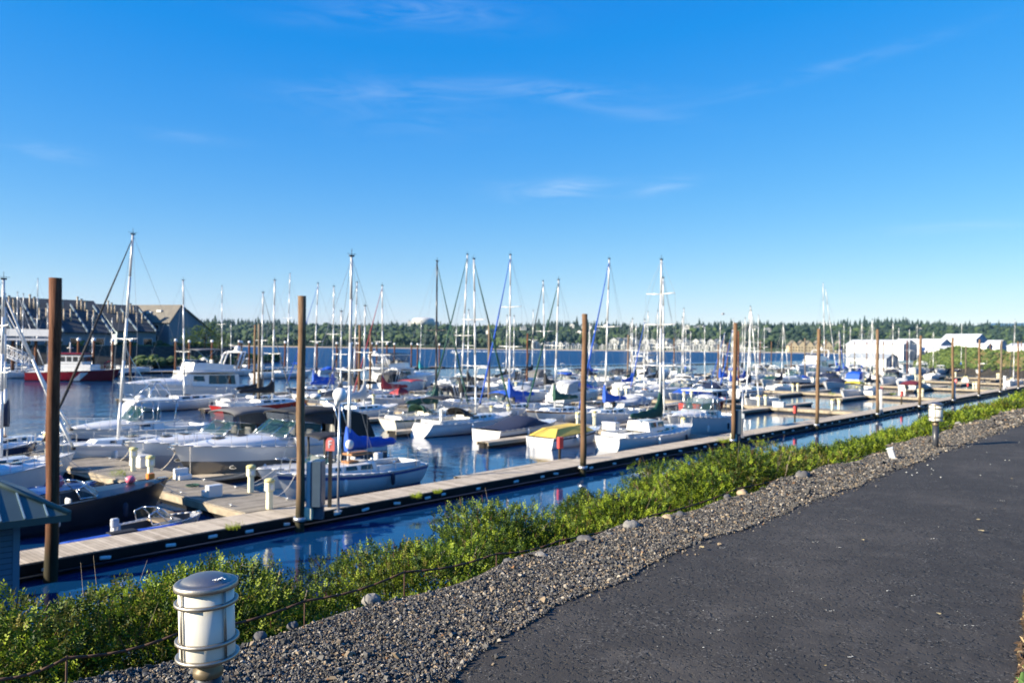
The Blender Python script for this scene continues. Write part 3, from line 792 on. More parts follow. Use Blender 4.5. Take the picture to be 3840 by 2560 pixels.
def dock_piece(name, s0, s1, q0, q1, along, label, cat, group=None, waler=True, brackets=None, deckz=DK, mdeck=None):
    """floating dock; along = 's' or 'q'. Local x runs along the dock."""
    if along == 's':
        root = empty(name, W(s0, (q0 + q1) / 2, 0), ANG_U, label, cat, group); L = s1 - s0; w = (q1 - q0) / 2
    else:
        root = empty(name, W((s0 + s1) / 2, q0, 0), math.atan2(V.y, V.x), label, cat, group); L = q1 - q0; w = (s1 - s0) / 2
    mb = MB(); mb.box(0, L, -w, w, deckz - 0.05, deckz); mb.build("deck", mdeck or M_PLX, root)
    mb = MB(); mb.box(0.02, L - 0.02, -w + 0.03, w - 0.03, -0.25, deckz - 0.055); mb.build("float", M_FLOAT, root)
    if waler:
        mb = MB(); mb.box(0, L, -w - 0.07, -w - 0.004, deckz - 0.30, deckz - 0.03); mb.box(0, L, w + 0.004, w + 0.07, deckz - 0.30, deckz - 0.03)
        mb.build("side_timber", M_TIMBD if along == 's' and w > .6 else M_TIMB, root)
    return root, L, w
md, Lm, wm_ = dock_piece("main_dock", 3.0, 178.0, 24.85, 26.45, 's', "long straight weathered plank dock running parallel to the shore with black sides", "dock", mdeck=M_PLX)
# pale brackets along its near side
br = MB(); br.box(-0.17, 0.17, -0.07, 0.0, -0.05, 0.05, 0.02)
brm = None
for k in range(60):
    s = 6.2 + k * 1.55 * (1 if k < 30 else 1.35) - (0 if k < 30 else 30 * 1.55 * .35)
    if s > 120: break
    if random.random() < .12: continue
    if brm is None: o = br.build("bracket", M_WHITE, md); brm = o
    else: o = brm.copy(); COL.objects.link(o); o.parent = md
    o.location = (s - 3.0 + random.uniform(-.4, .4), -wm_ - 0.075, DK - 0.20 + random.uniform(-.03, .03)); o.rotation_euler = (0, random.uniform(-.12, .12), 0); o.scale = (random.uniform(.6, 1.1), 1, 1)
mb = MB(); mb.cyl((0, -wm_ - 0.11, DK - 0.36), (Lm, -wm_ - 0.11, DK - 0.36), 0.045, n=8); mb.build("utility_pipe", mat("dark_pipe", (0.03, 0.032, 0.045), 0.25), md)
# extra apron on the water side from the second berth on
dock_piece("dock_apron", 27.4, 36.2, 26.53, 26.95, 's', "narrow lit plank apron widening the long dock just past the F sign", "dock")

FQ = [35.7, 44.6, 53.5, 62.4, 71.3, 80.2, 89.0]       # finger positions along every walkway
WALKS = [  # s0, s1, q end, name words, finger reach
    (16.2, 18.9, 57.0, "the first walkway, beside the F sign"),
    (50.2, 53.0, 92.0, "the second walkway, by the tall kiosk and lamp post"),
    (83.0, 85.4, 86.0, "the third walkway"),
    (115.0, 117.4, 90.0, "the fourth walkway"),
    (147.6, 150.0, 90.0, "the fifth walkway"),
    (179.5, 182.0, 92.0, "the sixth walkway"),
    (212.0, 214.5, 92.0, "the seventh walkway"),
]
WN = ["first", "second", "third", "fourth", "fifth", "sixth", "seventh"]
finger0 = None
def finger(s0, s1, q, label, group="finger docks between the boat berths"):
    global finger0
    L = s1 - s0
    if finger0 is None:
        root = empty("finger_dock", W(s0, q, 0), ANG_U, label, "finger dock", group)
        MB().box(0, 1, -.45, .45, DK - 0.12, DK - 0.07).build("deck", M_PLX, root)
        MB().box(0.01, .99, -.42, .42, -0.22, DK - 0.125).build("float", M_TIMBD, root)
        mb = MB(); mb.box(0, 1, -.52, -.455, DK - 0.30, DK - 0.075); mb.box(0, 1, .455, .52, DK - 0.30, DK - 0.075); mb.build("side_timber", M_TIMB, root)
        finger0 = root
    else:
        root = dup(finger0, W(s0, q, 0), ANG_U, label, group)
    for ch in root.children: ch.scale = (L, 1, 1)
    root.children[0].scale = (L, 1, 1)
    return root
for wi, (s0, s1, qe, words_) in enumerate(WALKS):
    r_, L_, w_ = dock_piece("walkway_dock", s0, s1, 26.56, qe, 'q', f"wide plank walkway leading out from the long dock, {WN[wi]} from the left", "walkway", "walkways leading out from the long dock", mdeck=M_PLY)
    for fi, q in enumerate(FQ):
        if q > qe - 2: continue
        for side in (-1, 1):
            if wi == 0 and side == -1 and fi > 1: continue
            if wi == 6 and side == 1: continue
            if wi == 0 and side == 1 and fi == 0: pass
            a, b_ = (s0 - (9.8 if wi != 1 else 11.4), s0 - 0.1) if side < 0 else (s1 + 0.1, s1 + 9.8)
            finger(a, b_, q, f"weathered finger dock on the {'left' if side < 0 else 'right'} side of the {WN[wi]} walkway, {['nearest the long dock','second out','third out','fourth out','fifth out','sixth out','outermost'][fi]}")

# ------------------------------------------------------------------ pilings
def pile_mat(name, c1, c2, c3):
    m, n, l, b = node_mat(name)
    t = n.new("ShaderNodeTexCoord"); mp_ = n.new("ShaderNodeMapping"); mp_.inputs["Scale"].default_value = (6, 6, 0.5); l.new(t.outputs["Object"], mp_.inputs[0])
    nz = n.new("ShaderNodeTexNoise"); nz.inputs["Scale"].default_value = 3; nz.inputs["Detail"].default_value = 7; nz.inputs["Roughness"].default_value = .65; l.new(mp_.outputs[0], nz.inputs["Vector"])
    cr = n.new("ShaderNodeValToRGB"); e = cr.color_ramp.elements; e[0].position = .3; e[0].color = (*c1, 1); e[1].position = .75; e[1].color = (*c3, 1); a = e.new(.5); a.color = (*c2, 1)
    l.new(nz.outputs[0], cr.inputs[0])
    sz = n.new("ShaderNodeSeparateXYZ"); l.new(t.outputs["Object"], sz.inputs[0]); na = n.new("ShaderNodeMath"); na.operation = 'MULTIPLY_ADD'; na.inputs[1].default_value = -1.6; l.new(nz.outputs[0], na.inputs[0]); l.new(sz.outputs[2], na.inputs[2])
    tm = n.new("ShaderNodeMapRange"); tm.inputs[1].default_value = -.2; tm.inputs[2].default_value = .9; tm.inputs[3].default_value = .9; tm.inputs[4].default_value = 0; l.new(na.outputs[0], tm.inputs[0])
    ti = n.new("ShaderNodeMixRGB"); ti.inputs[2].default_value = (.018, .022, .012, 1); l.new(tm.outputs[0], ti.inputs[0]); l.new(cr.outputs[0], ti.inputs[1])
    l.new(ti.outputs[0], b.inputs["Base Color"]); b.inputs["Roughness"].default_value = .8; b.inputs["Specular IOR Level"].default_value = .25
    bp = n.new("ShaderNodeBump"); bp.inputs["Strength"].default_value = .5; bp.inputs["Distance"].default_value = .03; l.new(nz.outputs[0], bp.inputs["Height"]); l.new(bp.outputs[0], b.inputs["Normal"])
    return m
M_PILE = pile_mat("weathered_piling", (0.075, 0.042, 0.022), (0.165, 0.10, 0.055), (0.25, 0.175, 0.11))
M_PILE2 = pile_mat("grey_piling", (0.075, 0.058, 0.042), (0.16, 0.125, 0.09), (0.25, 0.205, 0.15))
M_PILE3 = pile_mat("brown_piling", (0.07, 0.036, 0.018), (0.15, 0.085, 0.045), (0.22, 0.14, 0.085))
M_RUSTP = pile_mat("rusty_steel", (0.045, 0.016, 0.008), (0.12, 0.045, 0.02), (0.19, 0.085, 0.045))
def piling(p, ztop, r, label, m=None, group="pilings holding the docks", lean=(0, 0), hoop=True, cap=False, name="piling", lamp=False):
    root = empty(name, (p.x, p.y, 0), 0, label, "piling", group)
    mb = MB(); k = 7; rr = [r * (1 + 0.05 * math.sin(i * 2.1 + p.x)) * (1.05 - 0.12 * i / k) for i in range(k + 1)]
    pts = [(lean[0] * i / k + 0.02 * math.sin(i * 1.7 + p.y), lean[1] * i / k, -1.5 + (ztop + 1.5) * i / k) for i in range(k + 1)]
    mb.smooth = True
    mb.loft([[(pts[i][0] + math.cos(a) * rr[i], pts[i][1] + math.sin(a) * rr[i], pts[i][2]) for a in [2 * math.pi * j / 14 for j in range(14)]] for i in range(k + 1)])
    mb.build("pole", m or M_PILE, root)
    if hoop:
        mb = MB(); mb.smooth = True
        mb.lathe([(r * 1.25, DK - .12), (r * 1.6, DK - .12), (r * 1.6, DK + .02), (r * 1.25, DK + .02)], n=16); mb.build("hoop", M_GALV, root)
    if cap:
        mb = MB(); mb.ball((lean[0], lean[1], ztop + r * .5), r * 1.5, 8); mb.build("globe", M_WHITE, root)
    return root
# main line: (pixel x at base, top pixel y, radius)
PIL = [(1131, 1935, 1110, 0.15, "second"), (2189, 1755, 1177, 0.155, "third"), (2750, 1650, 1210, 0.15, "fourth"), (3064, 1590, 1232, 0.15, "fifth"), (3293, 1550, 1235, 0.15, "sixth"),
       (3450, 1518, 1258, 0.15, "seventh"), (3576, 1498, 1266, 0.15, "eighth"), (3672, 1478, 1272, 0.15, "ninth"), (3752, 1462, 1277, 0.15, "tenth"), (3820, 1449, 1280, 0.15, "eleventh")]
for (x, yb, yt, r, nm) in PIL:
    p = W(s_of(24.5, x, (yb + yt) / 2), 24.5)
    d = ray(x, yt); zt = CAM_Z + d.z * p.y / d.y
    t = ray(x, yb); 
    piling(p, zt, r, f"weathered timber piling at the long dock's near edge, {nm} from the left", m=M_PILE if nm == 'second' else random.choice((M_PILE, M_PILE2, M_PILE3)), lean=(random.uniform(-.14, .14), random.uniform(-.1, .1)))
p = W(s_of(24.4, 201, 1500), 24.4); d = ray(200, 1042); piling(p, CAM_Z + d.z * p.y / d.y, 0.17, "thick rust-brown steel piling behind the green-roofed shed, leftmost and tallest", M_RUSTP, name="steel_piling", hoop=False)
mb = MB()
# inner pilings standing at finger ends and walkways: pixel x, top y, assumed q, colour
INNER = [(985, 1215, 71.3), (966, 1218, 80.2), (1362, 1218, 62.4), (1400, 1235, 80.2), (1853, 1215, 53.5), (1988, 1250, 80), (2365, 1255, 71.3), (2378, 1262, 88),
         (2537, 1268, 90), (2704, 1290, 62.4), (2737, 1285, 71.3), (2785, 1240, 53.5), (2721, 1275, 88), (2858, 1275, 88), (2900, 1280, 92), (2975, 1285, 80.2), (3030, 1268, 62.4), (3160, 1270, 62.4),
         (3212, 1280, 80), (3258, 1282, 71), (3322, 1280, 62), (3353, 1285, 80), (3412, 1275, 53.5), (3632, 1282, 44.6), (3720, 1290, 53), (3838, 1281, 40), (3104, 1272, 88), (3370, 1284, 89)]
INNER.sort()
for k, (x, yt, q) in enumerate(INNER):
    s = s_of(q, x, yt + 120); p = W(s, q + .6); d = ray(x, yt)
    piling(p, CAM_Z + d.z * p.y / d.y, 0.14, f"brown timber piling among the berths, number {k + 1} of these from the left", hoop=False, lean=(random.uniform(-.12, .12), 0), m=M_RUSTP if k in (5, 10, 12, 13, 20, 24) else (M_PILE, M_PILE2, M_PILE3)[k % 3])
# outer line of pilings with white caps along the breakwater dock
OUT = [(297, 1275, 140), (355, 1275, 141), (426, 1278, 142), (493, 1278, 143), (662, 1278, 146), (713, 1282, 147), (798, 1281, 149), (900, 1282, 152), (909, 1284, 152), (938, 1284, 153), (1072, 1285, 156), (1192, 1286, 158),
       (1266, 1288, 160), (1323, 1288, 160), (1341, 1289, 160), (1349, 1289, 161), (1398, 1289, 161), (1416, 1290, 161), (1454, 1290, 161), (1482, 1291, 161), (1546, 1291, 162), (1569, 1292, 162), (1651, 1293, 162)]
for k, (x, yt, q) in enumerate(OUT):
    s = s_of(q, x, 1300); p = W(s, q + 0.3); d = ray(x, yt)
    piling(p, CAM_Z + d.z * p.y / d.y, 0.2, f"white-capped brown piling on the outer dock, number {k + 1} from the left", hoop=False, cap=True, group="white-capped pilings of the outer dock", m=M_RUSTP)
dock_piece("outer_dock", -10, 160.5, 162.2, 165.0, 's', "long low outer dock under the row of white-capped pilings", "dock")
finger(238, 330, 150, "distant brown floating breakwater left of the white boathouses", "outer floating breakwaters")
# log boom strung across the basin mouth
mb = MB(); pA, pB = atd(1655, 1300, 225), atd(2700, 1300, 330)
for k in range(46):
    a = pA.lerp(pB, k / 46); b_ = pA.lerp(pB, (k + .93) / 46); mb.cyl((a.x, a.y, .05), (b_.x, b_.y, .05), .22, n=6)
tag(mb.build("floating_boom", M_TIMBD), "thin dark line of floating boom logs crossing the open water beyond the boats", "boom")

# ------------------------------------------------------------------ power pedestals
ped0 = None
def pedestal(p, label, tall=1.12, rz=0.0, hose=False):
    global ped0
    if ped0 is None:
        root = empty("power_pedestal", p, rz, label, "power pedestal", "cream power pedestals on the docks")
        MB().box(-.10, .10, -.10, .10, 0, .66, .02).build("post", M_CREAM, root)
        mb = MB(); mb.box(-.15, .15, -.14, .14, .66, 1.02, .03); mb.build("outlet_box", M_CREAM, root)
        mb = MB(); mb.smooth = True; mb.lathe([(.19, 1.02), (.20, 1.06), (.17, 1.12), (.08, 1.15)], n=14); mb.build("cap", M_CREAMY, root)
        mb = MB(); mb.box(-.06, .06, -.17, -.143, .74, .92); mb.build("socket_cover", M_WHITE, root)
        ped0 = root; return root
    return dup(ped0, p, rz, label)
PN = 0
for (x, y, lb) in [(500, 1766, "cream power pedestal with a yellow cord, farthest back on the first walkway"), (563, 1804, "cream power pedestal beside the bow of the dark aluminium boat"),
                   (940, 1846, "cream power pedestal at the bow of the small white runabout"), (1010, 1908, "cream power pedestal nearest the main dock, left of the F sign's piling"), (175, 1700, "cream power pedestal partly behind the steel piling on the left")]:
    pedestal(at(x, y, DK), lb, rz=random.uniform(-.2, .2) + .7)
for wi in range(1, 7):
    s0, s1, qe, _ = WALKS[wi]
    for fi, q in enumerate([28.8] + FQ[:6]):
        for side in (-1, 1):
            if fi == 0 and side == -1 and wi == 1: continue
            s = s0 + .3 if side < 0 else s1 - .3
            pedestal(W(s, q + (0.9 if fi else 0), DK), f"cream power pedestal on the {WN[wi]} walkway's {'left' if side < 0 else 'right'} edge, {ORD[fi]} from the long dock", rz=random.uniform(0, 1.5))

# yellow shore-power cord looping between two pedestals
mb = MB(); P0, P1 = at(563, 1790, DK + .55), at(672, 1748, .8)
pts = [P0 + (P1 - P0) * t + Vector((0, 0, -1.1 * math.sin(math.pi * t) * .45)) for t in [i / 10 for i in range(11)]]
for q_ in pts: q_.z = max(q_.z, DK + .03)
mb.tube(pts, 0.02, 5); tag(mb.build("yellow_shore_line", mat("yellow_cord", (0.60, 0.42, 0.06), 0.5)), "yellow shore line drooping from the pedestal by the silver cruiser's bow", "shore line")

# ------------------------------------------------------------------ kiosks with lamp posts at the walkway heads
M_KGREY = mat("kiosk_grey_paint", (0.50, 0.54, 0.56), 0.45, var=0.08)
M_KBLUE = mat("kiosk_blue_paint", (0.055, 0.085, 0.12), 0.35, var=0.1)
def kiosk(p, rz, label):
    root = empty("dock_kiosk", p, rz, label, "kiosk", "grey cabinets at the walkway heads")
    MB().box(-.24, -.06, -.26, .26, 0, 1.95, .03).build("cabinet", M_KGREY, root)
    MB().box(-.055, .32, -.30, .30, .35, 2.0, .03).build("panel_box", M_KBLUE, root)
    MB().box(-.30, .0, -.32, .32, -.10, .34, .03).build("base", M_CREAM, root)
    MB().box(-.05, .34, -.10, .10, -.10, .345).build("leg", M_KBLUE, root)
    return root
kiosk(W(17.6, 24.35, DK), ANG_U - .9, "tall grey and dark blue cabinet on the long dock under the F sign")
kiosk(W(52.0, 24.45, DK), ANG_U - .9, "tall pale grey and dark green cabinet beside the fourth piling and a thin lamp post")
for s_k, nm in ((84.6, "sixth"), (114.9, "eighth"), (148.5, "tenth")):
    root = empty("conduit_post", W(s_k - .45, 24.5, DK), 0, f"tall white conduit box standing against the {nm} piling of the long dock", "conduit post", "white conduit boxes by the pilings")
    MB().box(-.15, .15, -.15, .15, 0, 2.3, .03).build("cabinet", M_WHITE, root); MB().box(-.2, .2, -.2, .2, 0, .35, .03).build("base", M_GALV, root)
def dish_lamp(p, label, h=3.55, globe=True):
    root = empty("lamp_post", p, ANG_U - 1.0, label, "lamp post", "lamp posts on the long dock")
    mb = MB(); mb.cyl((0, 0, 0), (0, 0, h), .05, .04, 8); mb.build("pole", M_GALV, root)
    mb = MB(); mb.box(-.12, .12, -.12, .12, 0, .04); mb.build("base_plate", M_GALV, root)
    if globe:
        mb = MB(); mb.ball((0, 0, h + .25), .26, 12, 1, .8, 1); mb.build("lamp_head", M_GLASSLAMP, root)
        mb = MB(); mb.cyl((-.10, 0, h - .15), (-.10, 0, h + .1), .07, .09, 10); mb.build("bracket", M_WHITE, root)
    else:
        mb = MB(); mb.box(-.14, .14, -.12, .12, 1.3, 1.65, .03); mb.build("meter_box", M_KGREY, root)
    return root
pb = at(1268, 1918, DK); s_, q_ = sq(pb); dish_lamp(W(s_, q_, DK), "round white lamp on a slim pole between the F sign and blue sail cover", h=4.05)
pb = at(2783, 1640, DK); s_, q_ = sq(pb); dish_lamp(W(s_, q_, DK), "slim steel post with a small meter box right of the dark green cabinet", h=3.6, globe=False)

# F sign
FS = at(1237, 1880, DK); s_, q_ = sq(FS); FS = W(18.9, 25.2, DK)
M_SIGNR = mat("sign_red", (0.80, 0.20, 0.17), 0.45)
rootF = empty("letter_sign", (FS.x, FS.y, DK), math.radians(4), "rounded red sign with a white letter F on a black post", "sign")
d = ray(1237, 1640); zt = CAM_Z + d.z * FS.y / d.y; zb = CAM_Z + ray(1237, 1690).z * FS.y / ray(1237, 1690).y; ppm = F_PX / FS.y
wS = 33 / ppm / 2
cxs = [(-wS, zb), (wS, zb)] + [(wS * math.cos(a), zt - wS + wS * math.sin(a)) for a in [math.pi * k / 12 for k in range(13)]]
mb = MB(); mb.prism([(x, z - DK) for x, z in cxs], -.02, .02); mb.build("panel", M_SIGNR, rootF)
z0_, z1_ = zb - DK + (zt - zb) * .22, zb - DK + (zt - zb) * .80
mb = MB(); hw = wS * .42; th = wS * .28
mb.box(-hw, -hw + th, -.03, -.022, z0_, z1_); mb.box(-hw + th, hw, -.03, -.022, z1_ - th, z1_); mb.box(-hw + th, hw * .7, -.03, -.022, (z0_ + z1_) / 2 - th * .4, (z0_ + z1_) / 2 + th * .6)
mb.build("letter", M_WHITE, rootF)
mb = MB(); mb.box(-.07, .07, .022, .12, 0, zb - DK + .25); mb.build("post", M_BLACK, rootF)

# red extinguisher boxes on posts
def ext_box(x, yb, yt, q, label):
    s = s_of(q, x, yb); p = W(s, q)
    ppm = F_PX / p.y; zt = CAM_Z + ray(x, yt).z * p.y / ray(x, yt).y; zb = 0.0
    root = empty("extinguisher_box", (p.x, p.y, 0), 0.5, label, "extinguisher box", "red extinguisher boxes on posts")
    MB().box(-.15, .15, -.11, .11, zt - .62, zt, .02).build("box", M_RED, root)
    MB().box(-.05, .05, .0, .10, -.2, zt - .622).build("post", M_RUSTP, root)
    MB().box(-.15, -.152, 0, 0, 0, 0) if False else None
    MB().box(.152, .158, -.09, .09, zt - .55, zt - .1).build("door", M_BLACK, root)
ext_box(2100, 1733, 1638, 26.9, "red extinguisher box on a brown post in front of the yellow-covered boat")
ext_box(2982, 1580, 1522, 27.3, "red extinguisher box on a post in open water left of the fifth piling")
ext_box(3382, 1500, 1465, 27.6, "red extinguisher box between the sixth and seventh pilings of the long dock")
ext_box(3630, 1462, 1436, 33, "red extinguisher box between the eighth and ninth pilings of the long dock")
ext_box(3772, 1436, 1418, 30, "small red extinguisher box right of the tenth piling")
for x, y, lb in ((3305, 1468, "red buoy hanging beside a finger dock near the sixth piling"), (3585, 1435, "dark red buoy near the seventh piling"),):
    p = at(x, y, .5); mb = MB(); mb.ball((0, 0, .3), .45, 8, .6, .6, 1); tag(mb.build("buoy", M_SIGNR, loc=p), lb, "buoy", "red buoys")

# ------------------------------------------------------------------ steel bollard lights
M_STEEL = mat("brushed_steel", (0.36, 0.335, 0.295), 0.48, metal=1.0, var=0.12, vscale=5, bump=0.05, bscale=60, dirt=(0.30, 0.25, 0.19), dscale=7, damt=0.22)
M_OPAL = mat("opal_lens", (0.66, 0.625, 0.53), 0.3, var=0.03, vscale=3, dirt=(0.35, 0.30, 0.22), dscale=9, damt=0.12)
M_POST = mat("charcoal_post", (0.035, 0.037, 0.045), 0.38, var=0.15, vscale=20)
M_BRASS = mat("aged_collar", (0.13, 0.10, 0.06), 0.45, metal=.3, var=0.25, vscale=8)
def bollard(p, label, lean=(0, 0), S=1.0):
    root = empty("bollard_light", p, 0, label, "bollard light", "steel and white bollard lights beside the path")
    root.rotation_euler = (lean[1], lean[0], 0.4); root.scale = (S, S, S)
    R = 0.117
    mb = MB(); mb.smooth = True; mb.lathe([(.050, -.16), (.050, .415)], n=28); mb.build("post", M_POST, root)
    mb = MB(); mb.smooth = True; mb.lathe([(.054, .385), (.057, .390), (.057, .412), (.049, .420), (.049, .452), (.066, .466)], n=28); mb.build("collar", M_BRASS, root)
    mb = MB(); mb.smooth = True; mb.lathe([(.02, .455), (.103, .455), (.105, .46), (.105, .735), (.02, .738)], n=40); mb.build("lens", M_OPAL, root)
    mb = MB(); mb.smooth = True; mb.lathe([(.108, .734), (R + .002, .734), (R + .004, .738), (R + .004, .752), (R, .757), (.102, .760), (.098, .758), (.090, .766), (.066, .779), (.033, .787), (.004, .790)], n=48)
    mb.build("cap", M_STEEL, root)
    for k, z in enumerate((.468, .532, .680)):
        mb = MB(); mb.smooth = True
        r0 = .085 if k == 0 else .1065
        pr_ = [(r0, z - .008), (R, z - .008), (R + .004, z - .005), (R + .004, z + .005), (R, z + .008), (r0, z + .008), (r0, z - .008)]
        n_ = 48; rings = [[(math.cos(2 * math.pi * j / n_) * r, math.sin(2 * math.pi * j / n_) * r, zz_) for j in range(n_)] for r, zz_ in pr_]
        mb.loft(rings, True, False, False); mb.build("ring", M_STEEL, root)
    for a in (0.55, 2.1, 3.7, 5.3):
        for da in (-.03, .03):
            mb = MB(); c, s = math.cos(a + da) * .1125, math.sin(a + da) * .1125
            mb.cyl((c, s, .462), (c, s, .738), .0026, n=6); mb.build("rod", M_STEEL, root)
    # droppings on the cap
    return root
LP1 = atd(776, 2400, 3.0)
b1 = bollard((LP1.x + .02, LP1.y, 5.118), "steel and white bollard light in the foreground gravel, the largest in the picture", (-0.035, 0.0), .93)
p = at(3508, 1678, 5.02); bollard(p, "small distant bollard light on a charcoal post beside the path on the right", (0.0, 0.0))
mb = MB()
for k in range(26):
    a = random.uniform(0, 6.28); r = random.uniform(0, .02); h = .002
    mb.ball((math.cos(a) * r * 1.5, math.sin(a) * r, 0), random.uniform(.002, .0045), 5, 1.3, 1, .5)
o = mb.build("bird_dropping", mat("dropping_white", (0.75, 0.74, 0.70), 0.8), b1); o.location = (.045, -.06, .776)

# ------------------------------------------------------------------ rusty cable rail along the gravel
M_RUST = mat("rust_iron", (0.055, 0.025, 0.013), 0.85, var=0.4, vscale=20)
posts = [at(x, y, 5.0) for x, y in ((-60, 2560), (262, 2560), (672, 2545), (1160, 2320), (1525, 2215), (1868, 2115), (2110, 2050), (2460, 1965), (2770, 1862), (3080, 1775), (3330, 1705), (3560, 1620), (3800, 1555))]
tops = [(-60, 2560), (250, 2465), (672, 2372), (1143, 2252), (1517, 2143), (1862, 2075), (2100, 2025), (2450, 1930), (2768, 1830), (3075, 1750), (3330, 1680), (3560, 1595), (3800, 1535)]
rootC = empty("cable_rail", posts[2], 0, "thin rusty cable on short iron pins running along the top of the bank", "cable rail")
TP = []
for k, p in enumerate(posts):
    s, q = sq(p); q = max(4.1, min(q, 4.35)); s = min(s, 30); d = ray(*tops[k]); 
    tt = d.x / d.y; q = 4.22; s = q * (U.x * tt + U.y) / (U.x - U.y * tt); b_ = W(s, q, 4.88); zt = CAM_Z + d.z * b_.y / d.y
    if k in (0,): zt = 5.15
    zt = min(max(zt, 4.95), 5.45); T = Vector((b_.x, b_.y, zt)); TP.append(T)
    mb = MB(); mb.cyl(b_ - posts[2] - Vector((0, 0, .1)), T - posts[2] + Vector((0, 0, .01)), .006, n=6)
    if 0 < k: mb.build("pin", M_RUST, rootC)
mb = MB()
for i in range(len(TP) - 1):
    a, b_ = TP[i], TP[i + 1]
    pts = [a.lerp(b_, t) + Vector((0, 0, -.03 * math.sin(math.pi * t))) - posts[2] for t in [j / 6 for j in range(7)]]
    mb.tube(pts, .0075, 6)
mb.build("cable", M_RUST, rootC)

# white plastic box tipped on the gravel
p = at(3350, 1722, 5.02); root = empty("utility_box", p, -.5, "white utility box leaning in the gravel left of the distant bollard light", "utility box")
o = MB().box(-.045, .045, -.04, .04, 0, .17, .008).build("body", mat("white_plastic_worn", (0.42, 0.43, 0.44), .5, var=.2), root); o.rotation_euler = (0.05, -0.3, 0)
o = MB().box(-.05, .05, -.045, .045, .171, .185, .004).build("lid", M_KGREY, root); o.rotation_euler = (0.05, -0.3, 0)

# ------------------------------------------------------------------ leaves, pebbles and streaks lying on the path
M_DLEAF = mat("dry_leaf", (0.42, 0.33, 0.16), .8, var=.2); M_WCHIP = mat("white_chip", (.5, .5, .46), .8, var=.3, vscale=30)
def leaf(x, y, w, h, k):
    p = at(x, y, 5.075); pm = p.y / F_PX; mb = MB(); r = random.Random(k); n = 9
    pts = [(math.cos(2 * math.pi * i / n) * w * pm * .5 * r.uniform(.55, 1.1), math.sin(2 * math.pi * i / n) * w * pm * .5 * r.uniform(.55, 1.1), .004 + .006 * r.random()) for i in range(n)]
    mb.add([(0, 0, 0.004)] + pts, [(0, 1 + i, 1 + (i + 1) % n) for i in range(n)])
    return mb, p
LV = [(3520, 2302, 22, "largest dry tan leaf on the path, lower right"), (3235, 2024, 16, "tan leaf in the middle of the path"), (3668, 1948, 18, "tan leaf toward the right of the path"), (3732, 1908, 12, "small round tan leaf near the right edge of the path"),
      (3795, 1795, 12, "small yellowish leaf far along the path at the right edge"), (2630, 2052, 24, "tan leaf near the left edge of the path, beside a white chip"), (3680, 1990, 26, "faint greyish leaf pair below the tan leaf"), (3095, 2497, 12, "tiny brown leaf scrap near the bottom of the path")]
for k, (x, y, w, lb) in enumerate(LV):
    mb, p = leaf(x, y, w, w, k); tag(mb.build("fallen_leaf", M_DLEAF, loc=p), lb, "leaf", "dry leaves on the path")
mb = MB()
for k in range(70):
    x, y = random.uniform(2300, 3840), random.uniform(1640, 2540)
    p = at(x, y, 5.07); s, q = sq(p)
    if not (pr(s) + .1 < q < pl(s) - .1): continue
    r = random.uniform(.0015, .004); mb.ball(p, r, 4, random.uniform(1, 1.8), 1, .4)
for k in range(36):
    x, y = random.uniform(3380, 3840), random.uniform(1600, 1790); p = at(x, y, 5.07); s, q = sq(p)
    if pr(s) + .1 < q < pl(s) - .05: mb.ball(p, random.uniform(.004, .011), 5, 1.3, 1, .55)
for (x, y, L) in ((2712, 2052, 20), (3640, 2342, 60), (3110, 2287, 36), (3755, 1875, 30), (3800, 1820, 30), (3145, 2050, 20), (3060, 2030, 26), (3160, 1945, 30), (3500, 2018, 26), (3188, 2460, 16), (2700, 2360, 26), (3330, 2212, 12), (3425, 2230, 12)):
    for j in range(5):
        p = at(x + (j - 2) * L / 5 + random.uniform(-3, 3), y + random.uniform(-2, 2), 5.068); mb.ball(p, random.uniform(.0015, .0042), 5, 1.8, .9, .3)
tag(mb.build("path_debris", M_WCHIP), kind="stuff")

# ------------------------------------------------------------------ gulls, speedboat with wake
mb = MB(); gp = atd(2711, 1178, 160)
mb.ball((0, 0, 0), .16, 6, 2.2, .8, .8); mb.plate([(-.15, .05, .05), (.2, .05, .05), (.05, .7, .28), (-.1, .7, .28)], .02); mb.plate([(.2, -.05, .05), (-.15, -.05, .05), (-.1, -.7, .28), (.05, -.7, .28)], .02)
mb.plate([(-.3, -.06, 0), (-.3, .06, 0), (-.5, .12, 0), (-.5, -.12, 0)], .02)
tag(mb.build("gull", mat("gull_grey", (.45, .45, .46), .8), loc=gp), "single grey gull flying above the right-hand masts", "gull")
pw = at(1675, 1317, 0.0); pw = Vector((pw.x, pw.y, 0))
mb = MB(); mb.smooth = True
for k in range(120):
    t = k / 120; x = pw.x + 6 + t * 95; mb.ball((x, pw.y + random.uniform(-2, 2) * (1 + t), -.1), random.uniform(.35, .95) * (1.1 - .7 * t), 5, 1.8, 1.5, .7)
tag(mb.build("boat_wake", mat("foam", (.85, .88, .9), .7)), kind="stuff")
# ------------------------------------------------------------------ boats
def cm(name, c, rough=0.35, **k): return mat(name, c, rough, **k)
GEL = cm("gelcoat_white", (0.68, 0.675, 0.66), 0.22, var=0.04, vscale=1.2, coat=0.3)
GELG = cm("gelcoat_grey", (0.46, 0.47, 0.50), 0.3, var=0.06, vscale=1.2)
CREAM = cm("gelcoat_cream", (0.74, 0.70, 0.58), 0.3, var=0.05)
DECKW = cm("nonskid_white", (0.60, 0.59, 0.56), 0.6, var=0.06, vscale=2)
SILV = cm("silver_topside", (0.20, 0.19, 0.175), 0.18, metal=0.35, var=0.06)
NAVY = cm("navy_paint", (0.014, 0.022, 0.065), 0.2, coat=0.4)
BLUE = cm("blue_paint", (0.03, 0.08, 0.25), 0.3)
LBLUE = cm("light_blue_paint", (0.13, 0.26, 0.42), 0.35)
TEAL = cm("teal_canvas", (0.02, 0.30, 0.33), 0.75)
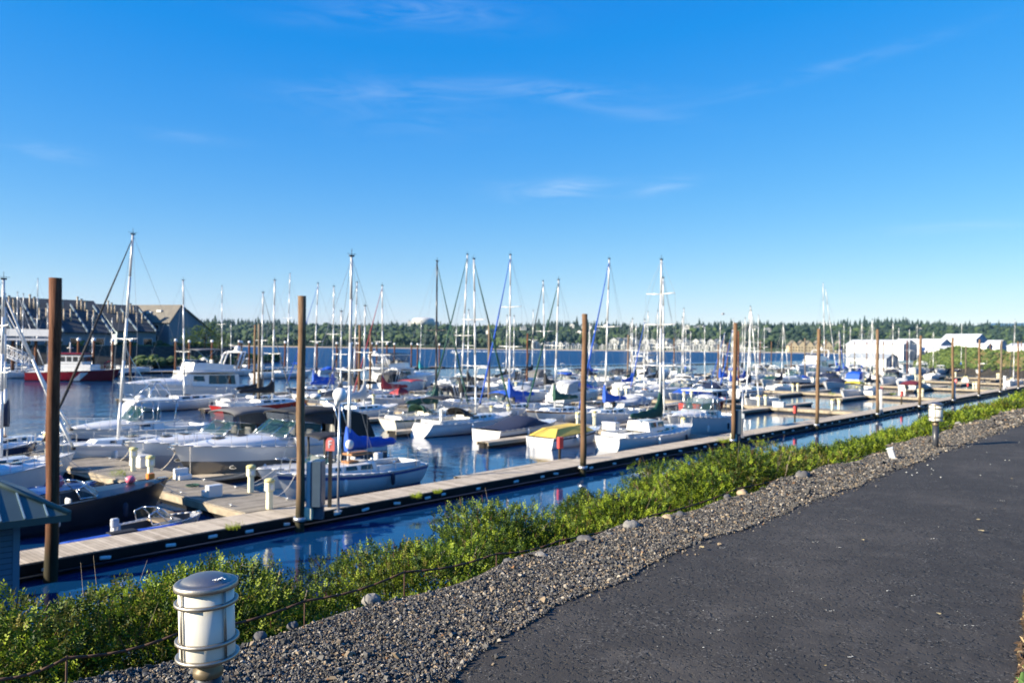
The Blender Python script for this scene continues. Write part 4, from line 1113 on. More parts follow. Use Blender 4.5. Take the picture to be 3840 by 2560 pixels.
REDH = cm("red_hull", (0.36, 0.022, 0.012), 0.25, var=0.12)
MAROON = cm("maroon_canvas", (0.14, 0.012, 0.02), 0.8, var=0.15)
REDC = cm("red_canvas", (0.30, 0.03, 0.04), 0.8, var=0.15)
BLUEC = cm("royal_blue_canvas", (0.005, 0.07, 0.42), 0.7, var=0.15, vscale=4, bump=.4, bscale=6)
NAVYC = cm("navy_canvas", (0.012, 0.018, 0.045), 0.75, var=0.2, vscale=4, bump=.4, bscale=6)
BLACKC = cm("black_canvas", (0.012, 0.012, 0.014), 0.75, var=0.25, vscale=4, bump=.4, bscale=6)
GREYC = cm("grey_canvas", (0.10, 0.10, 0.105), 0.8, var=0.15, vscale=4, bump=.4, bscale=6)
PALEC = cm("pale_grey_tarp", (0.42, 0.43, 0.44), 0.75, var=0.15, vscale=2, bump=.7, bscale=5)
GREENC = cm("forest_green_canvas", (0.006, 0.06, 0.04), 0.75, var=0.2, vscale=4, bump=.4, bscale=6)
YELC = cm("yellow_canvas", (0.60, 0.42, 0.075), 0.7, var=0.1, vscale=1.5, bump=.3, bscale=4)
ORNG = cm("orange_plastic", (0.75, 0.22, 0.03), 0.5)
PINK = cm("pink_buoy_vinyl", (0.72, 0.16, 0.24), 0.45)
YELP = cm("yellow_plastic", (0.75, 0.60, 0.05), 0.5)
ALU = cm("mast_aluminium", (0.62, 0.62, 0.60), 0.35, metal=0.25, var=0.06)
ALUD = cm("bronze_mast", (0.06, 0.055, 0.05), 0.35, metal=0.5)
CHROME = cm("stainless", (0.72, 0.72, 0.73), 0.18, metal=1.0)
WIRE = cm("rigging_wire", (0.28, 0.29, 0.30), 0.4, metal=0.6)
TEAK = cm("teak", (0.30, 0.14, 0.05), 0.6, var=0.2, vscale=5)
SMOKE = cm("smoked_glass", (0.012, 0.016, 0.022), 0.05, spec=0.8)
def glass_mat(name, c, a):
    m, n, l, b = node_mat(name)
    b.inputs["Base Color"].default_value = (*c, 1); b.inputs["Roughness"].default_value = .04; b.inputs["Alpha"].default_value = a
    return m
AQUA = glass_mat("aqua_windscreen", (0.025, 0.07, 0.065), .55)
CLEARV = glass_mat("clear_vinyl", (0.10, 0.12, 0.15), .38)
VINYL = cm("seat_vinyl", (0.46, 0.46, 0.45), 0.6, var=.1)
SAILW = cm("sailcloth", (0.72, 0.72, 0.70), .7)
GUNM = cm("gunmetal_hull", (0.018, 0.022, 0.032), 0.32, metal=.2, var=.1)
BOATS = []

def sm(x): x = max(0.0, min(1.0, x)); return x * x * (3 - 2 * x)
class Hull:
    def __init__(s, root, L, B, fs, fb, kind, mh, rake=None, tr=0.25, ws=None, deck=DECKW, stripe=None, boot=None, stripe_w=(0.06, 0.16), two=None, deckdrop=0.03, rail=None, nst=16):
        s.L, s.B, s.fs, s.fb, s.kind = L, B, fs, fb, kind
        s.rake = rake if rake is not None else (L * .11 if kind == 'sail' else L * .13)
        s.tr = tr; s.ws = ws if ws is not None else (.62 if kind == 'sail' else .93); s.root = root
        T = [i / nst for i in range(nst + 1)]
        Ws = [0, .10, .22, .38, .55, .72, .86, 1.0]
        mb = MB(); mb.smooth = True
        if two is None:
            mb.loft([[s.pt(t, w, 1) for w in Ws] + [s.pt(t, w, -1) for w in Ws[-2::-1]] for t in T], closed=False)
        else:
            mb.loft([[s.pt(t, w, 1) for w in Ws] + [s.pt(t, w, -1) for w in Ws[-2::-1]] for t in T], closed=False)
        mb.smooth = False
        ring = [s.pt(0, w, 1) for w in Ws] + [s.pt(0, w, -1) for w in Ws[-2::-1]]
        mb.add(ring, [tuple(range(len(ring)))])
        s.o = mb.build("hull", mh, root)
        if deck:
            mb = MB()
            rows = []
            for t in T:
                p, q = s.pt(t, 0, 1), s.pt(t, 0, -1); dz = -deckdrop
                rows.append([(p[0], p[1] * .985, p[2] + dz), (p[0], p[1] * .4, p[2] + dz + .035 * p[1] * 2), (p[0], q[1] * .4, q[2] + dz + .035 * p[1] * 2), (q[0], q[1] * .985, q[2] + dz)])
            mb.loft(rows, closed=False); mb.build("deck", deck, root)
        def band(name, w0, w1, m, off=.012):
            mb = MB(); mb.smooth = True
            for sd in (1, -1):
                mb.loft([[s.pt(t, w0, sd, off), s.pt(t, (w0 + w1) / 2, sd, off), s.pt(t, w1, sd, off)] for t in T], closed=False)
            mb.build(name, m, root)
        if two: band("lower_topside", .30, .80, two, .010)
        if stripe: band("sheer_stripe", stripe_w[0], stripe_w[1], stripe)
        if boot: band("boot_stripe", .68, .76, boot)
        mb = MB()
        for sd in (1, -1): mb.tube([s.pt(t, 0, sd, .015) for t in T], .03, 5)
        mb.build("rub_rail", rail or GEL, root)
    def hb(s, t):
        if s.kind == 'sail':
            tm = .45
            if t < tm: f = s.ws + (1 - s.ws) * math.sin(math.pi / 2 * t / tm)
            else: f = math.cos(math.pi / 2 * ((t - tm) / (1 - tm)) ** 1.55) ** .9 if t < 1 else 0
        elif s.kind == 'double':
            f = math.sin(math.pi * min(1, max(0, (t * .93 + .07)))) ** .6 if t < 1 else 0
        else:
            f = s.ws + (1 - s.ws) * sm(t / .4) if t < .4 else (max(0, 1 - ((t - .4) / .6) ** 2.6)) ** .85
        return max(f, 0.0) * s.B / 2
    def sheer(s, t):
        if s.kind == 'power': return s.fs + (s.fb - s.fs) * (t ** 1.5)
        return s.fs + (s.fb - s.fs) * t ** 1.3 - .10 * math.sin(math.pi * t) * s.fb
    def pt(s, t, w, side, off=0.0):
        b = s.hb(t); z1 = s.sheer(t)
        if s.kind == 'power':
            if w < .72: f = 1 - (.10 + .42 * t ** 2) * (w / .72) ** 1.2
            else: f = (1 - (.10 + .42 * t ** 2)) * (1 - ((w - .72) / .28) ** 1.3)
        else:
            f = max(0, 1 - w ** 2.6) ** .62
        z = z1 * (1 - w / .72) if w < .72 else -.45 * (w - .72) / .28
        x = (t - .5) * s.L - s.rake * (w ** 1.1) * t ** 5
        x += s.tr * w * (1 - t) ** 6 * (1 if s.tr > 0 else 1)
        y = b * f
        return (x, side * (y + (off if y > .001 or off > 0 else 0)), z)
    def edge(s, t, side, inset=.08, dz=0.0):
        p = s.pt(t, 0, side); y = max(0, abs(p[1]) - inset)
        return (p[0], side * y, p[2] + dz)

def rails(h, t0, t1, ht, name="guard_rail", n=7, m=None, wire=False):
    mb = MB(); m = m or CHROME; r = .014 if not wire else .008
    for sd in (1, -1):
        pts = [Vector(h.edge(t0 + (t1 - t0) * i / n, sd, .07, ht)) for i in range(n + 1)]
        mb.tube(pts, r, 4)
        for i in range(0, n + 1, 1 if not wire else 2): mb.cyl(h.edge(t0 + (t1 - t0) * i / n, sd, .07, -.02), pts[i], .011, n=4, caps=False)
    if t1 > .97: pass
    return mb.build(name, m, h.root)
def pulpit(h, root):
    mb = MB(); H = .6
    a = [Vector(h.edge(.86, 1, .05, H)), Vector(h.edge(.94, 1, .02, H)), Vector((h.L / 2 + .05, 0, h.fb + H)), Vector(h.edge(.94, -1, .02, H)), Vector(h.edge(.86, -1, .05, H))]
    mb.tube(a, .016, 5)
    for sd in (1, -1): mb.cyl(h.edge(.86, sd, .05), a[0 if sd > 0 else 4], .014, n=4); mb.cyl(h.edge(.95, sd, .02), a[1 if sd > 0 else 3], .014, n=4)
    mb.build("pulpit", CHROME, root)
def pushpit(h, root):
    mb = MB(); H = .65
    P = [Vector(h.edge(.12, 1, .05, H)), Vector(h.edge(.0, 1, .08, H)), Vector(h.edge(.0, -1, .08, H)), Vector(h.edge(.12, -1, .05, H))]
    mb.tube(P, .016, 5); mb.tube([p - Vector((0, 0, .3)) for p in P], .012, 4)
    for p in P: mb.cyl(p - Vector((0, 0, H)), p, .014, n=4)
    mb.build("pushpit", CHROME, root)
def trunk(root, x0, x1, w0, w1, z, h0, h1, m, win=None, name="cabin", wins=None, slope=.86, front=.35, winm=None, roofm=None):
    """cabin trunk from x0 (aft) to x1 (fore); returns the mesh object"""
    n = 6; mb = MB(); rows = []
    for i in range(n + 1):
        f = i / n; x = x0 + (x1 - x0) * f; w = w0 + (w1 - w0) * f ** 1.4; hh = (h0 + (h1 - h0) * f); zz = z(x)
        rows.append((x, w, zz, hh))
    rings = []
    for k, (x, w, zz, hh) in enumerate(rows):
        if k == n:
            rings.append([(x - front * .0, w, zz - .05), (x - front, w * slope, zz + hh * .92), (x - front, w * slope * .5, zz + hh), (x - front, -w * slope * .5, zz + hh), (x - front, -w * slope, zz + hh * .92), (x, -w, zz - .05)])
        else: rings.append([(x, w, zz - .05), (x, w * slope, zz + hh * .92), (x, w * slope * .5, zz + hh), (x, -w * slope * .5, zz + hh), (x, -w * slope, zz + hh * .92), (x, -w, zz - .05)])
    mb.loft(rings); c = mb.build(name, m, root)
    for (a, b_, lo, hi) in (wins or []):
        for sd in (1, -1):
            q = []
            for f, v in ((a, lo), (b_, lo), (b_ - .01, hi), (a + .012, hi)):
                x = x0 + (x1 - x0) * f; w = w0 + (w1 - w0) * f ** 1.4; hh = h0 + (h1 - h0) * f
                yy = w + (w * slope - w) * v / .92; q.append((x, sd * (yy + .006), z(x) + hh * v))
            if sd < 0: q = q[::-1]
            MB().plate(q, .012, (0, sd, .15)).build("window", winm or SMOKE, c)
    return c
def fender(root, x, y, z, m=None):
    mb = MB(); mb.smooth = True; mb.lathe([(.02, -.28), (.09, -.2), (.10, 0), (.09, .2), (.02, .28)], (x, y, z), 8); mb.build("fender", m or GEL, root)
def sailcover(root, xm, zb, bl, m, aft=-1, base=.5, rise=1.15, thin=False):
    """loft of a stacked sail under its cover: tall at the mast, tapering along the boom"""
    mb = MB(); mb.smooth = True; n = 20; rings = []
    for i in range(n + 1):
        f = i / n; x = xm + aft * (f * bl + (.0 if i else -.16))
        top = zb + .18 + .34 * (1 - f) + rise * math.exp(-(f * bl / .27) ** 1.2) + .03 * math.sin(f * 23)
        bot = zb - .10 - .08 * (1 - f) + .025 * math.sin(f * 17); w = .17 * (1 - .45 * f) + .03 * math.sin(i * 2.2) * .5
        if i == n: top, bot, w = zb + .1, zb, .05
        rings.append([(x, w * .55, bot), (x, w, bot + (top - bot) * .25), (x, w * .75, bot + (top - bot) * .6), (x, w * .18, top), (x, -w * .18, top), (x, -w * .75, bot + (top - bot) * .6), (x, -w, bot + (top - bot) * .25), (x, -w * .55, bot)])
    mb.loft(rings); mb.build("sail_cover", m, root)
def canopy(root, x0, x1, w, z0, z1, m, name="bimini", arch=.12, legs=True, droop=.10):
    mb = MB(); mb.smooth = True; n = 6; rings = []
    for i in range(n + 1):
        f = i / n; x = x0 + (x1 - x0) * f; zt = z1 - droop * (2 * f - 1) ** 2
        top = [(x, w * math.cos(a), zt - arch + arch * math.sin(a) * 1.0) for a in [math.pi * k / 8 for k in range(9)]]
        rings.append(top + [(p[0], p[1] * .985, p[2] - .03) for p in reversed(top)])
    mb.loft(rings); o = mb.build(name, m, root)
    if legs:
        mb = MB()
        for sd in (1, -1):
            xm = (x0 + x1) / 2
            for xx in (x0 + .05, x1 - .05): mb.cyl((xm, sd * w * 1.0, z0), (xx, sd * w * .98, z1 - arch - droop), .015, n=4)
        mb.build("canopy_frame", CHROME, root)
    return o

def finish(root, p, heading, label, cat, group=None):
    root.location = p; root.rotation_euler[2] = heading
    tag(root, label, cat, group); BOATS.append((sq(Vector(p)), root))
    return root

def sailboat(label, q=None, mast=None, dirn=-1, L=9.0, hullm=GEL, stripe=None, boot=None, cover=BLUEC, jib=None, mastm=ALU, dodger=None, bimini=None, tr=.35, cat="sailboat", name="sailboat",
             p=None, spreaders=(.55,), yaw=0.0, mastf=.06, deckhouse=False, zt=None, wheel=False, cover_rise=.85, jib_r=.055, rail_m=None, group=None, mizzen=None, s=None, B=None, detail=2, double=False, cabin_w=None, awin=None, stripe_w=(.06, .16)):
    """mast = (x base, y base, x top, y top) in the photo; q = berth line"""
    root = empty(name, (0, 0, 0))
    B = B or L * .32; fs, fb = .80 + L * .012, .95 + L * .035
    h = Hull(root, L, B, fs, fb, 'double' if double else 'sail', hullm, stripe=stripe, stripe_w=stripe_w, boot=boot or NAVY, tr=tr, rail=rail_m)
    z = lambda x: h.sheer(max(0, min(1, x / L + .5))) - .03
    xm = L * mastf
    head = (ANG_U if dirn > 0 else ANG_U + math.pi) + yaw
    if mast:
        xb, yb, xt, yt = mast
        if q is None:
            pm = at(xb, yb, 1.25); s_m, q = sq(pm)
        else: s_m = s_of(q, xb, yb)
        fwd = Vector((math.cos(head), math.sin(head), 0))
        pm = W(s_m, q); pc = pm - fwd * xm
        d = ray(xt, yt); ztop = CAM_Z + d.z * pm.y / d.y
        leanpx = (xt - xb) - 0.0119 * (yb - yt); dX = leanpx / F_PX * pm.y
        c_, s_ = math.cos(-head), math.sin(-head); lean = (dX * c_, dX * s_)
    else:
        pc = p if p is not None else W(s, q); ztop = zt or 10.5; lean = (0, 0)
    cabw = cabin_w or B * .30
    wz = awin or [(.08, .30, .36, .84), (.36, .56, .38, .84), (.64, .74, .42, .80)]
    c = trunk(root, -L * .10, L * .27, cabw * 1.05, cabw * .62, z, .46, .26, GEL if hullm != CREAM else CREAM, wins=wz)
    if deckhouse: trunk(root, -L * .16, L * .04, cabw * 1.02, cabw * .95, lambda x: z(x) + .30, .62, .58, GEL, wins=[(.12, .45, .35, .85), (.55, .9, .35, .85)], name="pilot_house", front=.25)
    # cockpit: coamings around a slab coloured dark to stand for the well's shade
    mb = MB(); w = cabw * 1.05
    for sd in (1, -1): mb.box(-L * .42, -L * .105, sd * w - .07, sd * w + .07, fs - .06, fs + .22)
    mb.box(-L * .43, -L * .42, -w, w, fs - .06, fs + .22); mb.build("cockpit_coaming", GEL, root)
    MB().box(-L * .415, -L * .11, -w + .1, w - .1, fs - .04, fs + .02).build("cockpit_well", cm("well_shade_grey", (.10, .10, .10), .6), root)
    if detail > 1:
        MB().box(L * .02 - .3, L * .02 + .3, -.28, .28, z(0) + .40, z(0) + .50, .02).build("hatch", SMOKE if L > 8 else TEAK, root)
        pulpit(h, root); pushpit(h, root); rails(h, .12, .86, .55, "lifeline", 8, wire=True)
        for sd in (1, -1):
            mb = MB(); mb.smooth = True; mb.lathe([(.075, 0), (.06, .06), (.075, .14)], (-L * .22, sd * w, fs + .22), 8); mb.build("winch", CHROME, root)
        MB().plate([(-L * .5 + .3, 0, -.6), (-L * .5 + .0, 0, -.6), (-L * .5 + .05, 0, -.1), (-L * .5 + .35, 0, -.1)], .04, (0, 1, 0)).build("rudder", hullm, root)
    if wheel:
        mb = MB()
        ring = [(-L * .33, .42 * math.cos(a), fs + .85 + .42 * math.sin(a)) for a in [2 * math.pi * k / 16 for k in range(17)]]
        mb.tube(ring, .016, 5)
        for k in range(3): a = math.pi * k / 3; mb.cyl((-L * .33, .42 * math.cos(a), fs + .85 + .42 * math.sin(a)), (-L * .33, -.42 * math.cos(a), fs + .85 - .42 * math.sin(a)), .01, n=4)
        mb.build("steering_wheel", CHROME, root); MB().box(-L * .33 + .03, -L * .33 + .2, -.12, .12, fs, fs + 1.0, .02).build("pedestal", GEL, root)
    # mast
    zb0 = z(xm) + .35; mr = .05 + L * .0036
    mb = MB(); k = 5
    P = [Vector((xm + lean[0] * i / k, lean[1] * i / k, zb0 - .35 + (ztop - zb0 + .35) * i / k)) for i in range(k + 1)]
    mb.tube(P, [mr * (1 - .30 * (i / k) ** 2) for i in range(k + 1)], 10); M_ = mb.build("mast", mastm, root)
    top = P[-1]
    mb = MB(); mb.cyl(top, top + Vector((0, 0, .35)), .012, n=4); mb.cyl(top + Vector((-.25, 0, .12)), top + Vector((.25, 0, .12)), .012, n=4); mb.box(top.x - .12, top.x + .12, top.y - .05, top.y + .05, top.z, top.z + .07); mb.build("masthead", BLACKC, M_)
    for fs_ in spreaders:
        c0 = P[0].lerp(top, fs_); sw = B * .40 * (1.1 - .35 * fs_) + .15
        for sd in (1, -1):
            mb = MB(); mb.cyl(c0, c0 + Vector((-.08, sd * sw, .05)), .042, .030, 6); mb.build("spreader", mastm if mastm != ALUD else ALUD, M_)
    mb = MB(); r = .009 if L < 12 else .012
    bowp = Vector((L * .49, 0, fb)); sternp = Vector((-L * .49, 0, fs))
    mb.cyl(top, sternp, r, n=3, caps=False)
    if not jib: mb.cyl(top - Vector((0, 0, .1)), bowp, r, n=3, caps=False)
    for sd in (1, -1):
        pts = [top] + [P[0].lerp(top, f) + Vector((-.08, sd * (B * .40 * (1.1 - .35 * f) + .15), .05)) for f in sorted(spreaders, reverse=True)] + [Vector((xm - .1, sd * h.hb(.5 + mastf) * .96, z(xm) + .05))]
        for a, b_ in zip(pts, pts[1:]): mb.cyl(a, b_, r, n=3, caps=False)
        mb.cyl(P[0].lerp(top, spreaders[0]), Vector((xm - .7, sd * h.hb(.5) * .95, z(0) + .05)), r, n=3, caps=False)
    mb.build("rigging", WIRE, root)
    if jib:
        f0 = .985 if jib_r < .06 else .93; a = P[0].lerp(top, f0); mb = MB()
        mb.tube([bowp + Vector((0, 0, .25)), bowp.lerp(a, .25), bowp.lerp(a, .6), a], [jib_r * 1.15, jib_r * 1.5, jib_r * 1.1, jib_r * .45], 7); mb.build("furled_jib", jib, root)
        mb = MB(); mb.cyl(bowp + Vector((0, 0, .14)), bowp + Vector((0, 0, .26)), .11, n=10); mb.build("furler_drum", BLACKC, root)
    zb = zb0 + .68; bl = L * .36
    mb = MB(); mb.cyl((xm - mr, 0, zb), (xm - bl, 0, zb + .06), .06, .05, 8); mb.build("boom", mastm, root)
    if cover: sailcover(root, xm, zb + .08, bl * .97, cover, rise=cover_rise)
    if dodger:
        mb = MB(); mb.smooth = True; n = 5; rings = []
        for i in range(n):
            f = i / (n - 1); x = -L * .17 + L * .11 * f; hh = .62 * (1 - f ** 2.2) + .02
            arc = [(x, cabw * 1.05 * math.cos(a), z(0) + .40 + hh * math.sin(a) ** .6 if 0 < a < math.pi else z(0) + .40) for a in [math.pi * k / 8 for k in range(9)]]
            rings.append(arc + [(p_[0] - .01, p_[1] * .97, p_[2] - .03) for p_ in reversed(arc)])
        mb.loft(rings); mb.build("dodger", dodger, root)
    if bimini: canopy(root, -L * .43, -L * .20, cabw * 1.15, fs + .2, fs + 1.95, bimini)
    if mizzen:
        xz = -L * .30; mb = MB(); mb.cyl((xz, 0, fs), (xz + lean[0] * .5, lean[1] * .5, mizzen), mr * .75, mr * .5, 8); m2 = mb.build("mizzen_mast", mastm, root)
        sailcover(root, xz, fs + 1.5, L * .2, cover or GREENC, rise=.8)
    return finish(root, (pc.x, pc.y, 0), head, label, cat, group), h

def windscreen(root, x, w, z0, ht, frame=CHROME, glass=AQUA, rake=.75, side=1.4, wrap=.35):
    """raked wrap-around windscreen: front panels plus sides running aft"""
    A = [Vector((x - side, w, z0)), Vector((x - wrap, w * .96, z0)), Vector((x, w * .45, z0)), Vector((x, -w * .45, z0)), Vector((x - wrap, -w * .96, z0)), Vector((x - side, -w, z0))]
    Bv = [Vector((x - side - .1, w * .92, z0 + ht * .75)), Vector((x - wrap - rake * .85, w * .86, z0 + ht)), Vector((x - rake, w * .42, z0 + ht)), Vector((x - rake, -w * .42, z0 + ht)), Vector((x - wrap - rake * .85, -w * .86, z0 + ht)), Vector((x - side - .1, -w * .92, z0 + ht * .75))]
    mb = MB()
    for i in range(5): mb.add([A[i], A[i + 1], Bv[i + 1], Bv[i]], [(0, 1, 2, 3)])
    g = mb.build("windscreen", glass, root)
    mb = MB(); mb.tube(Bv, .022, 5); mb.tube(A, .022, 5)
    for i in range(6): mb.cyl(A[i], Bv[i], .02, n=5)
    mb.build("windscreen_frame", frame, g)
def foredeck(root, h, x0, x1, z1, w0, m, name="foredeck"):
    mb = MB(); mb.smooth = True; n = 8; rings = []
    for i in range(n + 1):
        f = i / n; x = x0 + (x1 - x0) * f; t = x / h.L + .5; zz = h.sheer(t) - .04; w = min(w0 * (1 - .15 * f), h.hb(t) * .88) * (1 - f ** 3 * .9); hh = z1 * (1 - f ** 1.8) + .03
        rings.append([(x, w * math.cos(a), zz + hh * math.sin(a) ** .75 if 0 < a < math.pi else zz) for a in [math.pi * k / 10 for k in range(11)]])
    mb.loft(rings, closed=True); return mb.build(name, m, root)
def radar_arch(root, x, w, z0, z1, m=GEL, dx=-.6, dome=True, tub=.05):
    mb = MB(); pts = [(x, w, z0), (x + dx * .7, w * .96, z1 - .18), (x + dx, w * .8, z1), (x + dx, -w * .8, z1), (x + dx * .7, -w * .96, z1 - .18), (x, -w, z0)]
    mb.tube([Vector(p) for p in pts], tub, 7); mb.tube([Vector((p[0] - .45, p[1], p[2])) for p in pts], tub * .8, 6)
    mb.box(x + dx - .5, x + dx + .05, -w * .8, w * .8, z1 - .02, z1 + .05); a = mb.build("radar_arch", m, root)
    if dome:
        mb = MB(); mb.smooth = True; mb.lathe([(.05, 0), (.26, .02), (.30, .10), (.28, .20), (.12, .26)], (x + dx - .25, .1, z1 + .05), 14); mb.build("radar_dome", GEL, a)
        mb = MB(); mb.smooth = True; mb.lathe([(.10, 0), (.2, .08), (.18, .14), (.05, .18)], (x + dx - .25, -.55, z1 + .05), 12); mb.build("antenna_dome", GEL, a)
    mb = MB(); mb.cyl((x + dx, w * .6, z1), (x + dx - .5, w * .6, z1 + 1.1), .008, n=3); mb.build("antenna", GEL, a)
def outboard(root, x, z=.55, m=None, y=0, k=1.0):
    mb = MB(); mb.M = Matrix.Translation((x, y, z)) @ Matrix.Scale(k, 4) @ Matrix.Translation((-x, -y, -z)); mb.box(x - .5, x - .06, y - .17, y + .17, z + .1, z + .62, .06); mb.box(x - .36, x - .16, y - .07, y + .07, -.4, z + .1); mb.box(x - .1, x + .04, y - .12, y + .12, z - .25, z + .2); mb.build("outboard_motor", m or BLACKC, root)

def cruiser(label, p, dirn=-1, L=9.5, B=None, hullm=GEL, two=None, top=BLACKC, curtain=True, arch=True, stripe=None, boot=NAVY, bridge=0.0, group=None, topz=2.95, glassm=AQUA, yaw=0, cover=None, hardtop=False, name="cabin_cruiser", cat="motorboat", ports=True):
    """express cruiser: raised rounded foredeck, wrap windscreen, canvas top, arch, swim platform"""
    root = empty(name, (0, 0, 0)); B = B or L * .33; k = L / 9.5
    fs, fb = 1.1 * k, 1.55 * k
    h = Hull(root, L, B, fs, fb, 'power', hullm, two=two, stripe=stripe, boot=boot, tr=-.15, rail=GELG)
    foredeck(root, h, -L * .02, L * .47, .46 * k, B * .40, GEL)
    xw = L * .08; z0 = h.sheer(.5) + .34 * k
    windscreen(root, xw + .15, B * .40, z0, .62 * k, glass=glassm, rake=.9 * k, side=L * .22)
    mb = MB(); w = B * .44
    for sd in (1, -1):
        mb.prism([(-L * .46, fs - .04), (-L * .02 + .3, h.sheer(.48) - .04), (-L * .02 + .5, z0), (-L * .12, z0 - .02), (-L * .44, fs + .22)], sd * w - .10, sd * w + .10)
    mb.box(-L * .475, -L * .44, -w, w, fs - .04, fs + .24); mb.build("coaming", GEL, root)
    MB().box(-L * .435, -L * .02, -w + .11, w - .11, fs - .15, fs - .005).build("cockpit_sole", DECKW, root)
    for sx, sy in ((-.06, .5), (-.06, -.5), (-.3, 0)):
        mb = MB(); xx = L * sx - (.3 if sx > -.2 else 0); yy = sy * B * .42
        ww = .28 if sx > -.2 else w * .7
        mb.box(xx - .25, xx + .25, yy - ww, yy + ww, fs, fs + .42, .04); mb.box(xx - .36, xx - .25, yy - ww, yy + ww, fs + .2, fs + .85, .03); mb.build("seat", VINYL, root)
    MB().box(-L * .5 - .62, -L * .49, -B * .40, B * .40, .30, .40, .03).build("swim_platform", GEL, root)
    if top:
        zt = topz * k
        mb = MB(); mb.smooth = True; n = 7; rings = []; x0, x1 = -L * .40, xw - .75 * k
        for i in range(n + 1):
            f = i / n; x = x0 + (x1 - x0) * f; zz = zt - .16 * (2 * f - 1) ** 2 - (.30 * (1 - f) ** 3)
            arc = [(x, B * .41 * math.cos(a), zz - .22 + .22 * math.sin(a) ** .7 if 0 < a < math.pi else zz - .22) for a in [math.pi * j / 8 for j in range(9)]]
            rings.append(arc + [(q_[0], q_[1] * .98, q_[2] - .035) for q_ in reversed(arc)])
        mb.loft(rings); mb.build("hardtop" if hardtop else "canvas_top", top, root)
        if curtain:
            mb = MB()                          # dark aft side curtains, sloping aft
            for sd in (1, -1):
                y0 = sd * B * .415
                mb.plate([(-L * .43, y0, fs + .22), (-L * .20, y0, fs + .30), (-L * .19, y0 * .98, zt - .28), (-L * .38, y0 * .98, zt - .48)], .02, (0, sd, 0))
            mb.plate([(-L * .44, B * .40, fs + .22), (-L * .44, -B * .40, fs + .22), (-L * .39, -B * .39, zt - .52), (-L * .39, B * .39, zt - .52)], .02, (-1, 0, 0))
            mb.build("side_curtain", top, root)
            mb = MB()
            for sd in (1, -1):
                y0 = sd * B * .405
                mb.add([(-L * .19, y0, z0 + .42 * k), (xw - 1.0 * k, y0 * .9, z0 + .62 * k), (x1, y0 * .9, zt - .34), (-L * .19, y0, zt - .28)], [(0, 1, 2, 3)])
            mb.add([(xw - .8 * k, B * .34, z0 + .62 * k), (xw - .8 * k, -B * .34, z0 + .62 * k), (x1, -B * .36, zt - .30), (x1, B * .36, zt - .30)], [(0, 1, 2, 3)])
            mb.build("clear_curtain", CLEARV, root)
        mb = MB()
        for sd in (1, -1):
            mb.cyl((xw - 1.0 * k, sd * B * .37, z0 + .60 * k), (x1, sd * B * .38, zt - .32), .018, n=4); mb.cyl((-L * .19, sd * B * .41, fs + .3), (-L * .19, sd * B * .40, zt - .26), .018, n=4)
        mb.build("canopy_frame", BLACKC, root)
    if arch: radar_arch(root, -L * .24, B * .45, fs + .25, (topz + .28) * k, dx=.75 * k, m=CHROME if arch == 2 else GEL, tub=.035 if arch == 2 else .06)
    rails(h, .56, .985, .48 * k, "bow_rail", 7)
    mb = MB(); mb.box(L * .5 - .35, L * .5 + .12, -.12, .12, fb - .02, fb + .05); mb.cyl((L * .5 + .1, 0, fb - .05), (L * .5 - .12, 0, fb - .35), .03, n=5); mb.box(L * .5 + .0, L * .5 + .16, -.2, .2, fb - .16, fb - .08); mb.build("anchor", CHROME, root)
    for sx in (.30, .20): MB().box(L * sx - .24, L * sx + .24, -.24, .24, h.sheer(.5 + sx) + (.33 if sx < .25 else .22) * k, h.sheer(.5 + sx) + (.40 if sx < .25 else .29) * k, .02).build("hatch", SMOKE, root)
    if ports:
        for t in (.80, .60):
            for sd in (1, -1):
                p_ = Vector(h.pt(t, .42, sd, .015)); mb = MB(); mb.smooth = True
                mb.loft([[p_ + Vector((math.cos(a) * .24 * r_, sd * o_, math.sin(a) * .09 * r_)) for a in [2 * math.pi * j / 12 for j in range(12)]] for r_, o_ in ((1, -.02), (1, .012))]); pr_ = mb.build("porthole", CHROME, root)
                mb = MB(); mb.loft([[p_ + Vector((math.cos(a) * .19, sd * o_, math.sin(a) * .065)) for a in [2 * math.pi * j / 12 for j in range(12)]] for o_ in (.013, .018)]); mb.build("pane", SMOKE, pr_)
    return finish(root, p, (ANG_U if dirn > 0 else ANG_U + math.pi) + yaw, label, cat, group), h

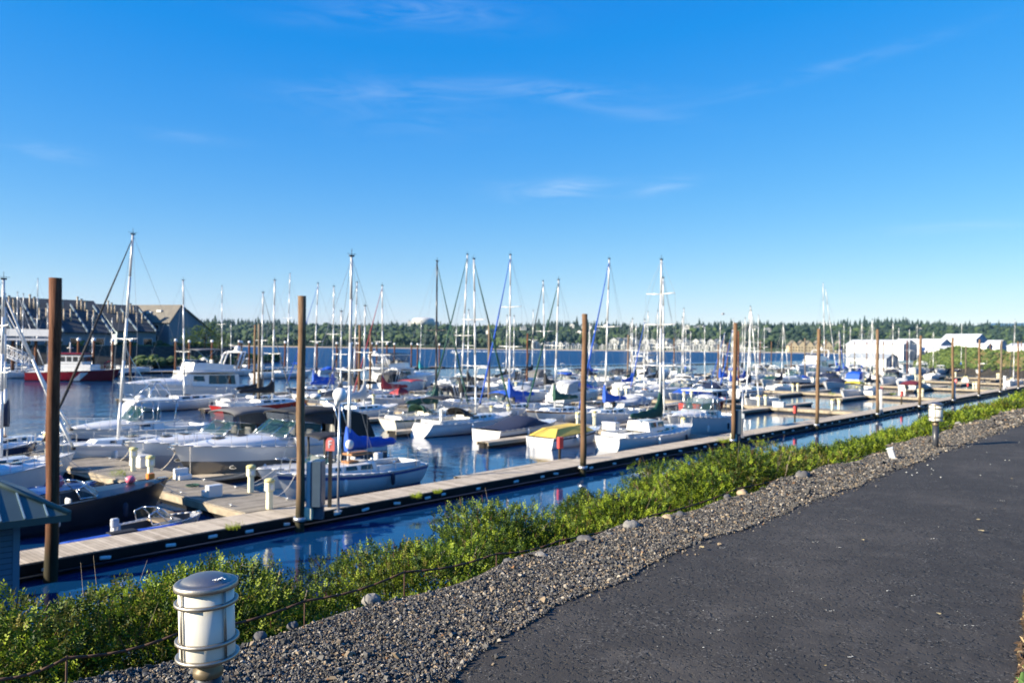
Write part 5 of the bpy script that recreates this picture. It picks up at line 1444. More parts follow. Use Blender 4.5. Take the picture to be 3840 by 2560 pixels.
def flybridge(label, p, dirn=-1, L=13.5, hullm=GEL, top=GREYC, group=None, house=GEL, enclosure=None, name="flybridge_yacht", boot=NAVY, yaw=0, mastz=0):
    root = empty(name, (0, 0, 0)); B = L * .31; k = L / 13.5; fs, fb = 1.45 * k, 2.15 * k
    h = Hull(root, L, B, fs, fb, 'power', hullm, boot=boot, tr=-.1, rail=GELG, nst=18)
    foredeck(root, h, L * .02, L * .46, .75 * k, B * .40, GEL)
    z = lambda x: h.sheer(max(0, min(1, x / L + .5))) - .05
    trunk(root, -L * .36, L * .13, B * .43, B * .36, z, 1.45 * k, 1.25 * k, house, name="saloon", wins=[(.06, .50, .22, .86), (.56, .74, .40, .80)], front=1.5 * k, slope=.9)
    zf = z(0) + 1.40 * k
    mb = MB(); mb.smooth = True
    mb.loft([[(-L * .47 + (L * .47 + L * .055) * f, s_ * B * .44 * (1 if f < .8 else 1 - (f - .8) * 1.8), zf + dz - .08 * f) for s_, dz in ((1, 0), (1.02, .12), (.97, .2), (-.97, .2), (-1.02, .12), (-1, 0))] for f in [i / 10 for i in range(11)]]); mb.build("bridge_deck", GEL, root)
    mb = MB(); xs_ = [(-L * .30, 1), (-L * .05, .98), (L * .035, .80)]                      # bridge coaming
    pts = [(-L * .32, B * .40), (-L * .08, B * .40), (L * .0, B * .30), (L * .025, 0), (L * .0, -B * .30), (-L * .08, -B * .40), (-L * .32, -B * .40)]
    mb.loft([[(x, y, zf + .2), (x + (.22 if x > -L * .2 else 0) * -1, y * .96, zf + .2 + (.75 if x > -L * .25 else .5) * k)] for x, y in pts], closed=False)
    mb.loft([[(x - .06, y * .97, zf + .2), (x - (.28 if x > -L * .2 else 0), y * .93, zf + .2 + (.75 if x > -L * .25 else .5) * k)] for x, y in pts], closed=False)
    mb.build("bridge_coaming", GEL, root)
    windscreen(root, L * .0, B * .33, zf + .2 + .72 * k, .3 * k, glass=SMOKE, rake=.35, side=L * .1)
    for yy in (.5, -.5):
        mb = MB(); mb.box(-L * .16, -L * .12, yy * B * .4 - .28, yy * B * .4 + .28, zf + .2, zf + .75, .04); mb.box(-L * .175, -L * .16, yy * B * .4 - .28, yy * B * .4 + .28, zf + .5, zf + 1.35, .03); mb.build("seat", VINYL, root)
    if enclosure:
        mb = MB(); mb.box(-L * .30, -L * .02, -B * .36, B * .36, zf + .9, zf + 2.0 * k, .05); mb.build("bridge_enclosure", enclosure, root)
        MB().box(-L * .31, L * .0, -B * .38, B * .38, zf + 2.01 * k, zf + 2.1 * k, .03).build("bridge_roof", GEL, root)
    if top: canopy(root, -L * .30, -L * .02, B * .38, zf + .6, zf + 2.35 * k, top)
    radar_arch(root, -L * .33, B * .42, zf + .15, zf + 2.0 * k, dx=-.9 * k, tub=.11)
    mb = MB(); mb.smooth = True; mb.ball((-L * .42, 0, zf + 2.35 * k), .33 * k, 9); mb.build("satellite_dome", GEL, root)
    rails(h, .50, .985, .62 * k, "bow_rail", 8)
    MB().box(-L * .5 - .9, -L * .49, -B * .42, B * .42, .32, .44, .03).build("swim_platform", GEL, root)
    MB().box(-L * .475, -L * .37, -B * .40, B * .40, fs - .3, fs - .01).build("cockpit_sole", DECKW, root)
    for t in (.70, .62, .54):
        for sd in (1, -1):
            p_ = Vector(h.pt(t, .40, sd, .02)); MB().box(p_.x - .22, p_.x + .22, p_.y - .015, p_.y + .015, p_.z - .08, p_.z + .08).build("porthole", SMOKE, root)
    for t in (.2, .45, .7): fender(root, (t - .5) * L, h.hb(t) + .12, .7, NAVYC if t < .3 else GEL)
    if mastz: mb = MB(); mb.cyl((-L * .30, 0, zf + 2), (-L * .30, 0, mastz), .09, .05, 8); mb.build("signal_mast", ALU, root)
    return finish(root, p, (ANG_U if dirn > 0 else ANG_U + math.pi) + yaw, label, "motor yacht", group), h

def runabout(label, p, dirn=-1, L=6.5, hullm=GEL, two=None, cover=None, cover_kind='drape', seats=True, ttop=None, motor=True, stripe=None, yaw=0, group=None, name="runabout", motorm=None, glassm=AQUA, deckm=GEL, buoy=None, cat="motorboat", B=None, fs=None, fb=None):
    root = empty(name, (0, 0, 0)); B = B or L * .36; fs, fb = fs or .68, fb or .98
    h = Hull(root, L, B, fs, fb, 'power', hullm, two=two, stripe=stripe, boot=None, tr=-.08, rail=hullm if hullm != GEL else GELG, deck=None, nst=14)
    # foredeck plus side decks around an open well
    mb = MB(); rows = []
    for i in range(8):
        t = .55 + .45 * i / 7; p_, q_ = h.pt(t, 0, 1), h.pt(t, 0, -1); rows.append([(p_[0], p_[1] * .98, p_[2] - .01), (p_[0], p_[1] * .35, p_[2] + .10 * (1 - i / 7) + .01), (p_[0], -p_[1] * .35, p_[2] + .10 * (1 - i / 7) + .01), (p_[0], q_[1] * .98, q_[2] - .01)])
    if not (cover is None and seats == 'open'): mb.loft(rows, closed=False)
    for sd in (1, -1):
        mb.loft([[(h.pt(t, 0, sd)[0], h.pt(t, 0, sd)[1] * .98, h.pt(t, 0, sd)[2] - .01), (h.pt(t, 0, sd)[0], h.pt(t, 0, sd)[1] * .80, h.pt(t, 0, sd)[2] + .0)] for t in [i / 10 for i in range(7)]] + [], closed=False)
    mb.build("deck", deckm, root)
    mb = MB(); rows = [[(h.pt(t, 0, 1)[0], h.hb(t) * .80, h.sheer(t)), (h.pt(t, 0, 1)[0], h.hb(t) * .78, .18), (h.pt(t, 0, 1)[0], -h.hb(t) * .78, .18), (h.pt(t, 0, 1)[0], -h.hb(t) * .80, h.sheer(t))] for t in [i / 10 for i in range(0, 10 if seats == 'open' else 7)]]
    mb.loft(rows, closed=False); mb.build("cockpit_well", cm("well_shade_dark", (.08, .08, .085), .6), root)  # dark colour carries the shadow inside the open well
    if cover:
        if cover_kind == 'ridge':               # tent with a straight ridge
            mb = MB(); zr = fb + .36; x0, x1 = -L * .47, L * .16
            P = [(x0, -B * .46, fs + .05), (x0, B * .46, fs + .05), (x0 + .5, 0, zr - .45), (x1, -B * .50, fs + .25), (x1, B * .50, fs + .25), (x1 - .5, -B * .25, zr), (x1 - .5, B * .25, zr), (x0 + .9, -B * .25, zr - .12), (x0 + .9, B * .25, zr - .12)]
            mb.add(P, [(0, 3, 5, 7), (1, 8, 6, 4), (7, 5, 6, 8), (0, 7, 8, 1), (3, 4, 6, 5)])
        else:
            mb = MB(); mb.smooth = True; n = 12; rows = []
            for i in range(n + 1):
                f = i / n; t = .02 + .72 * f; x = (t - .5) * L; zz = h.sheer(t); up = (.10 + .62 * math.exp(-((f - .62) / .26) ** 2)) if cover_kind == 'drape' else .5 * math.sin(math.pi * min(1, f * 1.1)) + .1
                if f > .9: up *= .4
                rows.append([(x, h.hb(t) * 1.015 * math.cos(a), zz - .06 + (up + .06 + .03 * math.sin(i * 2.3 + a * 3)) * (math.sin(a) ** .8 if 0 < a < math.pi else 0)) for a in [math.pi * j / 10 for j in range(11)]])
            mb.loft(rows, closed=False)
        mb.build("mooring_cover", cover, root)
    else:
        windscreen(root, L * .10, B * .42, h.sheer(.58) + .04, .42, glass=glassm, rake=.45, side=.9)
        if seats is True:
            for sx, sy in ((-.02, .5), (-.02, -.5), (-.20, .5), (-.20, -.5)):
                mb = MB(); xx, yy = L * sx, sy * B * .42; mb.box(xx - .22, xx + .22, yy - .24, yy + .24, .20, .58, .03); mb.box(xx - .30, xx - .2, yy - .22, yy + .22, .5, 1.10, .04); mb.build("seat", VINYL, root)
    if ttop:
        canopy(root, -L * .22, L * .10, B * .36, .4, 2.35, ttop, "t_top", legs=False)
        mb = MB()
        for sx in (-L * .12, L * .02):
            for sd in (1, -1): mb.cyl((sx, sd * B * .26, .3), (sx, sd * B * .30, 2.25), .06, n=6)
        mb.build("t_top_frame", BLACKC, root); MB().box(-L * .06, L * .04, -.4, .4, .2, 1.25, .05).build("console", GEL, root)
    if motor: outboard(root, -L * .5, .45, motorm, 0, 1.0 if L > 4 else .55)
    if buoy:
        mb = MB(); mb.ball((L * .30, .15, fb + .08), .17, 9, 1.1, 1, .9); mb.build("bow_buoy", buoy, root)
    MB().box(L * .44, L * .49, -.06, .06, fb, fb + .06).build("cleat", CHROME, root)
    return finish(root, p, (ANG_U if dirn > 0 else ANG_U + math.pi) + yaw, label, cat, group), h

def fishing(label, p, dirn=-1, L=8.5, hullm=GEL, two=None, group=None, yaw=0, rods=False, house=GEL, bottom=NAVY, name="fishing_boat", hard=GEL, zt=2.75):
    """cuddy boat with raked windscreen, hardtop on pipes and gear on top"""
    root = empty(name, (0, 0, 0)); B = L * .34; k = L / 8.5; fs, fb = .95 * k, 1.45 * k
    h = Hull(root, L, B, fs, fb, 'power', hullm, two=two, boot=bottom, tr=-.1, rail=GELG)
    foredeck(root, h, L * .04, L * .46, .55 * k, B * .40, GEL)
    z0 = h.sheer(.52) + .45 * k
    z = lambda x: h.sheer(max(0, min(1, x / L + .5))) - .04
    trunk(root, -L * .13, L * .14, B * .42, B * .36, z, .52 * k, .50 * k, house, name="cuddy", wins=[(.35, .8, .4, .8)], front=.3)
    windscreen(root, L * .10, B * .38, z0 + .05, .80 * k, glass=AQUA, rake=.7 * k, side=L * .20)
    MB().box(-L * .24, L * .06, -B * .42, B * .42, zt * k, zt * k + .09, .04).build("hardtop", hard, root)
    mb = MB()
    for sx, tx in ((-L * .20, -L * .22), (-L * .05, -L * .05), (L * .02, L * .03)):
        for sd in (1, -1): mb = MB(); mb.cyl((sx, sd * B * .40, fs + .1), (tx, sd * B * .38, zt * k), .028, n=6); mb.build("hardtop_post", CHROME, root)
    mb = MB(); zz = zt * k + .09
    for sd in (1, -1): mb.cyl((-L * .22, sd * B * .3, zz), (-L * .12, sd * B * .1, zz + 1.1), .03, n=5); mb.cyl((-L * .02, sd * B * .3, zz), (-L * .12, sd * B * .1, zz + 1.1), .03, n=5)
    mb.box(-L * .15, -L * .09, -.3, .3, zz + 1.08, zz + 1.14); mb.build("gear_rack", CHROME, root)
    mb = MB(); mb.smooth = True; mb.lathe([(.1, 0), (.28, .05), (.30, .16), (.1, .26)], (-L * .02, 0, zz), 14); mb.build("radar_dome", GEL, root)
    if rods:
        for sd in (1, -1):
            mb = MB(); mb.cyl((-L * .2, sd * B * .42, zz - .3), (-L * .2 + 1.8, sd * (B * .42 + .5), zz + 3.2), .022, .010, 4); mb.build("outrigger_pole", CHROME, root)
    mb = MB(); w = B * .43
    for sd in (1, -1): mb.box(-L * .47, -L * .13, sd * w - .08, sd * w + .08, fs - .05, fs + .22)
    mb.box(-L * .48, -L * .45, -w, w, fs - .05, fs + .22); mb.build("gunwale", GEL, root)
    MB().box(-L * .445, -L * .135, -w + .09, w - .09, fs - .4, fs - .02).build("cockpit_sole", DECKW, root)
    rails(h, .55, .985, .5 * k, "bow_rail", 7); outboard(root, -L * .5, .6, GEL, .35); outboard(root, -L * .5, .6, GEL, -.35)
    return finish(root, p, (ANG_U if dirn > 0 else ANG_U + math.pi) + yaw, label, "fishing boat", group), h
# ------------------------------------------------------------------ the fleet: first walkway
DN = W(0, 1).copy()
def Wp(s, q): v = W(s, q); return (v.x, v.y, 0)
r, h = sailboat("white sloop with royal blue sail cover and blue hull stripe, tied by the F sign", 29.6, (1307, 1745, 1318, 962), -1, 8.0, stripe=BLUE, boot=BLUE, cover=BLUEC, spreaders=(.47,), mastf=.03, wheel=False, tr=.5, cover_rise=.42)
MB().box(-.9, .35, -.35, .35, 1.62, 1.72, .03).build("companion_hatch", TEAK, r)
mb = MB(); mb.smooth = True; mb.ball((.35, .2, 2.15), .2, 8, 1, .8, 1.1); mb.build("sail_bundle", GEL, r)
runabout("small white runabout with a black T-top beside the blue-covered sloop", Wp(23.9, 32.7), -1, 6.8, ttop=BLACKC, motorm=GEL)
cruiser("large silver-hulled express cruiser with black canvas and a chrome radar arch", Wp(24.2, 36.5), -1, 11.5, two=SILV, top=BLACKC, arch=2, boot=None, topz=2.75)
cruiser("white express cruiser with a grey canvas top, just behind the silver-hulled one", Wp(23.4, 40.9), -1, 10.2, top=GREYC, arch=False, two=GELG, boot=None, topz=2.9)
sailboat("white sloop with a black furled jib and the tallest leaning mast on the left", 46.0, (442, 1625, 497, 880), -1, 9.6, jib=BLACKC, cover=None, spreaders=(.5,), boot=None, jib_r=.05, stripe=GELG, mastf=.10)
fishing("white and navy fishing boat with hardtop and steep outrigger poles", Wp(23.6, 51.3), -1, 9.0, two=NAVY, rods=True)
r, h = runabout("dark aluminium open boat with grey seats, windscreen frame and a pink buoy in its bow", Wp(12.1, 31.2), 1, 7.0, hullm=GUNM, seats=True, motor=True, buoy=PINK, glassm=CLEARV, deckm=GUNM, fs=.9, fb=1.3, name="open_boat")
mb = MB(); mb.box(-.14, .14, -.10, .10, 0, .22, .03); mb.build("orange_float", ORNG, r, loc=(2.75, -.1, 1.36))
r, h = runabout("blue open boat with a pink float, beyond the dark aluminium boat", Wp(10.8, 34.2), 1, 6.6, hullm=BLUE, seats=True, buoy=None, deckm=BLUE, motorm=GEL, name="open_boat")
mb = MB(); mb.ball((0, 0, 0), .22, 9, .8, .8, 1.1); mb.build("float", PINK, r, loc=(1.9, 0, 1.15))
cruiser("white boat under a slack grey canvas enclosure, partly hidden by the shed roof", Wp(9.9, 38.2), 1, 8.4, top=GREYC, arch=False, boot=LBLUE)
sailboat("white sloop at the left edge with a thick white furled jib and tall mast", 41.9, (4, 1640, 12, 1048), 1, 8.0, jib=SAILW, cover=None, spreaders=(.5, .75), jib_r=.06, mastf=.10)
cruiser("navy cabin boat with dark blue canvas left of the steel piling", Wp(11.8, 46.2), 1, 8.6, hullm=NAVY, top=NAVYC, arch=False, boot=None)
sailboat("grey-hulled sloop at the far left edge with a bare slanting forestay", 50.8, (22, 1560, 18, 1150), 1, 8.0, jib=SAILW, cover=NAVYC, jib_r=.05)
# ------------------------------------------------------------------ second walkway, near side (sterns toward the picture's left)
sailboat("white pilothouse ketch with a forest green sail cover, moored against the long dock", 28.6, (2474, 1630, 2481, 975), 1, 9.4, cover=GREENC, deckhouse=True, tr=.15, spreaders=(.38, .62, .80), yaw=-.10, mastf=.10, mizzen=None, B=3.2, jib=None, dodger=None, cover_rise=1.5)
runabout("small white motorboat under a bright yellow ridge cover", Wp(45.0, 33.2), 1, 6.8, cover=YELC, cover_kind='ridge', motor=False, stripe=NAVY)
runabout("white and navy runabout under a dark navy mooring cover with swim platform", Wp(45.6, 38.0), 1, 7.9, cover=NAVYC, two=NAVY, motor=False, fs=.8, fb=1.1)
r, h = sailboat("white sloop with a broad white stern, black canvas dodger and dark green jib", 43.3, (1786, 1530, 1777, 972), 1, 9.8, jib=GREENC, cover=None, dodger=BLACKC, bimini=BLACKC, wheel=True, tr=-.9, spreaders=(.33, .62), boot=NAVY, mastf=.07, stripe=GELG)
sailboat("double-ended green-trimmed sloop with a dark mast and forest green sail cover", 47.8, (1635, 1500, 1639, 980), 1, 9.2, jib=GREENC, cover=GREENC, mastm=ALUD, double=False, tr=.6, hullm=CREAM, stripe=GREENC, stripe_w=(.02, .12), bimini=None, dodger=GREENC, mastf=.07, jib_r=.045)
sailboat("bright red-hulled sloop with a black sail cover and white deck", 67.8, (1021, 1500, 1030, 1052), 1, 10.2, hullm=REDH, cover=BLACKC, tr=.7, stripe=None, boot=None, spreaders=(.40,), mastf=.08)
sailboat("white racing sloop with a wide cream transom, in front of the big motor yacht", 77.2, (692, 1480, 686, 1052), 1, 10.8, cover=None, tr=-.8, boot=NAVY, spreaders=(.4,), mastf=.0, wheel=True)
flybridge("large white flybridge motor yacht with a grey bimini and white arch", Wp(44.6, 85.4), -1, 14.8, top=GREYC)
sailboat("small white sloop with a dark canvas at the mast foot, behind the red-hulled sloop", 73.4, (980, 1470, 986, 1098), 1, 8.2, cover=BLACKC, jib=GREYC, jib_r=.04, spreaders=(.55,))
# second walkway, far side (bows toward the left)
fishing("white sport fishing boat with aqua windscreen and hardtop beside the second kiosk", Wp(58.2, 30.4), -1, 9.6, two=None, bottom=GELG, hullm=GEL, zt=2.9)
sailboat("white sloop with bare boom beside the sport fishing boat's stern", 34.3, (2490, 1560, 2487, 1043), -1, 8.6, cover=None, spreaders=(.5,), stripe=NAVY)
sailboat("white sloop with a bright blue furled jib and blue cover, right of the third piling", 39.4, (2268, 1520, 2285, 972), -1, 9.6, jib=BLUEC, cover=BLUEC, spreaders=(.56,), mastf=.10)
sailboat("white sloop with a wood-trimmed green-covered cabin and a row of round ports", 43.4, (2080, 1530, 2095, 1050), -1, 9.8, jib=GREENC, cover=GREENC, stripe=TEAK, stripe_w=(.0, .10), spreaders=(.5,), mastf=.10)
sailboat("white sloop with a long bright blue furled jib left of the fourth mast pair", 48.6, (1911, 1520, 1914, 957), -1, 10.2, jib=BLUEC, cover=BLUEC, spreaders=(.40, .66), mastf=.10, cover_rise=1.1)
sailboat("white sloop with a black sail cover and a dark green furled jib sloping left", 56.8, (1727, 1500, 1753, 955), -1, 10.2, jib=GREENC, cover=BLACKC, spreaders=(.45,), mastf=.10)
sailboat("white sloop with a maroon bimini and maroon sail cover", 66.0, (1435, 1495, 1433, 1072), -1, 10.0, cover=REDC, dodger=REDC, bimini=REDC, hullm=GEL, jib=REDC, jib_r=.045, mastf=.10, spreaders=(.5,), stripe=GELG)
sailboat("white sloop with a black sail cover behind the blue-covered sloop's mast", 74.6, (1325, 1480, 1339, 1060), -1, 9.6, cover=BLACKC, jib=BLACKC, jib_r=.04, mastf=.10, spreaders=(.5,))
sailboat("white sloop with a navy sail cover, left of the tall centre-left mast", 84.4, (1176, 1470, 1192, 1064), -1, 10.0, cover=BLUEC, jib=BLUEC, jib_r=.04, mastf=.10, spreaders=(.45,), stripe=NAVY)
cruiser("white cuddy cruiser with a grey top between two sloops on the second walkway", Wp(58.4, 60.6), -1, 8.2, top=GREYC, arch=True)
cruiser("small white cruiser with a blue canvas top, middle of the second walkway", Wp(58, 51.6), -1, 7.6, top=BLUEC, arch=False)
# ------------------------------------------------------------------ third walkway
flybridge("dark-trimmed white trawler with a clear-sided bridge and black canopy, beyond the red bimini", Wp(82.4, 92.0), 1, 13.4, hullm=GEL, top=BLACKC, enclosure=CLEARV, house=GELG, boot=TEAK, name="trawler_yacht")
runabout("red-hulled motorboat under a rumpled pale grey tarp", Wp(78.2, 40.0), 1, 7.6, hullm=REDH, cover=PALEC, fs=1.0, fb=1.3)
sailboat("small white sloop with a white outboard, alone behind a pedestal right of centre", 38.2, (2846, 1500, 2817, 1165), -1, 7.6, cover=None, jib=SAILW, stripe=None, mastf=.05, jib_r=.045)
sailboat("white sloop with a navy sail cover low on its boom, right of the fourth piling", 48.5, (2812, 1452, 2815, 1150), 1, 9.0, cover=NAVYC, spreaders=(.5,), stripe=NAVY)
runabout("white cuddy boat under a white mooring cover with navy topsides", Wp(77.0, 48.2), 1, 7.8, cover=PALEC, two=NAVY)
cruiser("tan-sided white houseboat-like cruiser left of the red tarped boat", Wp(78.0, 56.5), 1, 9.0, two=CREAM, top=PALEC, arch=False)
# ------------------------------------------------------------------ farther boats with masts, foot and head of each mast read off the photo
FAR = [(1706, 1430, 1712, 1228, 1, None, None, GEL), (1897, 1428, 1902, 1185, 1, BLACKC, None, GEL), (1995, 1402, 2000, 1165, 1, BLACKC, None, GEL), (2045, 1462, 2037, 1055, -1, BLACKC, BLACKC, GEL), (2212, 1405, 2212, 1212, -1, BLUEC, None, GEL),
       (2370, 1448, 2372, 1196, 1, BLUEC, None, GEL), (2415, 1462, 2418, 1200, -1, None, BLUEC, GEL), (2556, 1420, 2560, 1190, 1, None, None, GEL), (2643, 1425, 2643, 1225, -1, None, None, NAVY), (2740, 1445, 2747, 1235, -1, BLUEC, BLUEC, GEL),
       (2790, 1432, 2795, 1195, 1, BLUEC, None, GEL), (2841, 1405, 2845, 1182, -1, None, None, GEL), (2865, 1392, 2867, 1222, 1, None, None, GEL), (2930, 1440, 2938, 1215, 1, NAVYC, SAILW, GEL), (3093, 1388, 3087, 1062, -1, BLACKC, None, NAVY),
       (3135, 1378, 3096, 1082, -1, BLUEC, None, GEL), (3147, 1402, 3147, 1240, 1, BLUEC, BLUEC, GEL), (3185, 1412, 3190, 1225, -1, None, None, GEL), (3232, 1398, 3232, 1212, 1, BLUEC, None, GEL), (3262, 1448, 3272, 1200, 1, NAVYC, SAILW, GEL),
       (3410, 1405, 3411, 1235, -1, None, None, GEL), (3440, 1378, 3440, 1215, 1, None, None, GEL), (3604, 1385, 3607, 1210, -1, BLUEC, None, NAVY), (3800, 1425, 3807, 1200, -1, None, NAVYC, GEL), (2702, 1420, 2718, 1245, -1, BLUEC, BLUEC, GEL),
       (62, 1380, 65, 1097, 1, None, SAILW, GEL), (82, 1390, 87, 1103, -1, None, None, GEL), (137, 1375, 141, 1046, 1, NAVYC, None, GEL), (178, 1382, 178, 1146, -1, None, None, GEL), (1574, 1392, 1580, 1206, -1, TEAL, None, GEL),
       (832, 1386, 832, 1073, 1, None, None, GEL), (865, 1385, 866, 1212, -1, None, None, GEL), (1077, 1392, 1087, 1026, 1, None, None, GEL), (345, 1385, 347, 1180, 1, None, None, GEL), (418, 1388, 420, 1190, -1, None, None, NAVY)]
FAR.sort()
cname = {BLACKC: "black", BLUEC: "blue", NAVYC: "navy", TEAL: "teal", None: "no"}
for k, (xb, yb, xt, yt, dn, cv, jb, hm) in enumerate(FAR):
    pm = at(xb, yb, 1.25); s_, q_ = sq(pm); hgt = (yb - yt) / F_PX * pm.y
    side = "left edge" if xb < 250 else ("outer dock" if yb < 1396 and xb < 1700 else ("back rows" if xb < 2600 else "right-hand rows"))
    sailboat(f"distant {'navy' if hm is NAVY else 'white'} sloop, {cname[cv]} sail cover{', furled jib' if jb else ', ' + side}, far mast number {k + 1} from left", None, (xb, yb, xt, yt), dn, min(13, max(7.5, hgt * .78)), cover=cv, jib=jb, hullm=hm, detail=2 if yb > 1400 else 1, group="distant sloops in the back rows", jib_r=.05)
# ------------------------------------------------------------------ farther motorboats: pixel of the waterline centre, kind, length, heading
FM = [("c", 1100, 1398, 7.5, -1, BLUEC, "small cruiser with blue canvas on the outer dock, left of centre"), ("c", 735, 1400, 9.0, -1, None, "low white cruiser on the outer dock behind the big motor yacht's arch"), ("f", 930, 1393, 8.5, 1, None, "white sport boat on the outer dock just right of the big motor yacht"),
      ("r", 1235, 1398, 6.5, 1, BLUEC, "small boat with blue cover on the outer dock, centre-left"), ("f", 1430, 1400, 8.0, -1, None, "white boat on the outer dock behind the trawler's bow"), ("r", 1520, 1395, 6.0, 1, PALEC, "small pale covered boat at the outer dock's right end"),
      ("c", 2100, 1460, 8.5, -1, BLUEC, "white cruiser with bright blue canvas in the back row, centre"), ("c", 2155, 1428, 8.0, -1, NAVYC, "cruiser with navy canvas behind the one with bright blue canvas"), ("r", 2270, 1436, 6.5, 1, PALEC, "small pale covered boat in the back row right of the third piling"),
      ("c", 2335, 1428, 8.0, 1, BLACKC, "cabin boat with a peaked black canvas in the back row"), ("y", 2450, 1428, 13, 1, GREYC, "white flybridge yacht in the back row, right of centre"), ("f", 2565, 1440, 10, -1, GREYC, "white tuna boat with tall grey-covered tower, right of centre"),
      ("k", 2640, 1432, 9.5, 1, BLACKC, "low boat fully wrapped in a black cover, back row"), ("r", 2470, 1478, 7.5, 1, PALEC, "white covered boat with navy topsides below the flybridge yacht"), ("c", 2540, 1492, 8.5, -1, CREAM, "beige-topped cruiser in the middle rows right of the ketch's mast"),
      ("k", 2680, 1478, 8.0, 1, NAVYC, "navy hulled boat under a navy cover left of the fourth piling"), ("c", 1955, 1452, 8.5, 1, BLACKC, "cruiser with black frame top behind the blue-covered sloop"), ("c", 1840, 1450, 9.0, 1, None, "low white cruiser left of the second inner piling"), ("f", 1905, 1448, 8.0, 1, None, "white tuna boat with a bare frame left of the blue sail cover"),
      ("c", 1250, 1470, 9.0, -1, BLACKC, "white cruiser behind the maroon-canvas sloop's bow"), ("c", 1510, 1465, 9.0, 1, BLACKC, "white cruiser with black top below the trawler"), ("r", 1690, 1462, 7.0, 1, GEL, "white covered boat in the third row, centre-left"),
      ("y", 3040, 1408, 17, -1, None, "very large white motor yacht with a rounded bow in the right-hand rows"), ("c", 2955, 1420, 8.0, 1, BLACKC, "small white boat in front of the very large motor yacht"), ("k", 3110, 1428, 9.5, 1, NAVYC, "navy boat under a navy cover right of the fifth piling"), ("c", 3200, 1432, 8.5, -1, None, "low white cruiser with blue boot stripe between two right-hand pilings"),
      ("c", 3335, 1442, 9.0, -1, NAVYC, "white cruiser with a radar arch right of the sixth piling"), ("c", 3195, 1492, 7.5, -1, YELP, "white covered runabout with a yellow kayak behind it"), ("r", 3385, 1446, 6.0, -1, PALEC, "little pale-covered boat left of the maroon-canopied one"), ("k", 3425, 1464, 8.0, 1, MAROON, "white boat with a collapsed maroon canopy and twin outboards"),
      ("c", 3450, 1400, 9.5, -1, GEL, "white cabin boat in front of the grassy mound's left foot"), ("c", 3525, 1400, 8.0, -1, GEL, "small white cuddy boat below the grassy mound"), ("c", 3682, 1406, 9.0, -1, BLACKC, "cruiser with a white arch below the dry yellow slope"), ("f", 3205, 1392, 11, -1, None, "white workboat with a yellow deck box before the white boathouses"),
      ("c", 3262, 1400, 8.0, -1, BLUEC, "boat with a blue top before the white boathouses"), ("c", 3345, 1412, 8.0, 1, GREYC, "grey-topped cruiser before the small grey boathouse"), ("c", 2860, 1408, 8.5, -1, NAVYC, "navy-topped cruiser among the right-hand masts"), ("c", 2770, 1424, 8.5, 1, BLUEC, "blue-topped cruiser left of the leaning masts"),
      ("c", 45, 1392, 9.0, 1, GREYC, "grey-topped cruiser by the gangway at the left edge"), ("c", 495, 1403, 8.0, 1, None, "small white boat right of the red fireboat")]
for (kd, x, y, L, dn, top, lb) in FM:
    p = at(x, y, 0); p = (p.x, p.y, 0); g = "distant motorboats in the back rows"
    if kd == "c": cruiser(lb, p, dn, L, top=top, arch=(L > 8.2), group=g, boot=NAVY if x % 2 else BLUE, curtain=top in (BLACKC, NAVYC, GREYC), ports=False)
    elif kd == "f": fishing(lb, p, dn, L, group=g)
    elif kd == "y": flybridge(lb, p, dn, L, group=g, top=top)
    elif kd == "k": runabout(lb, p, dn, L, hullm=NAVY if top is NAVYC else (GEL if top is MAROON else GREYC), cover=top, group=g, fs=1.0, fb=1.3, cover_kind='hump' if top in (BLACKC, MAROON) else 'drape')
    else: runabout(lb, p, dn, L, cover=top, group=g)
# ------------------------------------------------------------------ more neighbours filling the outer berths
rnd = random.Random(5)
def free(s, q):
    return all(abs(s - a) > 8.0 or abs(q - b) > 3.1 for (a, b), _ in BOATS)
slotq = [49.2 - .4, 56.2, 59.9, 65.0, 68.8, 74.0, 77.7, 82.8, 86.6]
bn = ["second", "third", "fourth", "fifth", "sixth", "seventh", "eighth", "ninth", "tenth"]
colw = {BLUEC: "blue", BLACKC: "black", NAVYC: "navy", GREYC: "grey", GREENC: "green", PALEC: "pale grey"}
for wi in range(1, 7):
    s0, s1, qe, _ = WALKS[wi]
    for side in (-1, 1):
        if wi == 6 and side == 1: continue
        for bi, q in enumerate(slotq):
            if q > qe - 3: continue
            L = rnd.uniform(7.4, 9.6); s = s0 - .5 - L / 2 if side < 0 else s1 + .5 + L / 2
            kd = rnd.choice("ccrssssf"); tp = rnd.choice([BLUEC, BLACKC, NAVYC, GREYC, GREENC, PALEC, BLACKC]); dn = rnd.choice((1, -1)); skip = rnd.random() < .15
            if skip or not free(s, q): continue
            pp = W(s, q)
            xpx = 1920 + pp.x / pp.y * F_PX
            if xpx > 3870 or xpx < -60: continue
            where = f"{WN[wi]} walkway {'left' if side < 0 else 'right'} side, {bn[bi]} berths out"
            g = "distant motorboats in the back rows"; P3 = (pp.x, pp.y, 0)
            if kd == 'c': cruiser(f"white cruiser with {colw[tp]} canvas, {where}", P3, dn, L, top=tp, arch=rnd.random() < .5, ports=False, group=g)
            elif kd in 'rk': runabout(f"white motorboat under {colw[tp]} cover, {where}", P3, dn, L, cover=tp, group=g, fs=.9, fb=1.2)
            elif kd == 'f': fishing(f"white hardtop boat, {where}", P3, dn, L, group=g, two=NAVY if rnd.random() < .4 else None)
            else: sailboat(f"white sloop with {colw[tp]} sail cover, {where}", p=pp, dirn=dn, L=L, cover=tp, zt=rnd.uniform(9.5, 13.5), group="distant sloops in the back rows", detail=1)
print("boats", len(BOATS))

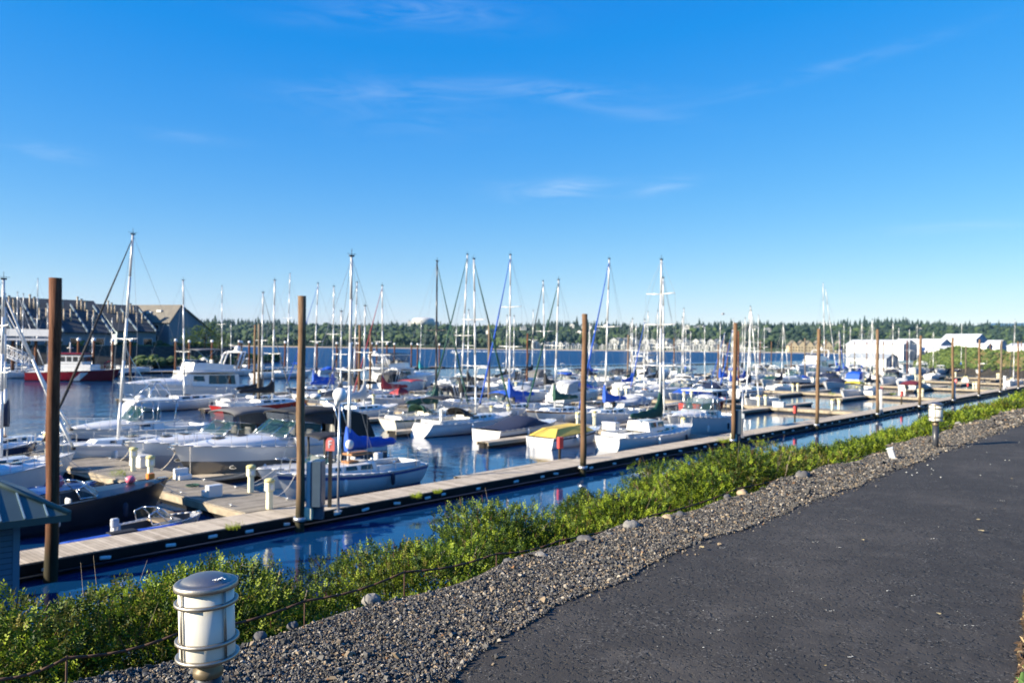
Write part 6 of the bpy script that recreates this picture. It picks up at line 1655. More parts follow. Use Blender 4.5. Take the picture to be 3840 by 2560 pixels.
# fireboat at the outer left dock
def fireboat():
    p = at(285, 1428, 0); L = 14.2; root = empty("fireboat", (0, 0, 0)); M_FR = cm("fire_red", (0.17, 0.004, 0.010), .3)
    h = Hull(root, L, 4.6, 1.4, 2.0, 'power', M_FR, boot=NAVY, tr=-.1, rail=BLACKC)
    MB().box(-L * .30, L * .22, -1.7, 1.7, 1.6, 2.7, .1).build("deckhouse", GEL, root)
    c = MB().box(-L * .16, L * .12, -1.5, 1.5, 2.72, 4.3, .12).build("wheelhouse", GEL, root)
    for sd in (1, -1):
        for k in range(4): MB().box(-L * .13 + k * 1.0, -L * .13 + k * 1.0 + .8, sd * 1.5 - (.0 if sd > 0 else .012), sd * 1.5 + (.012 if sd > 0 else 0), 3.2, 4.0).build("window", SMOKE, c)
    MB().box(L * .12 + .001, L * .12 + .014, -1.3, 1.3, 3.2, 4.0).build("windscreen", SMOKE, c)
    MB().box(-L * .18, L * .13, -1.7, 1.7, 4.32, 4.6, .08).build("roof", M_FR, root)
    mb = MB(); mb.cyl((-1, 0, 4.6), (-1, 0, 6.3), .09, n=6); mb.cyl((-1.5, 0, 5.4), (-.5, 0, 5.4), .06, n=5); mb.build("light_mast", GEL, root)
    mb = MB(); mb.cyl((L * .32, 0, 2.2), (L * .32, 0, 3.0), .18, n=8); mb.cyl((L * .32, 0, 3.0), (L * .40, 0, 3.4), .12, .08, 8); mb.build("water_monitor", M_FR, root)
    for sd in (1, -1):
        a, b_, c_, d_ = (Vector(h.pt(t, w, sd, .02)) for t, w in ((.62, .12), (.70, .12), (.60, .66), (.52, .66)))
        MB().plate([a, b_, c_, d_], .01, (0, sd, 0)).build("hull_slash", GEL, root)
    rails(h, .45, .98, .8, "bow_rail", 8)
    finish(root, (p.x, p.y, 0), 0.05, "long red and white fireboat lying at the left, below the dark-roofed condominiums", "fireboat")
fireboat()

# small items along the docks -------------------------------------------------
# grey tender tied in the corner of the first walkway
r, h = runabout("small grey open tender with a tan seat in the first walkway's dock corner", Wp(13.6, 27.6), 1, 2.9, hullm=GELG, seats='open', motor=True, motorm=GELG, deckm=GEL, fs=.42, fb=.55, B=1.4, name="tender", cat="dinghy")
mb = MB(); mb.box(-.3, .5, -.5, .5, .45, .52, .02); mb.build("thwart", cm("tan_vinyl", (.55, .42, .28), .6), r)
# blue kayak lying along the far edge
p0, p1 = at(300, 2012, DK), at(590, 1966, DK); s0_, q0_ = sq(p0); s1_, q1_ = sq(p1)
root = empty("kayak", W((s0_ + s1_) / 2, 26.66, .24), ANG_U, "long bright blue kayak floating beside the far edge of the long dock", "kayak"); Lk = 3.9
mb = MB(); mb.smooth = True
mb.loft([[(Lk * (f - .5), .34 * math.sin(math.pi * f) ** .6 * math.cos(a) if 0 < f < 1 else .01 * math.cos(a), .12 + .16 * math.sin(a) * (math.sin(math.pi * f) ** .5 if 0 < f < 1 else .1) + .12 * abs(2 * f - 1) ** 3) for a in [2 * math.pi * k / 12 for k in range(12)]] for f in [i / 14 for i in range(15)]]); mb.build("hull", BLUEC, root)
MB().box(-.5, .35, -.2, .2, .27, .31, .01).build("seat_well", BLACKC, root)
# dock boxes and steps
def dock_box(p, rz, label, m=GEL, L=1.2):
    root = empty("dock_box", p, rz, label, "dock box", "white dock boxes")
    MB().box(-L / 2, L / 2, -.3, .3, 0, .5, .03).build("body", m, root); MB().box(-L / 2 - .03, L / 2 + .03, -.33, .33, .502, .60, .03).build("lid", m, root)
dock_box(W(18.6, 40.0, DK), math.atan2(V.y, V.x), "white dock box on the first walkway between the cruisers' bows")
for wi in range(1, 6):
    for j, q in enumerate((33.0, 50.0, 68.0)):
        dock_box(W(WALKS[wi][0] + .45, q + wi * .7, DK), math.atan2(V.y, V.x), f"white dock box on the {WN[wi]} walkway, {ORD[j]} from the long dock")
# mooring lines from bows to walkways
M_ROPE = cm("mooring_rope", (.55, .50, .42), .8)
def line_to(root, a, b_, sag=.18):
    m_ = root.matrix_basis if hasattr(root, 'matrix_basis') else None
    M4 = Matrix.Translation(root.location) @ Matrix.Rotation(root.rotation_euler[2], 4, 'Z'); inv = M4.inverted()
    B2 = inv @ Vector(b_); A2 = Vector(a); pts = [A2.lerp(B2, i / 6) - Vector((0, 0, sag * math.sin(math.pi * i / 6))) for i in range(7)]
    mb = MB(); mb.tube(pts, .014, 4); mb.build("mooring_line", M_ROPE, root)
for (s_q, r_) in list(BOATS)[:34]:
    s_, q_ = s_q; hull = [c for c in r_.children if c.name.startswith("hull")]
    if not hull: continue
    xs_ = [v.co.x for v in hull[0].data.vertices]; zs_ = max(v.co.z for v in hull[0].data.vertices); Lx = max(xs_); zs0 = max(v.co.z for v in hull[0].data.vertices if v.co.x < min(xs_) + .4)
    wi_ = min(range(7), key=lambda k: min(abs(WALKS[k][0] - s_), abs(WALKS[k][1] - s_))); e_ = WALKS[wi_][0] + .25 if s_ < WALKS[wi_][0] else WALKS[wi_][1] - .25
    towards = (r_.rotation_euler[2] - ANG_U + 8 * math.pi) % (2 * math.pi); fwd_is_plus = min(towards, 2 * math.pi - towards) < 1.5
    bow_in = (s_ < WALKS[wi_][0]) == fwd_is_plus
    if bow_in:
        for dq, yy in ((1.5, .5), (-1.3, -.5)): line_to(r_, (Lx - .6, yy if fwd_is_plus else -yy, zs_ - .05), W(e_, q_ + dq, DK + .05))
    else:
        for dq, yy in ((1.6, .9), (-1.5, -.9)): line_to(r_, (-Lx + .2, yy if fwd_is_plus else -yy, zs0), W(e_, q_ + dq, DK + .05))
    for fx in (-.15, .18):
        for sd in (1, -1):
            ww = max(abs(v.co.y) for v in hull[0].data.vertices if abs(v.co.x - fx * 2 * Lx) < .9); fender(r_, fx * 2 * Lx, sd * (ww + .12), .55, GEL if (sd > 0) == (fx > 0) else NAVYC)
# dock steps and hose reels on the first walkway
def dock_steps(p, rz, label):
    root = empty("dock_steps", p, rz, label, "dock steps", "white dock steps beside the boats")
    for k in range(2): MB().box(-.3, .3, -.45 + k * .3, -.15 + k * .3, 0, .24 + .24 * k, .02).build("step", GEL, root)
dock_steps(W(18.2, 35.2, DK), ANG_U, "white dock steps on the first walkway by the silver cruiser's bow")
dock_steps(W(17.0, 30.2, DK), ANG_U + math.pi, "white dock steps on the first walkway near the aluminium boat")
def cleat(p, rz, label):
    root = empty("dock_cleat", p, rz, label, "cleat", "steel cleats on the first walkway")
    mb = MB(); mb.cyl((-.14, 0, .07), (.14, 0, .07), .018, n=6); mb.build("horn", M_GALV, root); mb = MB(); mb.box(-.05, .05, -.02, .02, 0, .06); mb.build("foot", M_GALV, root)
for k, q in enumerate((27.6, 31.4, 34.0, 36.4, 40.2, 43.6)):
    cleat(W(18.65, q, DK), math.atan2(V.y, V.x), f"steel cleat on the first walkway's right edge, {ORD[k]} from the long dock")
    cleat(W(16.45, q + .4, DK), math.atan2(V.y, V.x), f"steel cleat on the first walkway's left edge, {ORD[k]} from the long dock")
root = empty("hose_coil", W(17.6, 33.0, DK), 0, "coiled dark green hose lying on the first walkway", "hose"); mb = MB(); mb.smooth = True
mb.tube([Vector(((.22 + .02 * (k // 14)) * math.cos(k * .45), (.22 + .02 * (k // 14)) * math.sin(k * .45), .03 + .012 * (k // 14))) for k in range(56)], .018, 5); mb.build("coil", GREENC, root)
# tufts of weeds growing out of dock edges
def weed(p, r, label, n=160):
    mb_v = []; 
    for _ in range(n):
        a = random.uniform(0, 6.28); rr = random.uniform(0, r); b_ = Vector((math.cos(a) * rr * .7, math.sin(a) * rr * .7, 0)); d = Vector((math.cos(a) * .6, math.sin(a) * .6, random.uniform(.6, 1.6))).normalized(); l_ = random.uniform(.15, .45) * r * 1.6
        o = b_ + d * l_ * random.random(); sd = d.cross(Vector((random.random(), random.random(), random.random()))).normalized() * .035
        mb_v.append((o - sd, o + d * .06, o + sd + d * .12, o + d * .02))
    mb = MB()
    for q4 in mb_v: mb.add(q4, [(0, 1, 2, 3)])
    tag(mb.build("weed_tuft", LEAF[0], loc=p), label, "weeds", "weeds sprouting from the docks")
for x, y, r_, lb in ((440, 1784, .5, "bright green weed tuft on the first walkway behind the dark aluminium boat"), (1560, 1866, .35, "two weed sprouts on the long dock's near edge right of the lamp"), (1640, 1850, .22, "small weed sprout beside the two on the long dock"), (875, 1985, .3, "weed sprout hanging off the long dock's near edge left of the piling"),
                     (2712, 1660, .55, "dark weeds at the foot of the fourth piling"), (2850, 1668, .8, "trailing weeds just right of the second cabinet"), (3120, 1480, .6, "green weeds on a finger dock end near the fifth piling"), (3350, 1480, .5, "green weeds on a finger dock near the sixth piling")):
    weed(at(x, y, DK), r_, lb)
# ------------------------------------------------------------------ shed with green metal hip roof at the lower left
M_ROOFG = mat("green_metal_roof", (0.085, 0.125, 0.115), 0.35, metal=0.3, var=0.1, vscale=2)
def clap_mat(name, c, pitch=.13):
    m, n, l, b = node_mat(name)
    t = n.new("ShaderNodeTexCoord"); s = n.new("ShaderNodeSeparateXYZ"); l.new(t.outputs["Object"], s.inputs[0])
    dv = n.new("ShaderNodeMath"); dv.operation = 'DIVIDE'; dv.inputs[1].default_value = pitch; l.new(s.outputs[2], dv.inputs[0])
    fr = n.new("ShaderNodeMath"); fr.operation = 'FRACT'; l.new(dv.outputs[0], fr.inputs[0])
    bp = n.new("ShaderNodeBump"); bp.inputs["Strength"].default_value = 1.0; bp.inputs["Distance"].default_value = .02; bp.invert = True; l.new(fr.outputs[0], bp.inputs["Height"]); l.new(bp.outputs[0], b.inputs["Normal"])
    gp = n.new("ShaderNodeMath"); gp.operation = 'LESS_THAN'; gp.inputs[1].default_value = .10; l.new(fr.outputs[0], gp.inputs[0])
    mi = n.new("ShaderNodeMixRGB"); mi.inputs[1].default_value = (*c, 1); mi.inputs[2].default_value = (c[0] * .25, c[1] * .25, c[2] * .25, 1); l.new(gp.outputs[0], mi.inputs[0]); l.new(mi.outputs[0], b.inputs["Base Color"])
    b.inputs["Roughness"].default_value = .6; return m
M_CLAP = clap_mat("blue_grey_clapboard", (0.10, 0.17, 0.23))
M_TRIM = mat("blue_grey_trim", (0.15, 0.235, 0.30), .5)
tip = atd(262, 1926, 18.8)
shed = empty("dock_shed", (tip.x, tip.y, 0), ANG_U - .12, "blue-grey clapboard shed with a green standing-seam roof at the lower left corner", "shed")
Ls, Ds_, ez, rz_ = 6.4, 4.6, tip.z, tip.z + 1.25
A, B_, C_, D_ = (0, 0, ez), (-Ls, 0, ez), (-Ls, Ds_, ez), (0, Ds_, ez); R1, R0 = (-Ds_ / 2 * 1.0, Ds_ / 2, rz_), (-Ls + Ds_ / 2, Ds_ / 2, rz_)
mb = MB(); mb.add([A, B_, C_, D_, R1, R0], [(0, 4, 5, 1), (2, 5, 4, 3), (0, 3, 4), (1, 5, 2), (0, 1, 2, 3)])
mb.box(-Ls, 0, -.03, .0, ez - .16, ez + .0); mb.box(0.0, .03, 0, Ds_, ez - .16, ez)
rf = mb.build("roof", M_ROOFG, shed)
for k in range(13):                                       # standing seams on the front and right slopes
    x = -.45 - k * .46; f = min(1, -x / (Ds_ / 2), (Ls + x) / (Ds_ / 2))
    if f <= 0.05: continue
    a = Vector((x, 0, ez + .012)); b_ = Vector((x, Ds_ / 2 * f, ez + 1.25 * f + .012)); mb = MB(); mb.cyl(a, b_, .022, n=4); mb.build("seam", M_TRIM, rf)
mb = MB(); mb.cyl(Vector(A) + Vector((0, 0, .02)), Vector(R1) + Vector((0, 0, .02)), .07, n=6); mb.build("hip_cap", M_ROOFG, rf)
mb = MB(); mb.box(-Ls + .75, -.86, .8, Ds_ - .7, .35, ez - .02); mb.build("wall", M_CLAP, shed)
mb = MB(); mb.box(-.98, -.84, .78, .92, .35, ez - .03); mb.build("corner_trim", M_TRIM, shed)
w_ = MB().box(-2.75, -1.62, .775, .80, 1.66, ez - .12).build("window", M_TRIM, shed); MB().box(-2.67, -1.70, .765, .773, 1.74, ez - .2).build("pane", SMOKE, w_)
mb = MB()
for sx in (-Ls + 1, -1.1):
    for sy in (1.0, Ds_ - .9): mb.cyl((sx, sy, -1.5), (sx, sy, .35), .15, n=8)
mb.box(-Ls + .7, -.8, .75, Ds_ - .65, .18, .349); mb.build("platform", M_TIMBD, shed)

# ------------------------------------------------------------------ land behind the left basin
M_GRASS = soil_mat("lawn", (0.018, 0.04, 0.008), (0.06, 0.10, 0.02), .8, .4)
M_RIP = soil_mat("riprap", (0.012, 0.012, 0.011), (0.07, 0.062, 0.05), 1.1, 1.0)
cols = [(-900, 125), (-400, 150), (0, 172), (300, 184), (420, 190), (700, 204), (860, 226), (960, 250), (1050, 285)]
mb = MB(); vs = []
for i, (x, D) in enumerate(cols):
    k = 1 if i < len(cols) - 2 else (.55 if i == len(cols) - 2 else .12); back = 420 if i < 6 else (300 if i == 6 else (D + 22 if i == 7 else D + 6))
    for dd, z in ((-3, -1), (3, .8), (9, 3.2), (13, 5.0 * k + .3), (18, 5.3 * k + .3)):
        p = atd(x, 1280, D + dd * (k if k < 1 else 1)); vs.append((p.x, p.y, z if z < 1 else z * (k if k < 1 else 1)))
    p = atd(x, 1280, max(back, D + 20)); vs.append((p.x, p.y, 5.4 * k if k == 1 else -1))
n6 = 6
fs = [(i * n6 + j, (i + 1) * n6 + j, (i + 1) * n6 + j + 1, i * n6 + j + 1) for i in range(len(cols) - 1) for j in range(n6 - 1)]
mb.add(vs, fs)
for k in range(len(fs)): mb.mi[k] = 1 if k % (n6 - 1) < 3 else 0
tag(mb.build("left_bank_terrain", [M_GRASS, M_RIP]), kind="structure")
def thicket(name, pts, mats, p, kind="stuff"):
    pos = np.array([q_[:3] for q_ in pts]); size = np.array([q_[3] for q_ in pts]); n = len(pts)
    asp = np.stack([RNG.uniform(1.0, 1.6, n)] * 2 + [RNG.uniform(.7, 1.0, n)], 1)
    v, q, m_ = scatter_template(BT, pos, size, asp, .05, RNG.choice(len(mats), n, p=p))
    # ragged leaf surface
    v = v + RNG.normal(0, .04, v.shape) * np.repeat(size, len(v) // n if len(v) % n == 0 else 1)[:, None][:len(v)] if len(v) % n == 0 else v
    fs_ = [tuple(f) if f[2] != f[3] else tuple(f[:3]) for f in q.tolist()]
    me = bpy.data.meshes.new(name); me.from_pydata(v.tolist(), [], fs_)
    for mt in mats: me.materials.append(mt)
    me.polygons.foreach_set("material_index", m_.astype(np.int32)); me.update()
    o = bpy.data.objects.new(name, me); COL.objects.link(o); return tag(o, kind=kind)
BUSHM = [mat("bush_dark", (0.022, 0.045, 0.012), .9, var=.4), mat("bush_mid", (0.05, 0.085, 0.018), .9, var=.4), mat("bush_light", (0.10, 0.14, 0.03), .9, var=.4), mat("bush_dry", (0.20, 0.155, 0.07), .9, var=.3)]
pts = []
for _ in range(150):
    x = random.uniform(520, 830); D = np.interp(x, [c[0] for c in cols], [c[1] for c in cols]) + random.uniform(-3, 5); p = atd(x, 1280, D); pts.append((p.x, p.y, .3, random.uniform(1.4, 3.2)))
for _ in range(60):
    x = random.uniform(860, 1060); D = np.interp(x, [c[0] for c in cols], [c[1] for c in cols]) + random.uniform(-2, 5); p = atd(x, 1280, D); pts.append((p.x, p.y, .2, random.uniform(1.5, 3.4)))
for _ in range(90):
    x = random.uniform(100, 900); D = np.interp(x, [c[0] for c in cols], [c[1] for c in cols]) + random.uniform(14, 20); p = atd(x, 1280, D); pts.append((p.x, p.y, 4.9 if x < 830 else 3, random.uniform(.9, 2.2)))
thicket("waterside_undergrowth", pts, BUSHM, [.45, .35, .2, 0])

# condominiums: asymmetric gabled blocks on the bank
M_RD = mat("dark_shingles", (0.035, 0.042, 0.05), .85, var=.25, vscale=.6); M_RT = mat("tan_shingles", (0.16, 0.145, 0.12), .85, var=.15, vscale=.6)
M_SIDE = mat("blue_grey_siding", (0.13, 0.18, 0.22), .7, var=.06); M_SIDEL = mat("sunlit_siding", (0.34, 0.42, 0.46), .7, var=.05); M_FLUE = mat("flue_pipe", (0.42, 0.34, 0.24), .5, var=.2); M_WTRIM = mat("white_trim", (.62, .62, .60), .5)  # the paler siding has sunlight painted in, for the end wall
def block(label, p0, ang, L, prof, wallm, roofm, gablem=None, flues=(), windows=(), skylights=(), name="condominium"):
    """profile (offset across, z) ridge in the middle; axis runs along local x"""
    root = empty(name, (p0.x, p0.y, 0), ang, label, "apartment building", "condominiums on the left bank")
    (wf, ef), (r0, rz), (wb, eb) = prof; base = 3.5
    mb = MB(); sec = [(wf, base), (wf, ef), (r0, rz), (wb, eb), (wb, base)]
    mb.loft([[(0, y, z) for y, z in sec], [(L, y, z) for y, z in sec]]); w = mb.build("wall", wallm, root)
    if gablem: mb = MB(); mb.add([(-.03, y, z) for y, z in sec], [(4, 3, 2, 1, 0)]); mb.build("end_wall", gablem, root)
    mb = MB()
    for (ya, za), (yb, zb) in (((wf, ef), (r0, rz)), ((r0, rz), (wb, eb))):
        d = Vector((0, yb - ya, zb - za)).normalized(); a = Vector((0, ya, za)) - (d * .7 if ya != r0 else d * 0); b_ = Vector((0, yb, zb)) + (d * .7 if yb != r0 else d * 0); up = Vector((0, -d.z, d.y)); up = up if up.z > 0 else -up
        q = [a + Vector((-.6, 0, 0)), a + Vector((L + .6, 0, 0)), b_ + Vector((L + .6, 0, 0)), b_ + Vector((-.6, 0, 0))]
        mb.plate([v + up * .02 for v in q], .25, up)
    rf = mb.build("roof", roofm, root)
    def on_roof(x, y):
        (ya, za), (yb, zb) = ((wf, ef), (r0, rz)) if y < r0 else ((r0, rz), (wb, eb)); return za + (zb - za) * (y - ya) / (yb - ya)
    for (x, y, h_) in flues: mb = MB(); z = on_roof(x, y); mb.cyl((x, y, z), (x, y, z + h_), .22, n=8); mb.cyl((x, y, z + h_), (x, y, z + h_ + .3), .3, n=8); mb.build("flue", M_FLUE, rf)
    for (x, y) in skylights:
        z = on_roof(x, y); mb = MB(); mb.box(x - .8, x + .8, y - .5, y + .5, z + .1, z + .75); mb.build("skylight", M_WTRIM, rf)
    for (x, z, w_2, h_, y) in windows:
        f = MB().box(x, x + w_2, y - .06, y - .004, z, z + h_).build("window", M_WTRIM, root); MB().box(x + .12, x + w_2 - .12, y - .08, y - .062, z + .12, z + h_ - .12).build("pane", SMOKE, f)
    return root
rr_ = random.Random(3)
def fins(root, L, prof, step, x0=0.0):
    (wf, ef), (r0, rz), _ = prof; k = 0; x = x0
    while x < L + .1:
        mb = MB(); d = .45; a = Vector((x, wf - .6, ef - .3)); b_ = Vector((x, r0 - 3.2, rz - (rz - ef) * 3.2 / (r0 - wf)))
        mb.loft([[a + Vector((sx, 0, z)) for sx, z in ((-.16, -.4), (.16, -.4), (.16, .75), (-.16, .75))], [b_ + Vector((sx, 0, z)) for sx, z in ((-.16, -.4), (.16, -.4), (.16, .75), (-.16, .75))]]); mb.build("party_wall", M_SIDE, root); x += step
def flists(L, step): return [(x + .9 + k * .95, -5.6, 3.5 - .5 * k) for x in np.arange(0, L - 2, step) for k in range(3)] + [(x + 1.6 + k * 1.5, -11.2, 2.9) for x in np.arange(0, L - 2, step) for k in range(2)]
profA = [(-16, 8.6), (0, 16.9), (3.5, 14)]
pA = atd(-120, 1280, 196); r_A = block("long dark-roofed condominium row at the left edge with groups of tan flues", pA, rad(45), 27.5, profA, M_SIDE, M_RD, flues=flists(27, 5.4), windows=[(x, 5.4, 2.6, 1.9, -16) for x in np.arange(1.5, 26, 5.4)]); fins(r_A, 27.5, profA, 5.4)
profB = [(-15.5, 9.4), (0, 17.0), (1.6, 14.8)]
pB = atd(366, 1280, 236); r_B = block("condominium with a sunlit sloping end wall, between the dark row and the tan-roofed block", pB, rad(45), 10.6, profB, M_SIDE, M_RD, gablem=M_SIDEL, flues=flists(10.6, 5.2), windows=[(2, 5.4, 2.6, 2, -15.5), (7, 5.4, 2.6, 2, -15.5)]); fins(r_B, 10.6, profB, 5.2, 5.2)
for k in range(3): MB().box(-.12, -.04, -14.6 + k * 1.7, -13.5 + k * 1.7, 5.6, 8.2 + k * .3).build("window", M_WTRIM, r_B)
pC = atd(455, 1280, 250)
block("tan-roofed condominium with skylights and a dark blue gable at its right end", pC, rad(-17), 21.4, [(-4.6, 12.4), (0, 17.4), (19, 7.6)], M_SIDE, M_RT, flues=[(18.0, 5.5, 2.6), (18.0, 7.0, 2.4)], skylights=[(7.5, -2.4), (9.6, -2.4), (12.5, -2.4), (15.8, -2.0), (4.5, -2.6)],
      windows=[(11, 9.6, 3.2, 2.0, -4.6), (15, 9.6, 2.8, 2.0, -4.6), (10.5, 6.6, 3.2, 1.6, -4.6), (14.6, 6.6, 3.0, 1.6, -4.6), (6, 9.0, 3.0, 1.8, -4.6)])
def near_tree(p, H, r, label, m, n=1500, group=None, gz=None):
    gz = p.z if gz is None else gz
    root = empty("tree", (p.x, p.y, gz), 0, label, "tree", group)
    mb = MB(); mb.tube([(0, 0, 0), (.1, 0, H * .35), (.0, .1, H * .7)], [.035 * H, .028 * H, .012 * H], 7)
    for k in range(4): a = k * 1.6; mb.cyl((.05, 0, H * .4), (math.cos(a) * r * .5, math.sin(a) * r * .5, H * .72), .015 * H, .006 * H, 5)
    mb.build("trunk", mat("bark", (.06, .045, .03), .9, var=.3), root)
    c = RNG.normal(0, 1, (9, 3)) * np.array([r * .45, r * .45, H * .16]) + np.array([0, 0, H * .62]); R_ = RNG.uniform(.3, .55, 9) * r
    ii = RNG.integers(0, 9, n); d = RNG.normal(0, 1, (n, 3)); d /= np.linalg.norm(d, axis=1, keepdims=True); o = c[ii] + d * (R_[ii] * RNG.uniform(.75, 1.1, n))[:, None]
    a = RNG.normal(0, 1, (n, 3)); a /= np.linalg.norm(a, axis=1, keepdims=True); b_ = np.cross(a, d); s = H * .032
    vv_ = np.stack([o - a * s, o - b_ * s * .6, o + a * s, o + b_ * s * .6], 1).reshape(-1, 3)
    cr = np_mesh("crown", vv_, np.arange(len(vv_)).reshape(-1, 4), m, RNG.choice(len(m), n)); cr.parent = root
LT = [LEAF[1], LEAF[2]]
p = atd(768, 1288, 214); near_tree(Vector((p.x, p.y, 4.6)), 6.4, 4.6, "round dark green tree in front of the condominium's blue gable", LT)
p = atd(820, 1288, 222); near_tree(Vector((p.x, p.y, 4.2)), 4.6, 3.2, "smaller dark tree at the foot of the condominium's blue gable", LT)
p = atd(700, 1288, 212); near_tree(Vector((p.x, p.y, 4.8)), 3.4, 2.6, "low rounded tree left of the condominium's round tree", LT)
# white gangway and pier at the left edge
root = empty("pier_walkway", atd(-60, 1280, 150) * 1, .12, "white railed pier crossing the left edge below the dark roofs", "pier"); root.location.z = 0
MB().box(0, 13, -.8, .8, 7.3, 8.6).build("parapet", GEL, root); MB().box(-.2, 13.2, -1, 1, 6.5, 6.9).build("deck", GELG, root)
for x in (1, 5, 9, 12.5):
    mb = MB(); mb.cyl((x, 0, -1), (x, 0, 6.49), .28, n=8); mb.build("post", M_RUSTP, root)
ga, gb = atd(-20, 1308, 138), atd(108, 1362, 138)
root = empty("gangway", (ga.x, ga.y, ga.z), 0, "white sloping truss gangway below the pier at the left edge", "gangway"); d = gb - ga
for nm_, off, r_ in (("top_rail", 1.1, .09), ("deck_beam", -.5, .14)):
    mb = MB(); mb.cyl(Vector((0, 0, off)), d + Vector((0, 0, off)), r_, n=6); mb.cyl(Vector((0, 1.6, off)), d + Vector((0, 1.6, off)), r_, n=6); mb.build(nm_, GEL, root)
for k in range(9):
    mb = MB(); a = d * (k / 8)
    for y in (0, 1.6): mb.cyl(a + Vector((0, y, -.5)), a + Vector((0, y, 1.1)), .06, n=4)
    if k < 8: mb.cyl(a + Vector((0, 0, -.5)), d * ((k + 1) / 8) + Vector((0, 0, 1.1)), .05, n=4)
    mb.cyl(a + Vector((0, 0, -.5)), a + Vector((0, 1.6, -.5)), .06, n=4); mb.build("truss", GEL, root)
dock_piece("outer_dock", -26, 12, 128, 130.5, 's', "low grey dock at the left edge where the fireboat lies", "dock")

# ------------------------------------------------------------------ far shore houses
M_HR = mat("house_roof_grey", (.10, .105, .12), .85); M_HW = mat("house_white", (.50, .50, .48), .6); M_HB = mat("house_beige", (.50, .40, .25), .7); M_HRT = mat("house_roof_brown", (.14, .12, .09), .85)
def house_mesh(w, dpt, h, rh, wall, roof, floors=3, wins=2):
    mb = MB(); mb.cur = 0
    mb.loft([[(-w / 2, y, -2), (w / 2, y, -2), (w / 2, y, h), (0, y, h + rh), (-w / 2, y, h)] for y in (0, dpt)])
    mb.cur = 1
    for sd in (-1, 1): mb.plate([(0, -.5, h + rh + .05), (0, dpt, h + rh + .05), (sd * (w / 2 + .5), dpt, h - .3), (sd * (w / 2 + .5), -.5, h - .3)], .25, (sd * .5, 0, 1))
    mb.cur = 2
    for f in range(floors):
        for k in range(wins):
            x0 = -w / 2 + w * (k + .5) / wins - w * .16 / wins * 1.6; z0 = .8 + f * (h - .4) / floors
            mb.box(x0, x0 + w * .5 / wins, -.08, -.004, z0, z0 + 1.5)
    return mb.mesh("house", [wall, roof, SMOKE])
HM = {"white": house_mesh(8.6, 10, 6.6, 3.6, M_HW, M_HR), "white_tall": house_mesh(11, 12, 9.5, 4, M_HW, M_HR, 3, 3), "beige": house_mesh(13, 12, 8, 7.5, M_HB, M_HRT, 2, 3), "small": house_mesh(12, 9, 5, 3, M_HW, M_HR, 2, 3)}
def house(kind, x, dd, label, group, rz=0.0, zoff=0.0, name="house", sc_=1.0):
    d = ray(x, 1300); t = d.x / d.y; D = 1200.0
    for _ in range(4): D = shore_D(t * D) + dd
    z = float(np.interp(dd, Ds, zz)) + zoff
    o = bpy.data.objects.new(name, HM[kind]); COL.objects.link(o); o.location = (t * D, D, z); o.rotation_euler = (0, 0, rz); o.scale = (sc_, sc_, sc_)
    return tag(o, label, "house", group)
for k in range(36):
    x = 2012 + k * 22.6 + random.uniform(-4, 4)
    if 2795 < x: break
    house("white", x, 34, f"white gabled waterfront house across the river, number {k + 1} of the row from the left", "white houses along the far shore", zoff=.5 + random.uniform(-.8, .8), rz=random.uniform(-.3, .3), sc_=random.uniform(.8, 1.12))
for k, x in enumerate([2300, 2330, 2352, 2385, 2420, 2445, 2478, 2512, 2545, 2575, 2608, 2632, 2665, 2695]):
    house("white_tall", x, 92, f"taller grey-roofed townhouse behind the white waterfront row, number {k + 1} from the left", "taller townhouses behind the waterfront row", rz=random.uniform(-.5, .5), zoff=2.5)
for k, x in enumerate([2976, 3008, 3036, 3068, 3105, 3150]):
    house("beige", x, 34, f"beige steep-gabled house across the river, number {k + 1} of the beige group from the left", "beige gabled houses on the far shore", zoff=.8)
for k, (x, dd) in enumerate([(2142, 640), (2190, 600), (1962, 480), (2226, 560), (2575, 640), (2612, 620), (2625, 660), (2645, 640), (2800, 660), (2830, 640), (2842, 560), (3022, 560), (3372, 700), (3385, 640), (3445, 700), (2280, 700), (2880, 520), (1840, 350), (2240, 420), (2170, 330)]):
    house("small", x, dd, f"small pale house showing among the hillside trees, number {k + 1} by order of the row", "pale houses scattered on the wooded hill", rz=random.uniform(-.6, .6), zoff=10.5 if dd > 450 else 8)
hs_ = sorted([o for o in COL.objects if o.name.startswith("house") and o.get("group") == "pale houses scattered on the wooded hill"], key=lambda o: o.location.x / o.location.y)
for k, o in enumerate(hs_): o["label"] = f"small pale house showing among the hillside trees, number {k + 1} from the left"
# white domed hall above the trees
D = 1900; p = atd(1588, 1196, D); root = empty("domed_hall", (p.x, p.y, 0), 0, "big white low-domed hall rising above the wooded skyline", "hall")
mb = MB(); mb.smooth = True; mb.lathe([(26, p.z - 14), (26, p.z - 1), (24, p.z + .5), (18, p.z + 2.6), (8, p.z + 4), (.5, p.z + 4.4)], n=32); mb.build("roof", M_HW, root)
mb = MB(); mb.box(-36, 36, -8, 8, p.z - 22, p.z - 6); mb.build("wall", M_HW, root)
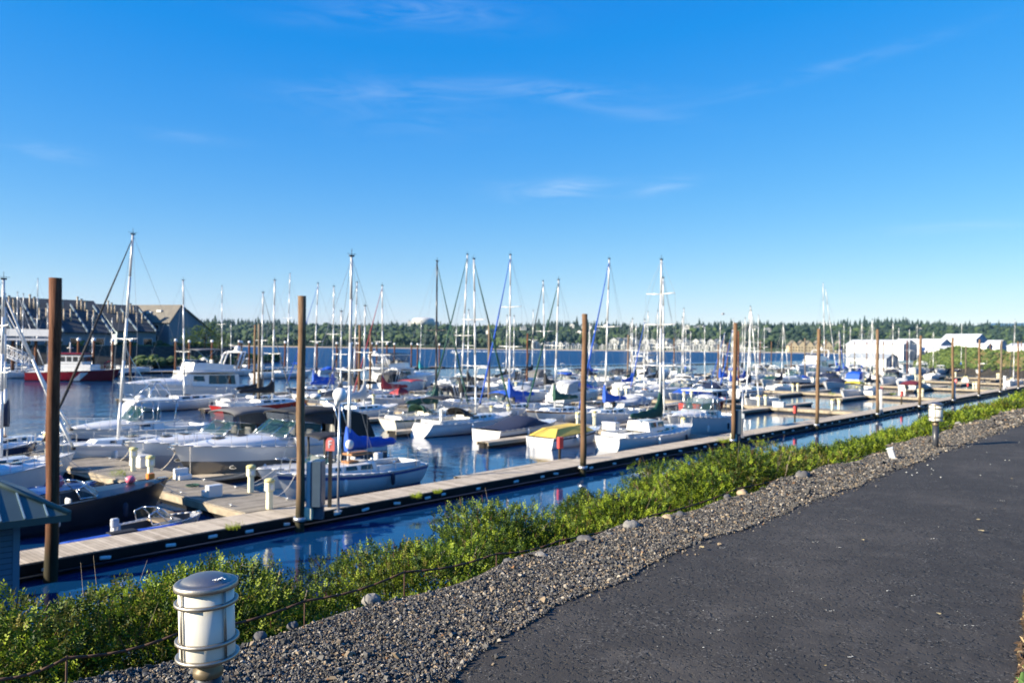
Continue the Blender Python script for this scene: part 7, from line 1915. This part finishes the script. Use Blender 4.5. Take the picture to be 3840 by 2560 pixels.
# ------------------------------------------------------------------ white boathouses at the right
M_BH = mat("white_steel_siding", (.66, .67, .68), .45, var=.05); M_BHR = mat("pale_metal_roof", (.55, .56, .58), .4, var=.05); M_BHG = mat("grey_metal_roof", (.30, .33, .35), .5); M_BHE = mat("shaded_end", (.26, .31, .38), .6)  # gable ends get their shade as blue-grey paint over white siding
def boathouse(label, x0, x1, xg, y_ridge, y_eave, y_base, D, wall=M_BH, roof=M_BHR, ang=-54, end=M_BHE):
    """long wall from px x0 to x1, gable end from x1 to xg"""
    a = rad(ang); h0 = 1280 + 14 + .0119 * (x1 - 1920); m_ = D / F_PX
    pe = atd(x1, 1290, D); tt = (x1 - 1920) / F_PX; L = (x1 - x0) * m_ / (math.cos(a) + tt * abs(math.sin(a))); tt = (x1 - 1920) / F_PX; w = (xg - x1) * m_ / (abs(math.sin(a)) - tt * math.cos(a))
    ez_, rz2, bz = CAM_Z + (h0 - y_eave) * m_, CAM_Z + (h0 - y_ridge) * m_, max(-.5, CAM_Z + (h0 - y_base) * m_)
    root = empty("boathouse", (pe.x, pe.y, 0), a, label, "boathouse", "white boathouses at the right")
    sec = [(0, bz), (0, ez_), (w / 2, rz2), (w, ez_), (w, bz)]
    MB().loft([[(-L, y, z) for y, z in sec], [(0, y, z) for y, z in sec]]).build("wall", wall, root)
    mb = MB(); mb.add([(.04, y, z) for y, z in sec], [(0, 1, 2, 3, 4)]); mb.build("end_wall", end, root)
    mb = MB()
    for q in ([(-L - .4, -.3, ez_ - .1), (.4, -.3, ez_ - .1), (.4, w / 2, rz2 + .05), (-L - .4, w / 2, rz2 + .05)], [(-L - .4, w / 2, rz2 + .05), (.4, w / 2, rz2 + .05), (.4, w + .3, ez_ - .1), (-L - .4, w + .3, ez_ - .1)]): mb.plate(q, .18, (0, 0, 1))
    mb.build("roof", roof, root)
    for k in range(int(L / 9)):
        MB().box(-L + 3 + k * 9, -L + 3.9 + k * 9, -.06, -.004, bz + .4, bz + min(2.4, (ez_ - bz) * .6)).build("door", M_BHG, root)
boathouse("tall white boathouse with a shaded gable, largest on the left of the group", 3160, 3388, 3440, 1275, 1292, 1352, 400)
boathouse("long low boathouse with a grey roof in front of the tall white one", 3168, 3323, 3370, 1327, 1345, 1378, 285, roof=M_BHG)
boathouse("white boathouse roof rising behind the tall one's gable", 3340, 3528, 3570, 1271, 1290, 1330, 455)
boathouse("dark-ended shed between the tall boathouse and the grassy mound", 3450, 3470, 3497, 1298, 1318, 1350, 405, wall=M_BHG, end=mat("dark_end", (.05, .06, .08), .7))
boathouse("highest white boathouse standing at the back right", 3525, 3660, 3702, 1252, 1272, 1310, 500)
boathouse("low white boathouse with pale roof beside the mound's top", 3478, 3560, 3600, 1298, 1308, 1340, 390)
boathouse("white boathouse right of the highest one", 3692, 3748, 3775, 1276, 1290, 1318, 460)
boathouse("far right low white boathouse beyond the dry slope", 3775, 3850, 3890, 1288, 1298, 1320, 440)
boathouse("small-gabled white boathouse between the two right-hand ones", 3650, 3700, 3722, 1288, 1300, 1322, 420, ang=-60)
dock_piece("boathouse_float", 300, 345, 118, 122, 's', "long low float in front of the white boathouses", "dock")
# grassy mound
M_MND = soil_mat("mound_grass", (0.045, 0.075, 0.018), (0.22, 0.18, 0.07), .25, .5)
mc = [(3425, 1392, 1372), (3460, 1396, 1338), (3500, 1398, 1322), (3545, 1400, 1310), (3590, 1403, 1303), (3640, 1405, 1308), (3700, 1410, 1315), (3770, 1414, 1319), (3850, 1420, 1320), (3980, 1432, 1322), (4300, 1460, 1322)]
mb = MB(); vs = []; MC = []
for (x, yb, yc) in mc:
    h0 = 1294 + .0119 * (x - 1920); D = CAM_Z * F_PX / (yb - h0); z = CAM_Z + (h0 - yc) / F_PX * (D + 26); MC.append((x, D, z))
    for dd, zf in ((-3, -.2), (2, .10), (9, .38), (17, .78), (26, 1.0), (60, .95), (200, .8)):
        p = atd(x, 1300, D + dd); vs.append((p.x, p.y, -1 if dd < 0 else z * zf + (.0 if dd < 1 else .25 * math.sin(x * .05 + dd))))
n7 = 7; fs = [(i * n7 + j, (i + 1) * n7 + j, (i + 1) * n7 + j + 1, i * n7 + j + 1) for i in range(len(mc) - 1) for j in range(n7 - 1)]
mb.smooth = True; mb.add(vs, fs)
for k in range(len(fs)): mb.mi[k] = 1 if k % (n7 - 1) < 2 else 0
tag(mb.build("mound_terrain", [M_MND, M_RIP]), kind="structure")
pts = []
for _ in range(2200):
    x = random.uniform(3430, 3930); f = random.random(); D = np.interp(x, [c[0] for c in MC], [c[1] for c in MC]); z = np.interp(x, [c[0] for c in MC], [c[2] for c in MC])
    dense = 1 if x < 3650 else (.35 if x < 3760 else .15)
    dd = random.uniform(5, 27)
    if random.random() > dense: continue
    p = atd(x, 1300, D + dd); pts.append((p.x, p.y, z * np.interp(dd, [2, 9, 17, 26], [.1, .38, .78, 1.0]) - .5, random.uniform(.7, 1.5)))
thicket("mound_undergrowth", pts, BUSHM, [.15, .45, .4, 0])
pts = []
for _ in range(900):
    x = random.uniform(3640, 3960); D = np.interp(x, [c[0] for c in MC], [c[1] for c in MC]); z = np.interp(x, [c[0] for c in MC], [c[2] for c in MC]); dd = random.uniform(9, 27)
    p = atd(x, 1300, D + dd); pts.append((p.x, p.y, z * np.interp(dd, [2, 9, 17, 26], [.1, .38, .78, 1.0]) - .3, random.uniform(.35, .8)))
thicket("dry_slope_undergrowth", pts, BUSHM, [.0, .12, .2, .68])
# ------------------------------------------------------------------ haze over the river
mb = MB(); mb.box(-7200, 7450, -420, 7480, -8, 385)
hz = mb.build("haze", None or [])
hm = bpy.data.materials.new("haze_air"); hm.use_nodes = True
hn, hl = hm.node_tree.nodes, hm.node_tree.links
hn.remove(hn["Principled BSDF"])
pv = hn.new("ShaderNodeVolumePrincipled"); pv.inputs["Density"].default_value = 0.000032; pv.inputs["Color"].default_value = (0.30, 0.68, 1.0, 1); pv.inputs["Anisotropy"].default_value = 0.0
hl.new(pv.outputs[0], hn["Material Output"].inputs["Volume"])
hz.data.materials.append(hm)
tag(hz, kind="stuff")
